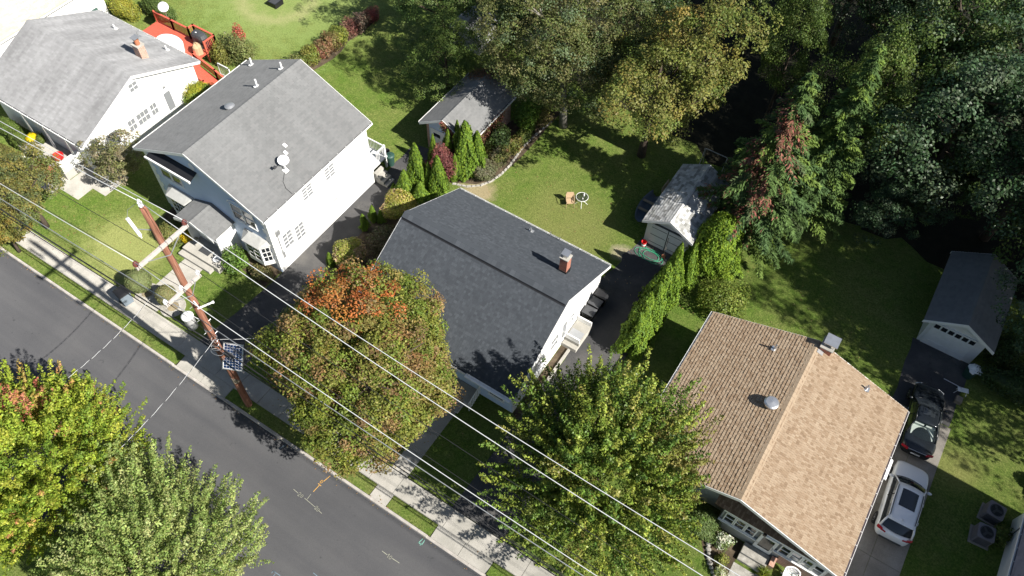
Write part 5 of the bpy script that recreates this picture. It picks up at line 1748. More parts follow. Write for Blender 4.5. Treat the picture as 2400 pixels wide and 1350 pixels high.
    grid('sunroof', sr, M['glass'], 6, 6, parent=roof)
    m = MB(); m.obox((0, -L/2+.015, .72 if kind == 'suv' else .62), (.25, 0, 0), (0, .012, .0), (0, 0, .055)); m.build('licence_plate', M['white_paint'], t)
    if kind == 'suv':
        m = MB(); m.obox((0, rt+.05, zr+.05), (.022, 0, 0), (0, .07, -.02), (0, 0, .03)); m.build('roof_fin', M['white_gloss'], roof)
        m = MB(); m.tube([(.0, rb+.0, rbz+.03), (.35, rb+.02, rbz+.06)], .012, 5); m.build('wiper', M['black'], t)
        m = MB(); m.obox((0, -L/2+.02, .45), (.55, 0, 0), (0, .03, 0), (0, 0, .07)); m.build('bumper_insert', M['charcoal'], t)
    else:
        m = MB(); m.tube([(-hw*.66, -L/2+.055, .885), (0, -L/2+.03, .9), (hw*.66, -L/2+.055, .885)], .012, 6); m.build('trunk_trim', M['metal'], t)
    for sx in (-1, 1):
        m = MB(); m.tube([(sx*.15, y0+.04, zb+.05), (sx*.55, y0-.06, zb+.09)], .012, 5); m.build('wiper', M['black'], t)
    t.location = loc
    t.rotation_euler = (0, 0, rot)
    return t
M['lens'] = pmat('headlamp_lens', (.6, .62, .64), .1, spec=.6)
M['shelf'] = pmat('pale_cabin_trim', (.62, .70, .64), .7, c2=(.5, .58, .53))
car('parked_suv', 'white suv with dark sunroof parked on the concrete driveway', (9.90, 23.62, .02), rad(2.5), M['car_white'], 4.55, 1.84, 1.6, 'suv')
car('parked_sedan', 'black sedan parked on the driveway ahead of the white suv', (9.45, 28.9, .02), rad(6), M['car_black'], 4.7, 1.80, 1.42, 'sedan')

# ------------------------------------------------------------------ small things in the yards
def wheelie_bin(label, x, y, rot, mat, lid, group=None, h=1.05, w=.29, d=.34, cat='bin'):
    t = thing('wheeled_bin', label, cat, (0, 0, 0), group)
    mb = MB()
    mb.add([(-w*.82, -d*.8, .08), (w*.82, -d*.8, .08), (w*.82, d*.8, .08), (-w*.82, d*.8, .08), (-w, -d, h-.06), (w, -d, h-.06), (w, d, h-.06), (-w, d, h-.06)],
           [(3, 2, 1, 0), (4, 5, 6, 7), (0, 1, 5, 4), (1, 2, 6, 5), (2, 3, 7, 6), (3, 0, 4, 7)])
    mb.build('body', M[mat], t, bevel=.03)
    mb = MB()
    mb.add([(-w-.03, -d-.05, h-.055), (w+.03, -d-.05, h-.055), (w+.03, d+.04, h-.055), (-w-.03, d+.04, h-.055),
            (-w-.02, -d-.04, h-.01), (w+.02, -d-.04, h-.01), (w+.02, d+.03, h+.0), (-w-.02, d+.03, h+.0), (-w*.72, -d*.7, h+.035), (w*.72, -d*.7, h+.035), (w*.72, d*.7, h+.05), (-w*.72, d*.7, h+.05)],
           [(3, 2, 1, 0), (0, 1, 5, 4), (1, 2, 6, 5), (2, 3, 7, 6), (3, 0, 4, 7), (4, 5, 9, 8), (5, 6, 10, 9), (6, 7, 11, 10), (7, 4, 8, 11), (8, 9, 10, 11)])
    mb.build('lid', M[lid], t, bevel=.012)
    mb = MB(); mb.tube([(-w*.7, d+.09, h-.05), (w*.7, d+.09, h-.05)], .02, 8); mb.box(-w*.7, -w*.6, d, d+.1, h-.07, h-.04); mb.box(w*.6, w*.7, d, d+.1, h-.07, h-.04); mb.build('handle', M[lid], t)
    for s in (-1, 1):
        mb = MB(); mb.tube([(s*(w-.05), d*.75, .1), (s*(w+.01), d*.75, .1)], .1, 14); mb.build('wheel', M['rubber'], t)
    t.location = (x, y, .012)
    t.rotation_euler = (0, 0, rot)
    return t
wheelie_bin('dark wheeled bin standing on the sidewalk beside the round shrub', -32.75, 10.45, rad(80), 'bin_grey', 'black', h=1.1, w=.34, d=.36)
wheelie_bin('black bin nearest the side stoop of the charcoal roofed house', -9.25, 24.62, rad(92), 'black', 'charcoal', 'black bins along the white end wall')
wheelie_bin('middle one of three black bins along the white end wall', -9.27, 25.36, rad(88), 'black', 'charcoal', 'black bins along the white end wall')
wheelie_bin('black bin farthest from the side stoop, nearest the wall corner', -9.22, 26.08, rad(94), 'black', 'black', 'black bins along the white end wall', d=.38)

def round_can(label, x, y, r, h, mat, group=None, lid=True):
    t = thing('trash_can', label, 'trash can', (x, y, 0), group)
    mb = MB(); mb.lathe((x, y, .01), [(r*.78, 0), (r*.84, h*.3), (r*.87, h*.32), (r*.93, h*.7), (r*.96, h*.72), (r, h), (r*.9, h), (r*.8, h*.2)], 24); mb.build('body', M[mat], t, smooth=False)
    if lid:
        mb = MB(); mb.lathe((x, y, h), [(r*1.05, -.04), (r*1.06, .03), (r*.8, .09), (r*.3, .12), (.02, .125)], 24); mb.build('lid', M[mat], t, smooth=False)
        mb = MB(); mb.tube([(x-.12, y, h+.1), (x-.08, y, h+.17), (x+.08, y, h+.17), (x+.12, y, h+.1)], .015, 6); mb.build('handle', M[mat], t)
    return t
round_can('dark green round trash can on the grass beside the white back landing', -26.75, 28.15, .30, .85, 'green_plastic')
round_can('open dark trash can between the white back stair and the green can', -27.25, 28.35, .28, .8, 'charcoal', lid=False)

t = thing('barrel', 'white dome topped barrel standing on the lawn by the utility pole', 'barrel', (-28.3, 11.35, 0))
mb = MB(); mb.lathe((-28.3, 11.35, .01), [(.27, 0), (.30, .03), (.31, 1.08), (.33, 1.1)], 24); mb.build('body', M['white_gloss'], t, smooth=True)
mb = MB(); mb.lathe((-28.3, 11.35, 1.11), [(.36, 0), (.36, .05), (.31, .13), (.2, .19), (.02, .21)], 24); mb.build('lid', M['white_gloss'], t, smooth=True)

# stone rings round the small trees in the front lawn
def ring(label, x, y, r0, r1):
    t = thing('stone_ring', label, 'tree ring', (x, y, 0))
    n = 9
    for k in range(n):
        a0, a1 = 2*math.pi*k/n+.03, 2*math.pi*(k+1)/n-.03
        p = [(x+r0*math.cos(a), y+r0*math.sin(a)) for a in (a0, (a0+a1)/2, a1)] + [(x+r1*math.cos(a), y+r1*math.sin(a)) for a in (a1, (a0+a1)/2, a0)]
        mb = MB(); mb.prism(p[::-1], -.03, .05+random.uniform(-.008, .01)); mb.build('stone', M['stone'], t)
    mb = MB(); mb.prism([(x+r0*.98*math.cos(2*math.pi*k/14), y+r0*.98*math.sin(2*math.pi*k/14)) for k in range(14)], -.02, .03); mb.build('soil', M['dirt'], t)
ring('pale stone tree ring near the sidewalk, between two round shrubs', -32.3, 11.55, .34, .72)
ring('pale stone tree ring nearest the utility pole', -30.3, 11.7, .34, .75)

# patio chair and table on the back lawn
t = thing('patio_chair', 'tan woven garden chair alone on the back lawn', 'chair', (0, 0, 0))
mb = MB(); mb.box(-.24, .24, -.24, .24, .40, .44); mb.build('seat', M['tan'], t, bevel=.01)
mb = MB(); mb.extrude([(-.24, .22, .5), (.24, .22, .5), (.24, .34, .88), (-.24, .34, .88)], (0, .03, .005)); mb.build('backrest', M['tan'], t)
mb = MB()
for s in (-1, 1):
    mb.tube([(s*.27, -.26, .62), (s*.28, .05, .64), (s*.26, .30, .72), (s*.22, .36, .9)], .022, 7)
mb.tube([(-.22, .36, .9), (.22, .36, .9)], .022, 7)
mb.build('arm_frame', M['tan'], t)
for s in (-1, 1):
    for y_, top in ((-.26, .62), (.24, .45)):
        mb = MB(); mb.tube([(s*.25, y_, top), (s*.27, y_*1.05, 0)], .018, 7); mb.build('leg', M['tan'], t)
t.location = (-14.75, 31.85, 0); t.rotation_euler = (0, 0, rad(35)); t.scale = (.98, .98, .95)
t = thing('patio_table', 'round glass topped garden table with thin white legs on the back lawn', 'table', (-14.15, 32.35, 0))
mb = MB()
R_ = .40
mb.tube([(-14.15+R_*math.cos(a), 32.35+R_*math.sin(a), .71) for a in [2*math.pi*k/28 for k in range(29)]], .016, 6); mb.build('rim', M['white_paint'], t)
mb = MB(); mb.lathe((-14.15, 32.35, .705), [(R_, 0), (R_, .008), (.01, .008)], 28); mb.build('tabletop', clear_glass_mat('table_glass', .5), t)
for k in range(4):
    a = .5+k*math.pi/2
    mb = MB(); mb.tube([(-14.15+.3*math.cos(a), 32.35+.3*math.sin(a), .7), (-14.15+.07*math.cos(a), 32.35+.07*math.sin(a), .38), (-14.15+.42*math.cos(a), 32.35+.42*math.sin(a), 0)], .014, 6); mb.build('leg', M['white_paint'], t)
mb = MB(); mb.lathe((-14.1, 32.5, .714), [(.045, 0), (.05, .16), (.02, .2), (.02, .24), (.005, .245)], 12); tag(mb.build('bottle', M['white_gloss']), 'small white bottle standing on the round glass garden table', 'bottle')
mb = MB(); mb.lathe((-14.02, 32.2, .714), [(.03, 0), (.04, .1), (.035, .1), (.028, .02)], 12); tag(mb.build('cup', M['white_gloss']), 'small white cup on the round glass garden table', 'cup')

# by the old garage
t = thing('bucket', 'red bucket beside the old white garage doors', 'bucket', (-9.1, 31.55, 0))
mb = MB(); mb.lathe((-9.1, 31.55, .014), [(.13, 0), (.165, .36), (.175, .36), (.175, .40), (.155, .40), (.12, .03)], 20); mb.build('body', M['red_plastic'], t)
mb = MB(); mb.tube([(-9.27, 31.55, .36), (-9.2, 31.44, .25), (-9.1, 31.38, .2), (-9.0, 31.44, .25), (-8.93, 31.55, .36)], .008, 5); mb.build('handle', M['metal'], t)
mb = MB(); mb.lathe((-9.1, 31.55, .1), [(.148, 0), (.158, .14), (.15, .14), (.14, 0)], 20); mb.build('label_band', M['white_gloss'], t)
mb = MB()
pts = []
for i in range(130):
    a = i*.21
    rr = .62+.16*math.sin(i*.13)+.1*math.sin(i*.37)
    pts.append((-8.35+rr*1.15*math.cos(a)+.1*math.sin(i*.05), 31.05+rr*.62*math.sin(a), .035+.012*(i % 3)))
pts += [(-8.9, 31.5, .04), (-9.0, 31.75, .05)]
mb.tube(pts, .017, 6)
tag(mb.build('garden_hose', M['hose_green'], None, smooth=True), 'loose coil of green garden hose on the driveway by the old garage', 'hose')
t = thing('shovel', 'shovel leaning on the old white garage doors', 'shovel', (-7.65, 31.4, 0))
mb = MB(); mb.tube([(-7.62, 31.42, .28), (-7.72, 31.82, 1.45)], .02, 8); mb.build('shaft', M['wood'], t)
mb = MB(); mb.obox((-7.6, 31.36, .15), (.12, 0, 0), (0, .035, .14), (0, .012, -.003)); mb.build('blade', M['terracotta'], t, bevel=.01)
# small boat hull and tarp leaning beside the garage
t = thing('rowing_boat', 'blue grey boat hull stored in shade beside the old garage', 'boat', (-10.3, 34.2, 0))
vs, fs = [], []
for i in range(9):
    tt = i/8
    y = 33.0+tt*2.6
    w = .55*math.sin(math.pi*(.12+.76*tt))**.6
    for (a, z) in ((-1, .62), (-.8, .3), (0, .12), (.8, .3), (1, .62)):
        vs.append((-10.25+a*w, y, z+.1*abs(tt-.5)))
for i in range(8):
    for j in range(4):
        fs.append((i*5+j, i*5+j+1, (i+1)*5+j+1, (i+1)*5+j))
mb = MB(); mb.add(vs, fs)
o = mb.build('hull', pmat('faded_blue_hull', (.09, .12, .17), .6), t, smooth=True)
so = o.modifiers.new('thick', 'SOLIDIFY'); so.thickness = .03
for y in (33.7, 34.5):
    mb = MB(); mb.box(-10.75, -9.75, y, y+.2, .5, .53); mb.build('thwart', M['wood'], t)
mb = MB(); mb.obox((-9.85, 35.9, .7), (.03, 0, .02), (0, .5, 0), (-.1, 0, .65)); tag(mb.build('board', M['wood']), 'pale board leaning on the shaded side of the old garage', 'board')

# by the windowed garage
t = thing('trash_can', 'green trash can with a crumpled white bag beside the windowed garage', 'trash can', (10.95, 33.55, 0))
mb = MB(); mb.lathe((10.95, 33.55, .01), [(.28, 0), (.36, .8), (.37, .85), (.33, .85), (.25, .1)], 22); mb.build('body', M['green_plastic'], t)
mb = MB()
vs, fs = [], []
for j in range(6):
    for i in range(12):
        a = 2*math.pi*i/12
        r_ = (.33, .36, .30, .24, .15, .03)[j]*(1+.25*math.sin(i*2.3+j*1.7))
        vs.append((11.0+r_*math.cos(a), 33.5+r_*math.sin(a), .8+.07*j+.03*math.sin(i*3.1+j)))
for j in range(5):
    for i in range(12):
        fs.append((j*12+i, j*12+(i+1) % 12, (j+1)*12+(i+1) % 12, (j+1)*12+i))
mb.add(vs, fs); mb.build('bag', M['white_gloss'], t)
t = thing('folding_frame', 'white folding stand with a board at the edge of the driveway', 'stand', (10.85, 32.1, 0))
mb = MB(); mb.obox((10.9, 32.1, .45), (.28, .08, 0), (-.04, .14, 0), (0, 0, .015)); mb.build('top', M['white_paint'], t)
for (dx, dy) in ((-.25, -.1), (.28, .0), (-.2, .15), (.25, .2)):
    mb = MB(); mb.tube([(10.9+dx*.8, 32.1+dy*.8, .44), (10.9+dx*1.2, 32.1+dy*1.3, 0)], .018, 6); mb.build('leg', M['white_paint'], t)
mb = MB(); mb.tube([(9.75, 32.15, .55), (10.8, 32.15, .5)], .022, 6); mb.build('pole', M['metal'], t)
mb = MB(); mb.box(10.75, 11.1, 31.35, 31.75, .0, .28); mb.build('box', M['wood'], t)

# air conditioning units beside the house at the right edge
M['ac_grey'] = pmat('ac_cabinet_grey', (.20, .185, .20), .6)
def ac(label, x, y, rot):
    t = thing('air_conditioner', label, 'air conditioner', (0, 0, 0), 'air conditioning units on the shaded lawn')
    mb = MB()
    ch_ = [(-.36, -.42), (.36, -.42), (.42, -.36), (.42, .36), (.36, .42), (-.36, .42), (-.42, .36), (-.42, -.36)]
    mb.prism(ch_, .05, .80); mb.build('cabinet', M['ac_grey'], t, bevel=.02)
    for s in (-1, 1):
        for k in range(9):
            mb = MB(); mb.box(-.33, .33, s*.425-.004, s*.425+.004, .12+k*.07, .145+k*.07); mb.build('louver', M['charcoal'], t)
    mb = MB(); mb.lathe((0, 0, .78), [(.33, 0), (.34, .035), (.30, .035), (.29, .0)], 28); mb.build('fan_ring', M['charcoal'], t)
    mb = MB(); mb.lathe((0, 0, .802), [(.30, 0), (.30, .003), (.01, .003)], 28); mb.build('fan_opening', M['black'], t)
    mb = MB()
    for k in range(3):
        a = k*2.094
        mb.obox((.14*math.cos(a), .14*math.sin(a), .815), (.12*math.cos(a), .12*math.sin(a), 0), (-.06*math.sin(a), .06*math.cos(a), .006), (0, 0, .002))
    mb.lathe((0, 0, .81), [(.06, 0), (.06, .02), (.01, .025)], 12)
    mb.build('fan', M['charcoal'], t)
    mb = MB()
    for rr in (.08, .15, .22, .29):
        mb.tube([(rr*math.cos(a), rr*math.sin(a), .835) for a in [2*math.pi*k/22 for k in range(23)]], .004, 4)
    mb.build('fan_grille', M['charcoal'], t)
    mb = MB(); mb.box(-.5, .5, -.5, .5, -.02, .05); mb.build('pad', M['concrete_old'], t)
    t.location = (x, y, 0); t.rotation_euler = (0, 0, rot)
ac('square air conditioner unit farther from the street, beside the cut off house', 14.1, 25.75, rad(-4))
ac('square air conditioner unit closer to the street, beside the cut off house', 13.95, 24.3, rad(5))

# white plastic chair in front of the porch
t = thing('plastic_chair', 'white plastic garden chair with lattice back in front of the porch', 'chair', (0, 0, 0))
mb = MB(); mb.box(-.25, .25, -.25, .24, .40, .43); mb.build('seat', M['white_gloss'], t, bevel=.015)
mb = MB()
arc = [(-.30+.6*k/10, .25+.10*math.sin(math.pi*k/10)+.10, .80+.08*math.sin(math.pi*k/10)) for k in range(11)]
lo = [(-.27+.54*k/10, .24+.05*math.sin(math.pi*k/10), .44) for k in range(11)]
mb.tube(arc, .03, 7); mb.tube(lo, .025, 6)
for k in range(10):
    mb.tube([lo[k], arc[min(10, k+2)]], .013, 5); mb.tube([lo[k+1], arc[max(0, k-1)]], .013, 5)
mb.build('backrest', M['white_gloss'], t)
for s in (-1, 1):
    mb = MB(); mb.tube([(s*.3, .33, .78), (s*.33, .05, .66), (s*.31, -.25, .63), (s*.29, -.28, .4)], .03, 7); mb.build('armrest', M['white_gloss'], t)
    for y_ in (-.25, .25):
        mb = MB(); mb.tube([(s*.26, y_*.9, .41), (s*.30, y_*1.1, 0)], .028, 7); mb.build('leg', M['white_gloss'], t)
t.location = (6.48, 16.78, 0); t.rotation_euler = (0, 0, rad(8)); t.scale = (1.15, 1.1, 1)

# pots and bits on the porches
def pot(name, label, x, y, z, r, h, mat, cat='plant pot', plant=None):
    t = thing(name, label, cat, (x, y, z))
    mb = MB(); mb.lathe((x, y, z), [(r*.65, 0), (r*.95, h*.85), (r*1.05, h*.86), (r*1.05, h), (r*.85, h), (r*.8, h*.7)], 18); mb.build('pot', M[mat], t)
    if plant:
        n, R, pal, lf, sq = plant
        d = rand_dirs(n*2); d = d[d[:, 2] > -.2][:n]
        leaf_obj('plant', np.array((x, y, z+h)) + d*np.array((R, R, R*sq))*rng.uniform(.75, 1.05, (len(d), 1)), d + np.array((0, 0, .4)) + rng.normal(size=d.shape)*.3, lf, jitter(palette(len(d), pal)), t,
                 extra=core_ellipsoid((x, y, z+h), (R*.8, R*.8, R*sq*.8), pal[0], n=12, m=6, zmin=-.3))
    return t
pot('flower_pot', 'big pot of bright yellow flowers on the porch of the pale house', -47.6, 15.9, .62, .26, .3, 'white_paint', plant=(900, .40, [(.75, .60, .01), (.70, .54, .01), (.8, .68, .03)], .09, .6))
pot('flower_pot', 'small white pot at the left edge of the white house stoop', -32.35, 15.85, .5, .13, .2, 'white_paint', plant=(120, .14, [(.5, .45, .4), (.3, .3, .2)], .06, .8))
pot('flower_pot', 'pot of yellow flowers on a tall stand beside the portico', -33.0, 16.6, 0, .17, .5, 'white_paint', plant=(200, .22, [(.7, .5, .03), (.6, .4, .03)], .07, .8))
t = thing('storage_basket', 'round red basket on the porch of the pale house', 'basket', (-44.85, 15.75, .62))
mb = MB(); mb.lathe((-44.85, 15.75, .63), [(.24, 0), (.33, .12), (.35, .34), (.31, .36), (.27, .22)], 22); mb.build('body', M['red_plastic'], t)
mb = MB(); mb.lathe((-44.85, 15.75, .87), [(.31, 0), (.2, .05), (.01, .055)], 22); mb.build('cushion', M['red_plastic'], t)
mb = MB(); mb.box(-31.75, -30.95, 15.35, 15.85, .502, .515); tag(mb.build('doormat', M['charcoal']), 'dark doormat on the concrete stoop of the white house', 'doormat')
t = thing('wall_clock', 'round white dial ornament on the stoop beside the portico wall', 'ornament', (-30.25, 15.45, .5))
mb = MB(); mb.lathe((-30.25, 15.45, .505), [(.2, 0), (.22, .1), (.23, .13), (.19, .13), (.18, .1), (.01, .1)], 24); mb.build('dish', M['white_gloss'], t)
mb = MB(); mb.obox((-30.22, 15.47, .625), (.07, .03, 0), (-.015, .03, 0), (0, 0, .01)); mb.build('pointer', M['charcoal'], t)

# deck furniture of the pale house
t = thing('patio_table', 'large oval table under a white cover on the red deck', 'table', (-46.9, 27.75, .82))
mb = MB(); mb.lathe((-46.9, 27.75, .82), [(1.02, 0), (1.05, .3), (1.08, .62), (1.03, .68), (.5, .72), (.01, .73)], 36, squash=(1.1, .72)); mb.build('cover', M['white_gloss'], t, smooth=False)
t = thing('grill', 'barbecue grill under a black cover at the corner of the red deck', 'grill', (-45.4, 29.35, .82))
vs, fs = [], []
prof = [(.62, .36, 0), (.60, .34, .55), (.64, .36, .85), (.52, .30, 1.08), (.3, .16, 1.15), (.02, .02, 1.17)]
for k_, (a, b, z) in enumerate(prof):
    for i in range(20):
        an = 2*math.pi*i/20
        cx = abs(math.cos(an))**.5*math.copysign(1, math.cos(an)); cy = abs(math.sin(an))**.5*math.copysign(1, math.sin(an))
        wv = 1+.05*math.sin(an*9)*(1-k_/6)
        vs.append((-45.4+a*cx*wv, 29.35+b*cy*wv, .82+z))
for j in range(len(prof)-1):
    for i in range(20):
        fs.append((j*20+i, j*20+(i+1) % 20, (j+1)*20+(i+1) % 20, (j+1)*20+i))
mb = MB(); mb.add(vs, fs); mb.build('cover', M['charcoal'], t)
mb = MB(); mb.obox((-45.5, 29.25, 1.98), (.07, 0, 0), (0, .04, 0), (0, 0, .008)); mb.build('tag', M['white_paint'], t)
t = thing('patio_chair', 'chair under a tan cover beside the grill on the red deck', 'chair', (-44.95, 28.55, .82))
vs, fs = [], []
for j, (a, z) in enumerate(((.36, 0), (.34, .4), (.33, .62), (.22, .8), (.02, .86))):
    for i in range(16):
        an = 2*math.pi*i/16
        vs.append((-44.95+a*math.cos(an)*(1+.1*math.sin(an*5)), 28.55+a*math.sin(an)*(1+.1*math.sin(an*4+1)), .82+z+.05*math.sin(an*3)*(j > 1)))
for j in range(4):
    for i in range(16):
        fs.append((j*16+i, j*16+(i+1) % 16, (j+1)*16+(i+1) % 16, (j+1)*16+i))
mb = MB(); mb.add(vs, fs); mb.build('cover', M['tan'], t)
t = thing('satellite_dish', 'round white dish on a thin pole beside the red deck', 'satellite dish', (-49.25, 29.75, 0))
mb = MB(); mb.tube([(-49.25, 29.75, -.1), (-49.25, 29.75, 2.3)], .03, 8); mb.build('mast', M['metal'], t)
mb = MB(); mb.lathe((0, 0, 0), [(.02, 0), (.2, .025), (.38, .09), (.385, .10), (.2, .045), (.02, .02)], 26); o = mb.build('reflector', M['white_gloss'], t, smooth=True, local=True)
o.rotation_euler = Vector((.5, -.35, .75)).normalized().to_track_quat('Z', 'Y').to_euler(); o.location = Vector((-49.25, 29.75, 2.3)) - wloc(t)
t = thing('fire_pit', 'square black fire pit on the back lawn at the top edge', 'fire pit', (-45.2, 36.9, 0))
mb = MB()
for (a, b, c, d) in ((-.45, .45, -.45, -.38), (-.45, .45, .38, .45), (-.45, -.38, -.38, .38), (.38, .45, -.38, .38)):
    mb.box(-45.2+a, -45.2+b, 36.9+c, 36.9+d, .0, .4)
mb.build('frame', M['black'], t)
mb = MB(); mb.box(-45.57, -44.83, 36.53, 37.27, .1, .34); mb.build('bowl', M['charcoal'], t)
wheelie_bin('green bin on the right of the bins beside the corner house', -55.2, 27.6, rad(60), 'green_plastic', 'green_plastic', 'bins beside the corner house')
wheelie_bin('grey bin in the middle of the bins beside the corner house', -55.9, 26.9, rad(70), 'dull_metal', 'dull_metal', 'bins beside the corner house')
round_can('green round can on the left of the bins beside the corner house', -56.2, 26.0, .36, .95, 'green_plastic', 'bins beside the corner house')

# stone edging of the shrub bed
t = thing('stone_border', 'curved row of pale stones edging the shrub bed by the back lawn', 'stone edging', (-20, 33, 0))
pts = [(-22.3, 29.05), (-21.3, 29.35), (-20.6, 29.95), (-20.2, 30.7), (-20.0, 31.6), (-19.95, 32.6), (-20.05, 33.6), (-20.15, 34.6), (-20.1, 35.6), (-19.95, 36.8), (-19.8, 38.0)]
for (a, b) in zip(pts[:-1], pts[1:]):
    n = 3
    for k in range(n):
        x = a[0]+(b[0]-a[0])*(k+.5)/n; y = a[1]+(b[1]-a[1])*(k+.5)/n
        an = math.atan2(b[1]-a[1], b[0]-a[0])+random.uniform(-.15, .15)
        L, w, h = random.uniform(.13, .18), random.uniform(.06, .09), random.uniform(.05, .1)
        ca, sa = math.cos(an), math.sin(an)
        mb = MB()
        mb.add([(x+ca*L*i-sa*w*j, y+sa*L*i+ca*w*j, z) for z, s_ in ((-.02, 1), (h, .8)) for i, j in ((-s_, -s_), (s_, -s_*.9), (s_*.9, s_), (-s_, s_*.95))],
               [(3, 2, 1, 0), (4, 5, 6, 7), (0, 1, 5, 4), (1, 2, 6, 5), (2, 3, 7, 6), (3, 0, 4, 7)])
        mb.build('stone', M['stone'], t)
t = thing('stone_border', 'row of rough stones edging the porch bed of the tan roofed house', 'stone edging', (3, 16, 0))
pts = [(2.3, 16.9), (2.5, 16.2), (2.85, 15.6), (3.3, 15.1), (3.9, 14.7)]
for (a, b) in zip(pts[:-1], pts[1:]):
    for k in range(3):
        x = a[0]+(b[0]-a[0])*(k+.5)/3; y = a[1]+(b[1]-a[1])*(k+.5)/3
        r_ = random.uniform(.1, .16)
        mb = MB(); mb.lathe((x, y, -.03), [(r_, 0), (r_*1.1, .08), (r_*.8, .17), (r_*.3, .2), (.01, .2)], 8, squash=(1, .8)); mb.build('stone', M['stone'], t)
# swing frame glimpsed in the dark under the trees
mb = MB()
for xx in (-9.0, -7.4):
    mb.tube([(xx, 39.2, 0), (xx, 39.8, 1.9), (xx, 40.4, 0)], .03, 6)
mb.tube([(-9.0, 39.8, 1.9), (-7.4, 39.8, 1.9)], .03, 6)
tag(mb.build('swing_frame', M['dull_metal']), 'grey metal swing frame in the deep shade under the trees', 'swing frame')

# ------------------------------------------------------------------ trees and plants
def tree(name, label, base, group=None):
    return thing(name, label, 'tree', base, group)

OLIVE = [(.17, .165, .045), (.125, .14, .035), (.20, .175, .06), (.15, .12, .05), (.10, .13, .03)]
ORANGE = [(.42, .15, .045), (.36, .125, .04), (.44, .20, .055), (.30, .14, .045)]

# the big maple in front of the charcoal-roofed house
t = tree('maple_tree', 'big round maple turning olive and brown with one bright orange patch', (-15.8, 12.5, 0))
trunk_obj(t, (-15.8, 12.5, 0), (-15.8, 12.7, 7.6), .28, 8, 4.2, seed=3, lz=(.28, .8))
dome_crown(t, (-15.95, 12.75, 5.3), (4.85, 4.6, 4.0), 860, 110, .13,
           [(.215, .18, .055), (.175, .19, .04), (.25, .165, .07), (.14, .185, .032), (.205, .215, .042), (.21, .14, .065)], [3, 4, 2, 3.5, 2.5, 1.5], seed=5, clr=(.38, .78), lamp=.15,
           hot=[((-17.6, 14.4, 8.3), 1.75, ORANGE), ((-14.8, 9.2, 7), 1.6, [(.16, .19, .03), (.13, .17, .03)]), ((-13.2, 14.8, 8.2), 1.6, [(.25, .15, .06), (.22, .17, .06)]),
                ((-18.8, 10.6, 6.5), .8, [(.30, .14, .06)]), ((-16.2, 11.5, 9.2), .7, [(.28, .25, .05), (.3, .12, .05)])])

# the pear at the lower middle
t = tree('pear_tree', 'tall upright pear tree with dark green and yellowing spires beside the tan roof', (-3.6, 14.2, 0))
trunk_obj(t, (-3.6, 14.2, 0), (-3.4, 14.6, 8.6), .2, 10, 3.2, seed=7, lz=(.25, .8))
shoot_crown(t, (-3.4, 15.0, 5.1), (4.5, 4.7, 4.6), 1600, 96, .125, [(.155, .205, .032), (.10, .16, .027), (.22, .26, .045), (.21, .21, .05), (.075, .13, .027)], [3, 3, 2.5, .8, 1.5], seed=9, L=(1.0, 2.2), thick=.26, up=1.0, mat='leaf_gloss', lamp=.22, inner=.45, zmin=-.75,
            hot=[((-1.0, 16.5, 6), 1.8, [(.20, .19, .055), (.17, .17, .05)])])

# trees on the near side of the street
t = tree('red_maple', 'yellow green tree with red shoot tips at the lower left corner', (-25.9, .1, 0))
trunk_obj(t, (-25.9, .1, 0), (-25.8, .3, 8), .22, 8, 3, seed=12)
shoot_crown(t, (-25.9, .5, 5.0), (4.5, 4.7, 4.6), 1500, 100, .115, [(.27, .335, .04), (.225, .295, .037), (.33, .36, .05), (.15, .23, .033)], [3, 3, 2, 2], seed=13, L=(1.0, 2.0), thick=.25, up=1.15, lamp=.18,
            hot=[((-27.0, 3.0, 8.0), 2.1, [(.42, .17, .10), (.46, .13, .10), (.36, .26, .07)]), ((-28.2, 2.0, 8.2), 1.7, [(.40, .22, .09), (.34, .32, .06)])], inner=.45, zmin=-.75, tip=([(.50, .17, .13), (.42, .24, .08)], .07))
t = tree('street_tree', 'grey green feathery tree at the bottom edge by the street', (-17.5, -.6, 0))
trunk_obj(t, (-17.5, -.6, 0), (-17.5, -.3, 6.5), .2, 8, 3, seed=15)
shoot_crown(t, (-17.7, -.35, 3.9), (4.2, 4.2, 3.8), 1350, 104, .105, [(.23, .295, .085), (.285, .335, .11), (.18, .25, .065), (.34, .375, .155)], [3, 3, 2, 1.2], seed=16, L=(.9, 2.1), thick=.25, up=1.05, lamp=.22)

# left edge, in front of the pale house
t = tree('ornamental_tree', 'rounded olive green tree over the front lawn at the left edge', (-41.4, 11.6, 0))
trunk_obj(t, (-41.4, 11.6, 0), (-41.4, 11.8, 4.6), .15, 7, 2, seed=18)
dome_crown(t, (-41.75, 11.2, 3.4), (2.0, 2.45, 2.1), 280, 90, .12, [(.17, .165, .05), (.13, .155, .045), (.20, .18, .05), (.12, .145, .06)], seed=19, clr=(.35, .65), lamp=.2)
t = tree('ornamental_tree', 'smaller yellowish tree by the sidewalk at the left edge', (-41.2, 9.35, 0))
trunk_obj(t, (-41.2, 9.35, 0), (-41.2, 9.4, 3), .1, 6, 1.3, seed=20)
dome_crown(t, (-41.2, 9.4, 2.5), (1.5, 1.25, 1.4), 130, 90, .115, [(.20, .17, .04), (.16, .165, .04), (.24, .18, .04), (.13, .15, .04)], seed=21, clr=(.3, .5), lamp=.2)
t = tree('ornamental_tree', 'small greyish tree between the pale house and the white house', (-40.2, 16.9, 0))
trunk_obj(t, (-40.2, 16.9, 0), (-40.2, 16.9, 2.6), .08, 6, 1.3, 'bark_grey', seed=22)
dome_crown(t, (-40.15, 17.0, 2.1), (1.35, 1.5, 1.35), 120, 52, .13, [(.20, .185, .10), (.165, .17, .07), (.22, .19, .12), (.15, .155, .06)], seed=23, clr=(.3, .5), lamp=.25)

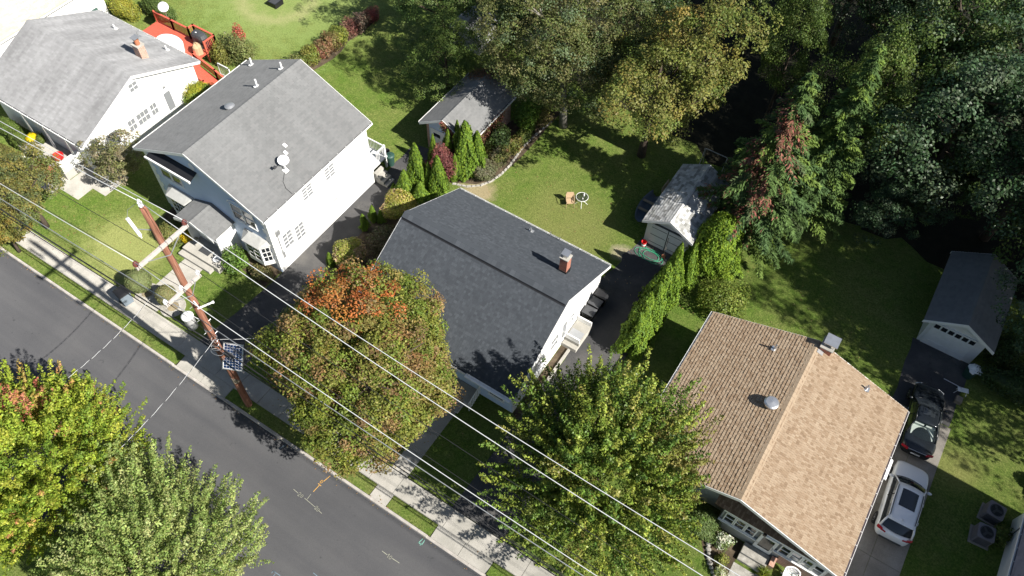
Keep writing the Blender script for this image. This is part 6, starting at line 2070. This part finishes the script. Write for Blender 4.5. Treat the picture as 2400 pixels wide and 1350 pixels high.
# ---- trees behind the lots
FOREST = [(.065, .105, .03), (.05, .085, .025), (.09, .125, .035), (.11, .14, .05)]
t = tree('elm_tree', 'wide olive brown fine leaved tree leaning over the small garage', (-18.9, 38.0, 0))
trunk_obj(t, (-18.9, 38.0, 0), (-19.2, 37.3, 10.3), .26, 10, 3.8, 'bark_grey', seed=30)
dome_crown(t, (-18.7, 37.4, 7.7), (4.9, 4.4, 4.2), 780, 90, .13, [(.125, .135, .048), (.11, .13, .04), (.145, .14, .058), (.09, .12, .04), (.125, .17, .085)], [3, 3, 2, 2, 1.6], seed=31, clr=(.4, .85), lamp=.3, inner=.4, zmin=-.8)
t = tree('maple_tree', 'golden olive maple between the wide olive tree and the dark spruce', (-12.9, 38.6, 0))
trunk_obj(t, (-12.9, 38.6, 0), (-12.9, 38.4, 9.5), .26, 8, 3.8, seed=33)
dome_crown(t, (-13.0, 38.3, 7.5), (3.8, 3.8, 4.1), 400, 96, .16, [(.165, .168, .045), (.14, .160, .038), (.20, .178, .045), (.11, .145, .032)], [3, 3, 1.6, 2], seed=34, clr=(.5, .95), lamp=.34, inner=.3, hot=[((-12.0, 39.0, 11), 1.2, [(.25, .15, .045), (.23, .18, .045)])])
t = tree('spruce_tree', 'dark spruce with reddish creeper climbing its sunlit side', (-4.0, 35.9, 0))
trunk_obj(t, (-4.0, 35.9, 0), (-4.0, 35.9, 13), .24, 0, seed=36)
RED = [(.26, .09, .07), (.22, .12, .08), (.2, .10, .06)]
conifer_crown(t, (-4.0, 35.9, .4), 13.4, 3.8, 36, [(.06, .11, .035), (.08, .135, .036), (.12, .18, .036), (.07, .10, .04)], [3, 3, 1.6, 1], seed=37, leaf=.25, per=165,
              hot=[((-4.6, 33.6, 6.5), 3.0, RED, .9), ((-5.6, 33.8, 3.5), 2.8, RED, .7), ((-4.2, 34.8, 10), 2.2, RED, .8)])
t = tree('spruce_tree', 'second slimmer spruce just behind the red tinged one', (-1.6, 38.6, 0))
trunk_obj(t, (-1.6, 38.6, 0), (-1.6, 38.6, 13.5), .22, 0, seed=38)
conifer_crown(t, (-1.6, 38.6, .4), 14.4, 2.7, 34, [(.065, .115, .032), (.09, .15, .034), (.13, .195, .036)], [3, 2, 1.5], seed=39, leaf=.24, per=140)

protos = []
def forest_tree(label, base, h, r, proto, scale=1.0, rot=0.0, group='dark trees behind the lots'):
    if proto < len(protos):
        src = protos[proto]
        c = src.copy(); col.objects.link(c)
        for ch in src.children:
            d = ch.copy(); col.objects.link(d); d.parent = c
        c.location = base; c.rotation_euler = (0, 0, rot); c.scale = (scale*r/src['r0'], scale*r/src['r0'], h/src['h0'])
        c['label'] = label
        return c
fp = [
 ([(.055, .10, .026), (.042, .075, .023), (.075, .115, .03), (.095, .13, .04)], 'leaf', 60, dict(clr=(.55, 1.15), lamp=.5)),
 ([(.042, .078, .034), (.055, .092, .044), (.032, .062, .024), (.085, .12, .066)], 'leaf_gloss', 62, dict(clr=(.5, 1.1), lamp=.55, inner=.3)),
 ([(.105, .155, .035), (.085, .13, .03), (.13, .175, .045), (.07, .11, .03)], 'leaf', 64, dict(clr=(.6, 1.1), lamp=.4)),
]
spots = [
 # label, x, y, h, r, proto
 ('rounded fresh green tree directly behind the slim spruce', -1.2, 43.0, 12.5, 2.7, 2),
 ('broad silvery green tree at the upper right, largest of the dark wood', 4.2, 43.6, 15, 4.6, 1),
 ('mid green tree at the top edge above the silvery one', 1.8, 48.2, 15, 4.2, 0),
 ('tree with thin grey green crown at the top edge above the spruces', -6.9, 45.6, 12.5, 2.1, 2),
 ('silvery green tree at the right edge, half cut off', 9.2, 44.6, 15, 4.4, 1),
 ('dark tree in the upper right corner', 9.4, 50.0, 15, 4.6, 0),
 ('dark tree at the top edge between golden maple and grey green crown', -11.5, 53.0, 13, 3.4, 0),
 ('dark low crowned tree behind the roof of the windowed garage', 5.2, 44.0, 7.5, 2.6, 0),
 ('dark tree beside the right wall of the windowed garage', 14.7, 35.6, 13, 3.7, 1),
 ('dark tree at the right edge behind the windowed garage', 13.4, 43.2, 14, 4.2, 0),
 ('tall tree beyond the right edge shading the windowed garage', 19.5, 38.6, 17, 4.8, 0),
 ('very tall tree beyond the right edge, its crown high above the ivy bank', 21.0, 33.4, 19, 4.4, 0),
 ('tall tree beyond the right edge shading the silvery crown', 24.5, 41.5, 23, 5.0, 0),
 ('tall tree beyond the right edge farther into the wood', 26.0, 47.5, 25, 5.4, 1),
 ('tall tree beyond the right edge at the back of the wood', 22.0, 53.0, 23, 5.2, 0),
 ('tree beyond the top edge deep in the wood, left of the others there', -6.0, 58.0, 15, 4.4, 0),
 ('tree beyond the top edge deep in the wood, between two others', 2.5, 58.0, 16, 4.8, 0),
 ('tree beyond the top edge deep in the wood, right of the others there', 10.0, 59.0, 18, 5.0, 0),
 ('very tall tree beyond the right edge behind the tallest one', 25.5, 35.4, 23, 5.0, 1),
 ('tree beyond the right edge shading the back lawn', 20.0, 47.0, 16, 5.0, 1),
 ('bright green tree at the top edge left of the wide olive tree', -28.0, 36.6, 6.2, 2.3, 2),
 ('dark green tree at the top edge above the shrub border', -30.8, 40.0, 9.5, 2.9, 0),
 ('dark tree at the top edge behind the wide olive tree', -25.0, 43.5, 13, 4.2, 0),
 ('dark tree at the top edge behind the olive tree and the golden maple', -20.0, 47.2, 14, 4.4, 0),
 ('tree at the top edge right of the grey green crown', -2.6, 53.0, 14, 3.2, 1),
 ('dark green understorey tree between spruce and windowed garage', 2.9, 41.0, 6.0, 2.3, 1),
]
for i, (lab, x, y, h, r, p) in enumerate(spots):
    while len(protos) <= p:
        k = len(protos)
        pal, mt, sd, kw = fp[k]
        t = thing('broadleaf_tree', 'x', 'tree', (0, 0, 0), 'dark trees behind the lots')
        trunk_obj(t, (0, 0, 0), (0, 0, 10), .26, 9, 3.6, seed=sd)
        dome_crown(t, (0, 0, 8.2), (3.9, 3.9, 4.9), 250, 100, .18, pal, seed=sd, mat=mt, zmin=-.75, **kw)
        t['r0'] = 4.2; t['h0'] = 13.2
        t['used'] = 0
        protos.append(t)
    src = protos[p]
    if not src['used']:
        src['used'] = 1
        src.location = (x, y, 0); src.rotation_euler = (0, 0, i*1.3); src.scale = (r/4.2, r/4.2, h/13.2); src['label'] = lab
    else:
        forest_tree(lab, (x, y, 0), h, r, p, 1.0, i*1.3+.4)
for s in protos:
    for k in ('r0', 'h0', 'used'):
        del s[k]
for o in col.objects:
    for k in ('r0', 'h0', 'used'):
        if k in o: del o[k]

# ---- arborvitae rows
G1 = 'arborvitae row beside the driveway of the charcoal roofed house'
row = [(-5.62, 24.4, 4.0, 1.08, 'nearest the street in the row beside the driveway'), (-5.66, 25.4, 4.2, 1.0, 'second from the street in the driveway row'), (-5.55, 26.4, 4.4, 1.05, 'third from the street in the driveway row'),
       (-5.62, 27.35, 4.8, 1.05, 'fourth from the street in the driveway row'), (-5.52, 28.3, 4.9, 1.0, 'fifth from the street in the driveway row'), (-5.7, 29.3, 4.4, .82, 'slim one near the garage end of the driveway row'), (-5.1, 30.0, 4.2, .8, 'last one of the driveway row, nearest the old garage')]
for i, (x, y, h, r, lab) in enumerate(row):
    arborvitae('bright green arborvitae, '+lab, x-.55, y, h*(.92, 1.06, .97, 1.03, .95, 1.05, 1.0)[i], r*.93, G1, i % 3, i*1.7)
G2 = 'arborvitae between the small garage and the charcoal roofed house'
cl = [(-23.75, 27.3, 4.4, .85, 'tall cone arborvitae at the end of the asphalt drive'), (-24.0, 26.3, 2.7, .72, 'shorter rounded arborvitae in front of the tall cone at the drive'), (-22.95, 27.5, 3.0, .5, 'narrow arborvitae between the cones and the red bush'),
      (-22.25, 27.6, 3.9, .78, 'tall cone arborvitae nearest the charcoal roof corner'), (-22.9, 26.5, 2.1, .72, 'low rounded arborvitae touching the charcoal roof edge'), (-22.1, 30.5, 4.6, 1.1, 'tallest arborvitae of the group beside the small garage'), (-21.45, 30.9, 3.8, .8, 'arborvitae tucked right of the tallest one'),
      (-24.1, 29.6, 3.1, .45, 'thin arborvitae in front of the small garage door'), (-23.3, 30.2, 3.5, .52, 'thin arborvitae standing behind the red bush'), (-22.95, 30.8, 4.0, .5, 'arborvitae against the gable of the small garage'), (-22.3, 29.5, 2.4, .45, 'small arborvitae right of the red bush')]
for i, (x, y, h, r, lab) in enumerate(cl):
    arborvitae(lab, x, y, h, r, G2, (i+1) % 3, i*2.1+.5)
G3 = 'small arborvitae along the asphalt driveway'
for i, (x, y, h, r, lab) in enumerate([(-24.75, 26.0, 1.3, .3, 'small cone arborvitae above the pink hydrangea'), (-24.6, 23.6, 1.5, .33, 'small cone arborvitae, upper of the pair by the drive'), (-24.1, 23.75, 1.2, .28, 'small cone arborvitae right of the pair by the drive'), (-24.65, 22.7, 1.5, .34, 'small cone arborvitae, lower of the pair by the drive'),
                                       (-24.55, 19.3, 1.3, .30, 'lone small cone arborvitae left of the front hydrangea'), (-24.2, 21.4, .9, .2, 'tiny arborvitae tip above the front hydrangea')]):
    arborvitae(lab, x, y, h, r, G3, i % 3, i*1.1)
# the wide globe arborvitae by the old garage
t = thing('arborvitae', 'wide egg shaped bright green arborvitae beside the old garage', 'evergreen', (-4.95, 32.9, 0))
pos, nrm, along, cl_, sz, ex = arbor_leaves(18000, 4.3, 2.0, [(.15, .235, .02), (.115, .19, .018), (.19, .27, .026), (.13, .21, .03)], 77, .15, amp=.14, pw=.5)
leaf_obj('foliage', pos+np.array((-4.95, 32.9, 0)), nrm, sz, cl_, t, 'needle', aspect=.5, along=along, extra=(ex[0]+np.array((-4.95, 32.9, 0)), ex[1], ex[2]))
mb = MB(); mb.tube([(-4.95, 32.9, -.1), (-4.95, 32.9, 2)], [.1, .05], 7); mb.build('stem', M['bark'], t)

# ---- shrubs
BARB = [(.20, .065, .06), (.15, .05, .05), (.26, .10, .09), (.12, .06, .04)]
GREY = [(.15, .155, .09), (.12, .135, .06), (.18, .17, .11), (.14, .12, .07)]
MIXG = [(.10, .145, .03), (.13, .17, .04), (.17, .19, .05), (.08, .115, .03)]
HYD = [(.27, .30, .05), (.33, .32, .07), (.50, .34, .24), (.22, .26, .05), (.34, .30, .06)]
YEL = [(.55, .42, .02), (.34, .33, .03), (.13, .18, .03)]
shrub('barberry_bush', 'dark red barberry bush among the arborvitae', 'bush', (-23.15, 29.35, 0), (1.05, 1.0, 1.5), 6200, .10, BARB, shell=.6)
shrub('barberry_bush', 'small red bush at the corner of the small garage drive', 'bush', (-24.3, 29.0, 0), (.35, .4, .6), 900, .09, BARB, shell=.6)
shrub('shrub', 'rounded grey green shrub inside the stone edging', 'bush', (-20.95, 30.9, 0), (.95, .95, .75), 4600, .09, GREY)
shrub('shrub', 'mixed brown and green shrub behind the grey green round one', 'bush', (-20.9, 32.5, 0), (.85, .9, .8), 3400, .11, GREY+MIXG+[(.22, .13, .07)], core=False, shell=.45)
shrub('shrub', 'leafy green shrub in the bed beside the small garage wall', 'bush', (-21.4, 33.4, 0), (.8, 1.0, 1.3), 3400, .13, [(.07, .12, .03), (.10, .15, .04), (.05, .08, .03)], core=False, shell=.45)
shrub('shrub', 'yellowing low shrub by the middle of the stone edging', 'bush', (-20.7, 34.0, 0), (.6, .95, .55), 2600, .12, [(.24, .22, .06), (.15, .19, .04), (.28, .19, .09)], core=False, shell=.4)
shrub('shrub', 'low bright green plants beside the stone edging', 'bush', (-20.5, 35.4, 0), (.55, .9, .5), 2200, .13, MIXG, core=False, shell=.4)
shrub('shrub', 'tall bright green feathery shrub behind the small garage', 'bush', (-20.9, 36.2, 0), (.9, .9, 1.8), 3800, .13, [(.12, .20, .03), (.09, .16, .03)], core=False, shell=.4)
shrub('shrub', 'thin twiggy undergrowth shrub under the wide olive tree', 'bush', (-20.4, 37.4, 0), (.8, 1.2, 1.0), 2200, .12, OLIVE, core=False, shell=.35)
shrub('hydrangea', 'wide hydrangea with faded pink heads beside the asphalt drive', 'bush', (-23.6, 25.1, 0), (1.15, 1.3, .85), 5200, .12, HYD, seed=3)
shrub('hydrangea', 'hydrangea with pink heads nearest the orange maple', 'bush', (-23.75, 20.2, 0), (.95, 1.0, 1.0), 4200, .12, HYD, seed=4)
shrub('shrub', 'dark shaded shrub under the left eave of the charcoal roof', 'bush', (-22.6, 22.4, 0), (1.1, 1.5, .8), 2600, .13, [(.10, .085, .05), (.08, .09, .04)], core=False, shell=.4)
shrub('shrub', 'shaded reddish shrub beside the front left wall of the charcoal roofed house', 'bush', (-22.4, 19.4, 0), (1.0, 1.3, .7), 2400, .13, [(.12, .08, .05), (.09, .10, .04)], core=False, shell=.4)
shrub('shrub', 'airy yellow green bush on the lawn behind the tan roof', 'bush', (-2.95, 29.9, 0), (1.65, 1.5, 1.15), 6200, .12, [(.17, .22, .04), (.21, .25, .05), (.13, .18, .035)], core=False, shell=.35)
# creeper on the small garage
t = thing('creeper', 'red leaved creeper hanging over the gable and wall of the small garage', 'creeper', (-22.3, 32, 0))
n = 4200
a = rng.random(n)
xx = np.where(a < .35, rng.uniform(-24.1, -22.2, n), -22.15+rng.normal(0, .13, n)); yy = np.where(a < .35, 30.6+rng.normal(0, .1, n), rng.uniform(30.6, 35, n))
zz = np.where(a < .35, np.minimum(3.55-(xx+24)*.58-np.abs(rng.normal(0, .4, n)), 3.5), 2.4-np.abs(rng.normal(0, .65, n)))
leaf_obj('foliage', np.stack([xx, yy, np.maximum(zz, .1)], 1), np.stack([rng.normal(.5, .5, n), rng.normal(-.2, .5, n), rng.normal(.6, .4, n)], 1), rng.uniform(.08, .16, n), jitter(palette(n, [(.26, .08, .06), (.3, .14, .1), (.12, .14, .04), (.2, .10, .05)])), t)
mb = MB(); mb.tube([(-22.2, 31, 0), (-22.18, 31.1, 1.2), (-22.1, 31.6, 2.3)], .03, 6); mb.tube([(-22.2, 33, 0), (-22.18, 33.2, 1.4), (-22.1, 33.0, 2.4)], .025, 6); mb.build('stem', M['bark'], t)
t = thing('creeper', 'brown dry vines trailing over the back of the small garage roof', 'creeper', (-24, 36.2, 3.3))
n = 1500
xx = rng.normal(-24.4, .7, n); yy = 36.3+rng.normal(0, .35, n)
zz = 3.6-np.abs(xx+24)*.6+.08+np.abs(rng.normal(0, .06, n))
leaf_obj('foliage', np.stack([xx, yy, zz], 1), np.stack([rng.normal(0, .5, n), rng.normal(0, .5, n), np.ones(n)], 1), rng.uniform(.07, .13, n), jitter(palette(n, [(.24, .10, .06), (.18, .12, .07), (.13, .10, .06)])), t)
mb = MB()
for k in range(14):
    x0 = -25.2+k*.14
    mb.tube([(x0, 36.6, 3.6-abs(x0+24)*.6+.05), (x0+.2, 36.0, 3.6-abs(x0+.2+24)*.6+.1), (x0+.1, 35.3, 3.6-abs(x0+.1+24)*.6+.04)], .012, 4)
mb.build('stem', M['bark_grey'], t)

# border of mixed shrubs between the two back lawns
bd = [(-38.5, 32.1, .75, .8, .7, [(.14, .19, .05), (.17, .17, .06)], 'leafy green shrub at the street end of the back border'), (-38.3, 33.2, .75, .75, .85, [(.16, .20, .04), (.22, .20, .05)], 'yellow green shrub second from the street end of the back border'),
      (-38.1, 34.2, .8, .7, .75, [(.22, .12, .07), (.17, .15, .06), (.25, .10, .07)], 'reddish shrub in the lower half of the back border'), (-38.0, 35.2, .75, .75, .9, [(.19, .17, .06), (.24, .13, .07)], 'brownish shrub in the middle of the back border'),
      (-37.9, 36.2, .75, .7, .85, [(.24, .26, .05), (.15, .18, .04)], 'lime yellow shrub in the middle of the back border'), (-37.8, 37.3, .7, .85, .85, [(.26, .11, .09), (.20, .13, .09)], 'dusky red shrub in the upper half of the back border'),
      (-37.6, 38.4, .65, .8, .8, [(.22, .14, .11), (.17, .14, .10)], 'greyish red shrub near the top of the back border'), (-37.6, 39.6, .6, .9, .7, [(.34, .09, .08), (.27, .12, .08)], 'bright red shrub at the top end of the back border')]
for (x, y, a, b, c, pal, lab) in bd:
    shrub('shrub', lab, 'bush', (x, y, 0), (a, b, c), 2300, .12, pal, group='mixed shrubs of the back border', core=False, shell=.4)
# by the deck
shrub('shrub', 'loose green shrub with red tips beside the red deck', 'bush', (-42.6, 30.3, 0), (1.5, 1.0, 1.3), 4600, .13, [(.17, .19, .06), (.13, .16, .06), (.19, .2, .08)], core=False, shell=.35)
shrub('shrub', 'yellow green shrub at the foot of the red ramp', 'bush', (-43.6, 29.4, 0), (.8, .7, 1.0), 2200, .12, [(.22, .22, .05), (.18, .18, .05)], core=False, shell=.4)
shrub('sumac', 'red leaved sumac standing above the deck shrub', 'bush', (-43.4, 31.3, 0), (.45, .5, 1.25), 700, .15, [(.45, .09, .06), (.38, .12, .08)], core=False, shell=.3, zc=1.0)
shrub('shrub', 'clipped green shrub with yellow margins at the back corner of the pale house', 'bush', (-41.55, 25.3, 0), (.85, 1.15, 1.0), 4600, .10, [(.36, .34, .03), (.12, .19, .03), (.17, .22, .04)], seed=8)
shrub('hedge', 'long clipped dark green hedge behind the pale house', 'hedge', (-51.6, 30.7, 0), (1.9, .65, .85), 5200, .10, [(.12, .17, .05), (.10, .15, .04)], amp=.06)
shrub('shrub', 'golden shrub at the far corner of the pale house', 'bush', (-53.9, 29.2, 0), (1.4, .8, .9), 3200, .11, [(.34, .30, .04), (.24, .25, .04), (.19, .22, .05)])
shrub('shrub', 'dark leafy shrub between the pale roof and the corner house', 'bush', (-53.6, 24.5, 0), (.9, 1.5, 1.3), 3600, .12, [(.10, .15, .04), (.13, .17, .05)])
# front of the pale house
shrub('hedge', 'clipped box hedge at the left end of the pale house porch', 'hedge', (-50.0, 15.7, 0), (1.1, .6, .85), 2800, .09, [(.13, .19, .04), (.11, .16, .04)], amp=.05)
shrub('hedge', 'clipped box hedge between porch flowers and left edge', 'hedge', (-48.55, 15.4, 0), (.8, .55, .75), 2400, .09, [(.14, .19, .04), (.12, .17, .04)], amp=.05)
shrub('shrub', 'olive shrub in front of the porch of the pale house', 'bush', (-48.6, 14.0, 0), (1.3, .6, .6), 3200, .11, OLIVE)
shrub('shrub', 'lime green plant beside the brick steps', 'bush', (-46.3, 14.7, 0), (.35, .35, .45), 700, .11, [(.26, .30, .06), (.2, .26, .05)])
shrub('shrub', 'white flowering plant beside the brick steps', 'bush', (-46.9, 14.6, 0), (.3, .3, .5), 600, .10, [(.6, .6, .5), (.2, .25, .1)])
shrub('shrub', 'blue grey shrub against the sunny wall of the pale house', 'bush', (-41.85, 17.6, 0), (.4, .6, .9), 1500, .09, [(.16, .21, .21), (.13, .18, .17)])
shrub('shrub', 'small green plant on the porch under the pale eave', 'bush', (-47.0, 16.1, .62), (.25, .3, .4), 500, .10, MIXG)
# front of the white house
shrub('shrub', 'rounded olive green shrub left of the portico', 'bush', (-33.9, 15.3, 0), (.75, .8, .85), 3600, .10, [(.15, .17, .05), (.19, .19, .06), (.12, .15, .04)])
shrub('chrysanthemum', 'bright yellow chrysanthemum mound beside the portico', 'flower bush', (-33.15, 15.9, 0), (.6, .6, .6), 2400, .09, [(.65, .48, .02), (.55, .42, .02), (.22, .22, .03)])
shrub('shrub', 'leafy bright green shrub right of the portico', 'bush', (-29.05, 15.9, 0), (.75, .75, 1.1), 2600, .14, [(.10, .18, .03), (.13, .21, .04), (.08, .14, .03)], core=False, shell=.4)
shrub('shrub', 'low brownish shrub at the front corner of the white house', 'bush', (-27.55, 16.3, 0), (.85, .5, .4), 1900, .10, [(.20, .19, .08), (.15, .17, .05), (.24, .19, .10)])
def standard(label, x, y, zc, r, pal, seed):
    t = thing('topiary_tree', label, 'topiary', (x, y, 0))
    mb = MB(); mb.tube([(x, y, -.05), (x+.03, y, .5), (x, y, zc)], [.05, .045, .03], 7); mb.build('trunk', M['bark'], t)
    d = rand_dirs(5200)
    rr = lump(d, amp=.03, seed=seed)*rng.uniform(.9, 1.03, len(d))
    c = np.array((x, y, zc))
    leaf_obj('crown', c + d*r*rr[:, None], d + rng.normal(size=d.shape)*.45, rng.uniform(.05, .09, len(d)), jitter(palette(len(d), pal)), t, extra=core_ellipsoid(c, (r*.93,)*3, pal[0], seed=seed, amp=.03, zmin=-.98))
standard('larger grey green ball topiary nearer the wheeled bin', -32.4, 11.5, 1.25, .74, [(.21, .24, .105), (.18, .215, .085)], 4)
standard('smaller brownish ball topiary near the utility pole', -30.45, 11.72, 1.1, .60, [(.23, .22, .10), (.19, .20, .08)], 5)
# tan-roofed house
shrub('shrub', 'rounded dark green shrub at the left corner of the window porch', 'bush', (1.75, 16.9, 0), (.85, .8, .8), 4200, .08, [(.11, .16, .05), (.13, .18, .06)])
shrub('rose_bush', 'white flowering bush in front of the window porch', 'flower bush', (3.0, 16.75, 0), (.5, .45, .6), 1100, .10, [(.11, .16, .04), (.14, .19, .05), (.7, .7, .62)], [4, 4, 2], core=False, shell=.4)
shrub('shrub', 'low green plant among the bed stones', 'bush', (3.3, 15.9, 0), (.35, .35, .35), 500, .11, [(.16, .20, .04), (.2, .2, .05)], core=False, shell=.4)
shrub('shrub', 'lime leaved plant beside the flagged path', 'bush', (3.55, 15.3, 0), (.35, .3, .35), 500, .11, [(.22, .27, .07), (.5, .5, .4)], core=False, shell=.4)
t = thing('grass_clump', 'spiky green grass clump beside the porch steps', 'ornamental grass', (5.35, 16.45, 0))
n = 420
az = rng.uniform(0, 2*math.pi, n); L = rng.uniform(.25, .6, n); el = rng.uniform(.5, 1.4, n)
dr = np.stack([np.cos(az)*np.cos(el), np.sin(az)*np.cos(el), np.sin(el)], 1)
leaf_obj('blades', np.array((5.35, 16.45, .05))+dr*L[:, None]*.5, np.cross(dr, rand_dirs(n)), L, jitter(palette(n, [(.22, .27, .05), (.17, .24, .04), (.28, .30, .08)])), t, aspect=.07, along=dr)
shrub('shrub', 'row of leafy plants along the back wall of the tan roofed house', 'bush', (6.0, 27.75, 0), (1.7, .5, .75), 2800, .13, MIXG, core=False, shell=.4)
shrub('shrub', 'small vine plant at the back left edge of the tan roof', 'bush', (.6, 27.6, 0), (1.5, .35, .6), 1500, .12, MIXG, core=False, shell=.4)
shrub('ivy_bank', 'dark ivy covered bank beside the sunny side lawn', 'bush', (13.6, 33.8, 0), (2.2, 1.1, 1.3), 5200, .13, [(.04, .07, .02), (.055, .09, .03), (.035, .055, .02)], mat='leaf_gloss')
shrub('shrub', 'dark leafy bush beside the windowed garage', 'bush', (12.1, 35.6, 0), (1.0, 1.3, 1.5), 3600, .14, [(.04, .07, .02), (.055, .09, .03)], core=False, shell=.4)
shrub('shrub', 'small green shrub beside the two air conditioners', 'bush', (14.75, 24.8, 0), (.5, .6, .6), 1300, .11, MIXG, core=False, shell=.4)
shrub('shrub', 'bush at the right edge of the sunny side lawn', 'bush', (16.4, 28.6, 0), (.6, .8, .7), 3000, .13, MIXG)
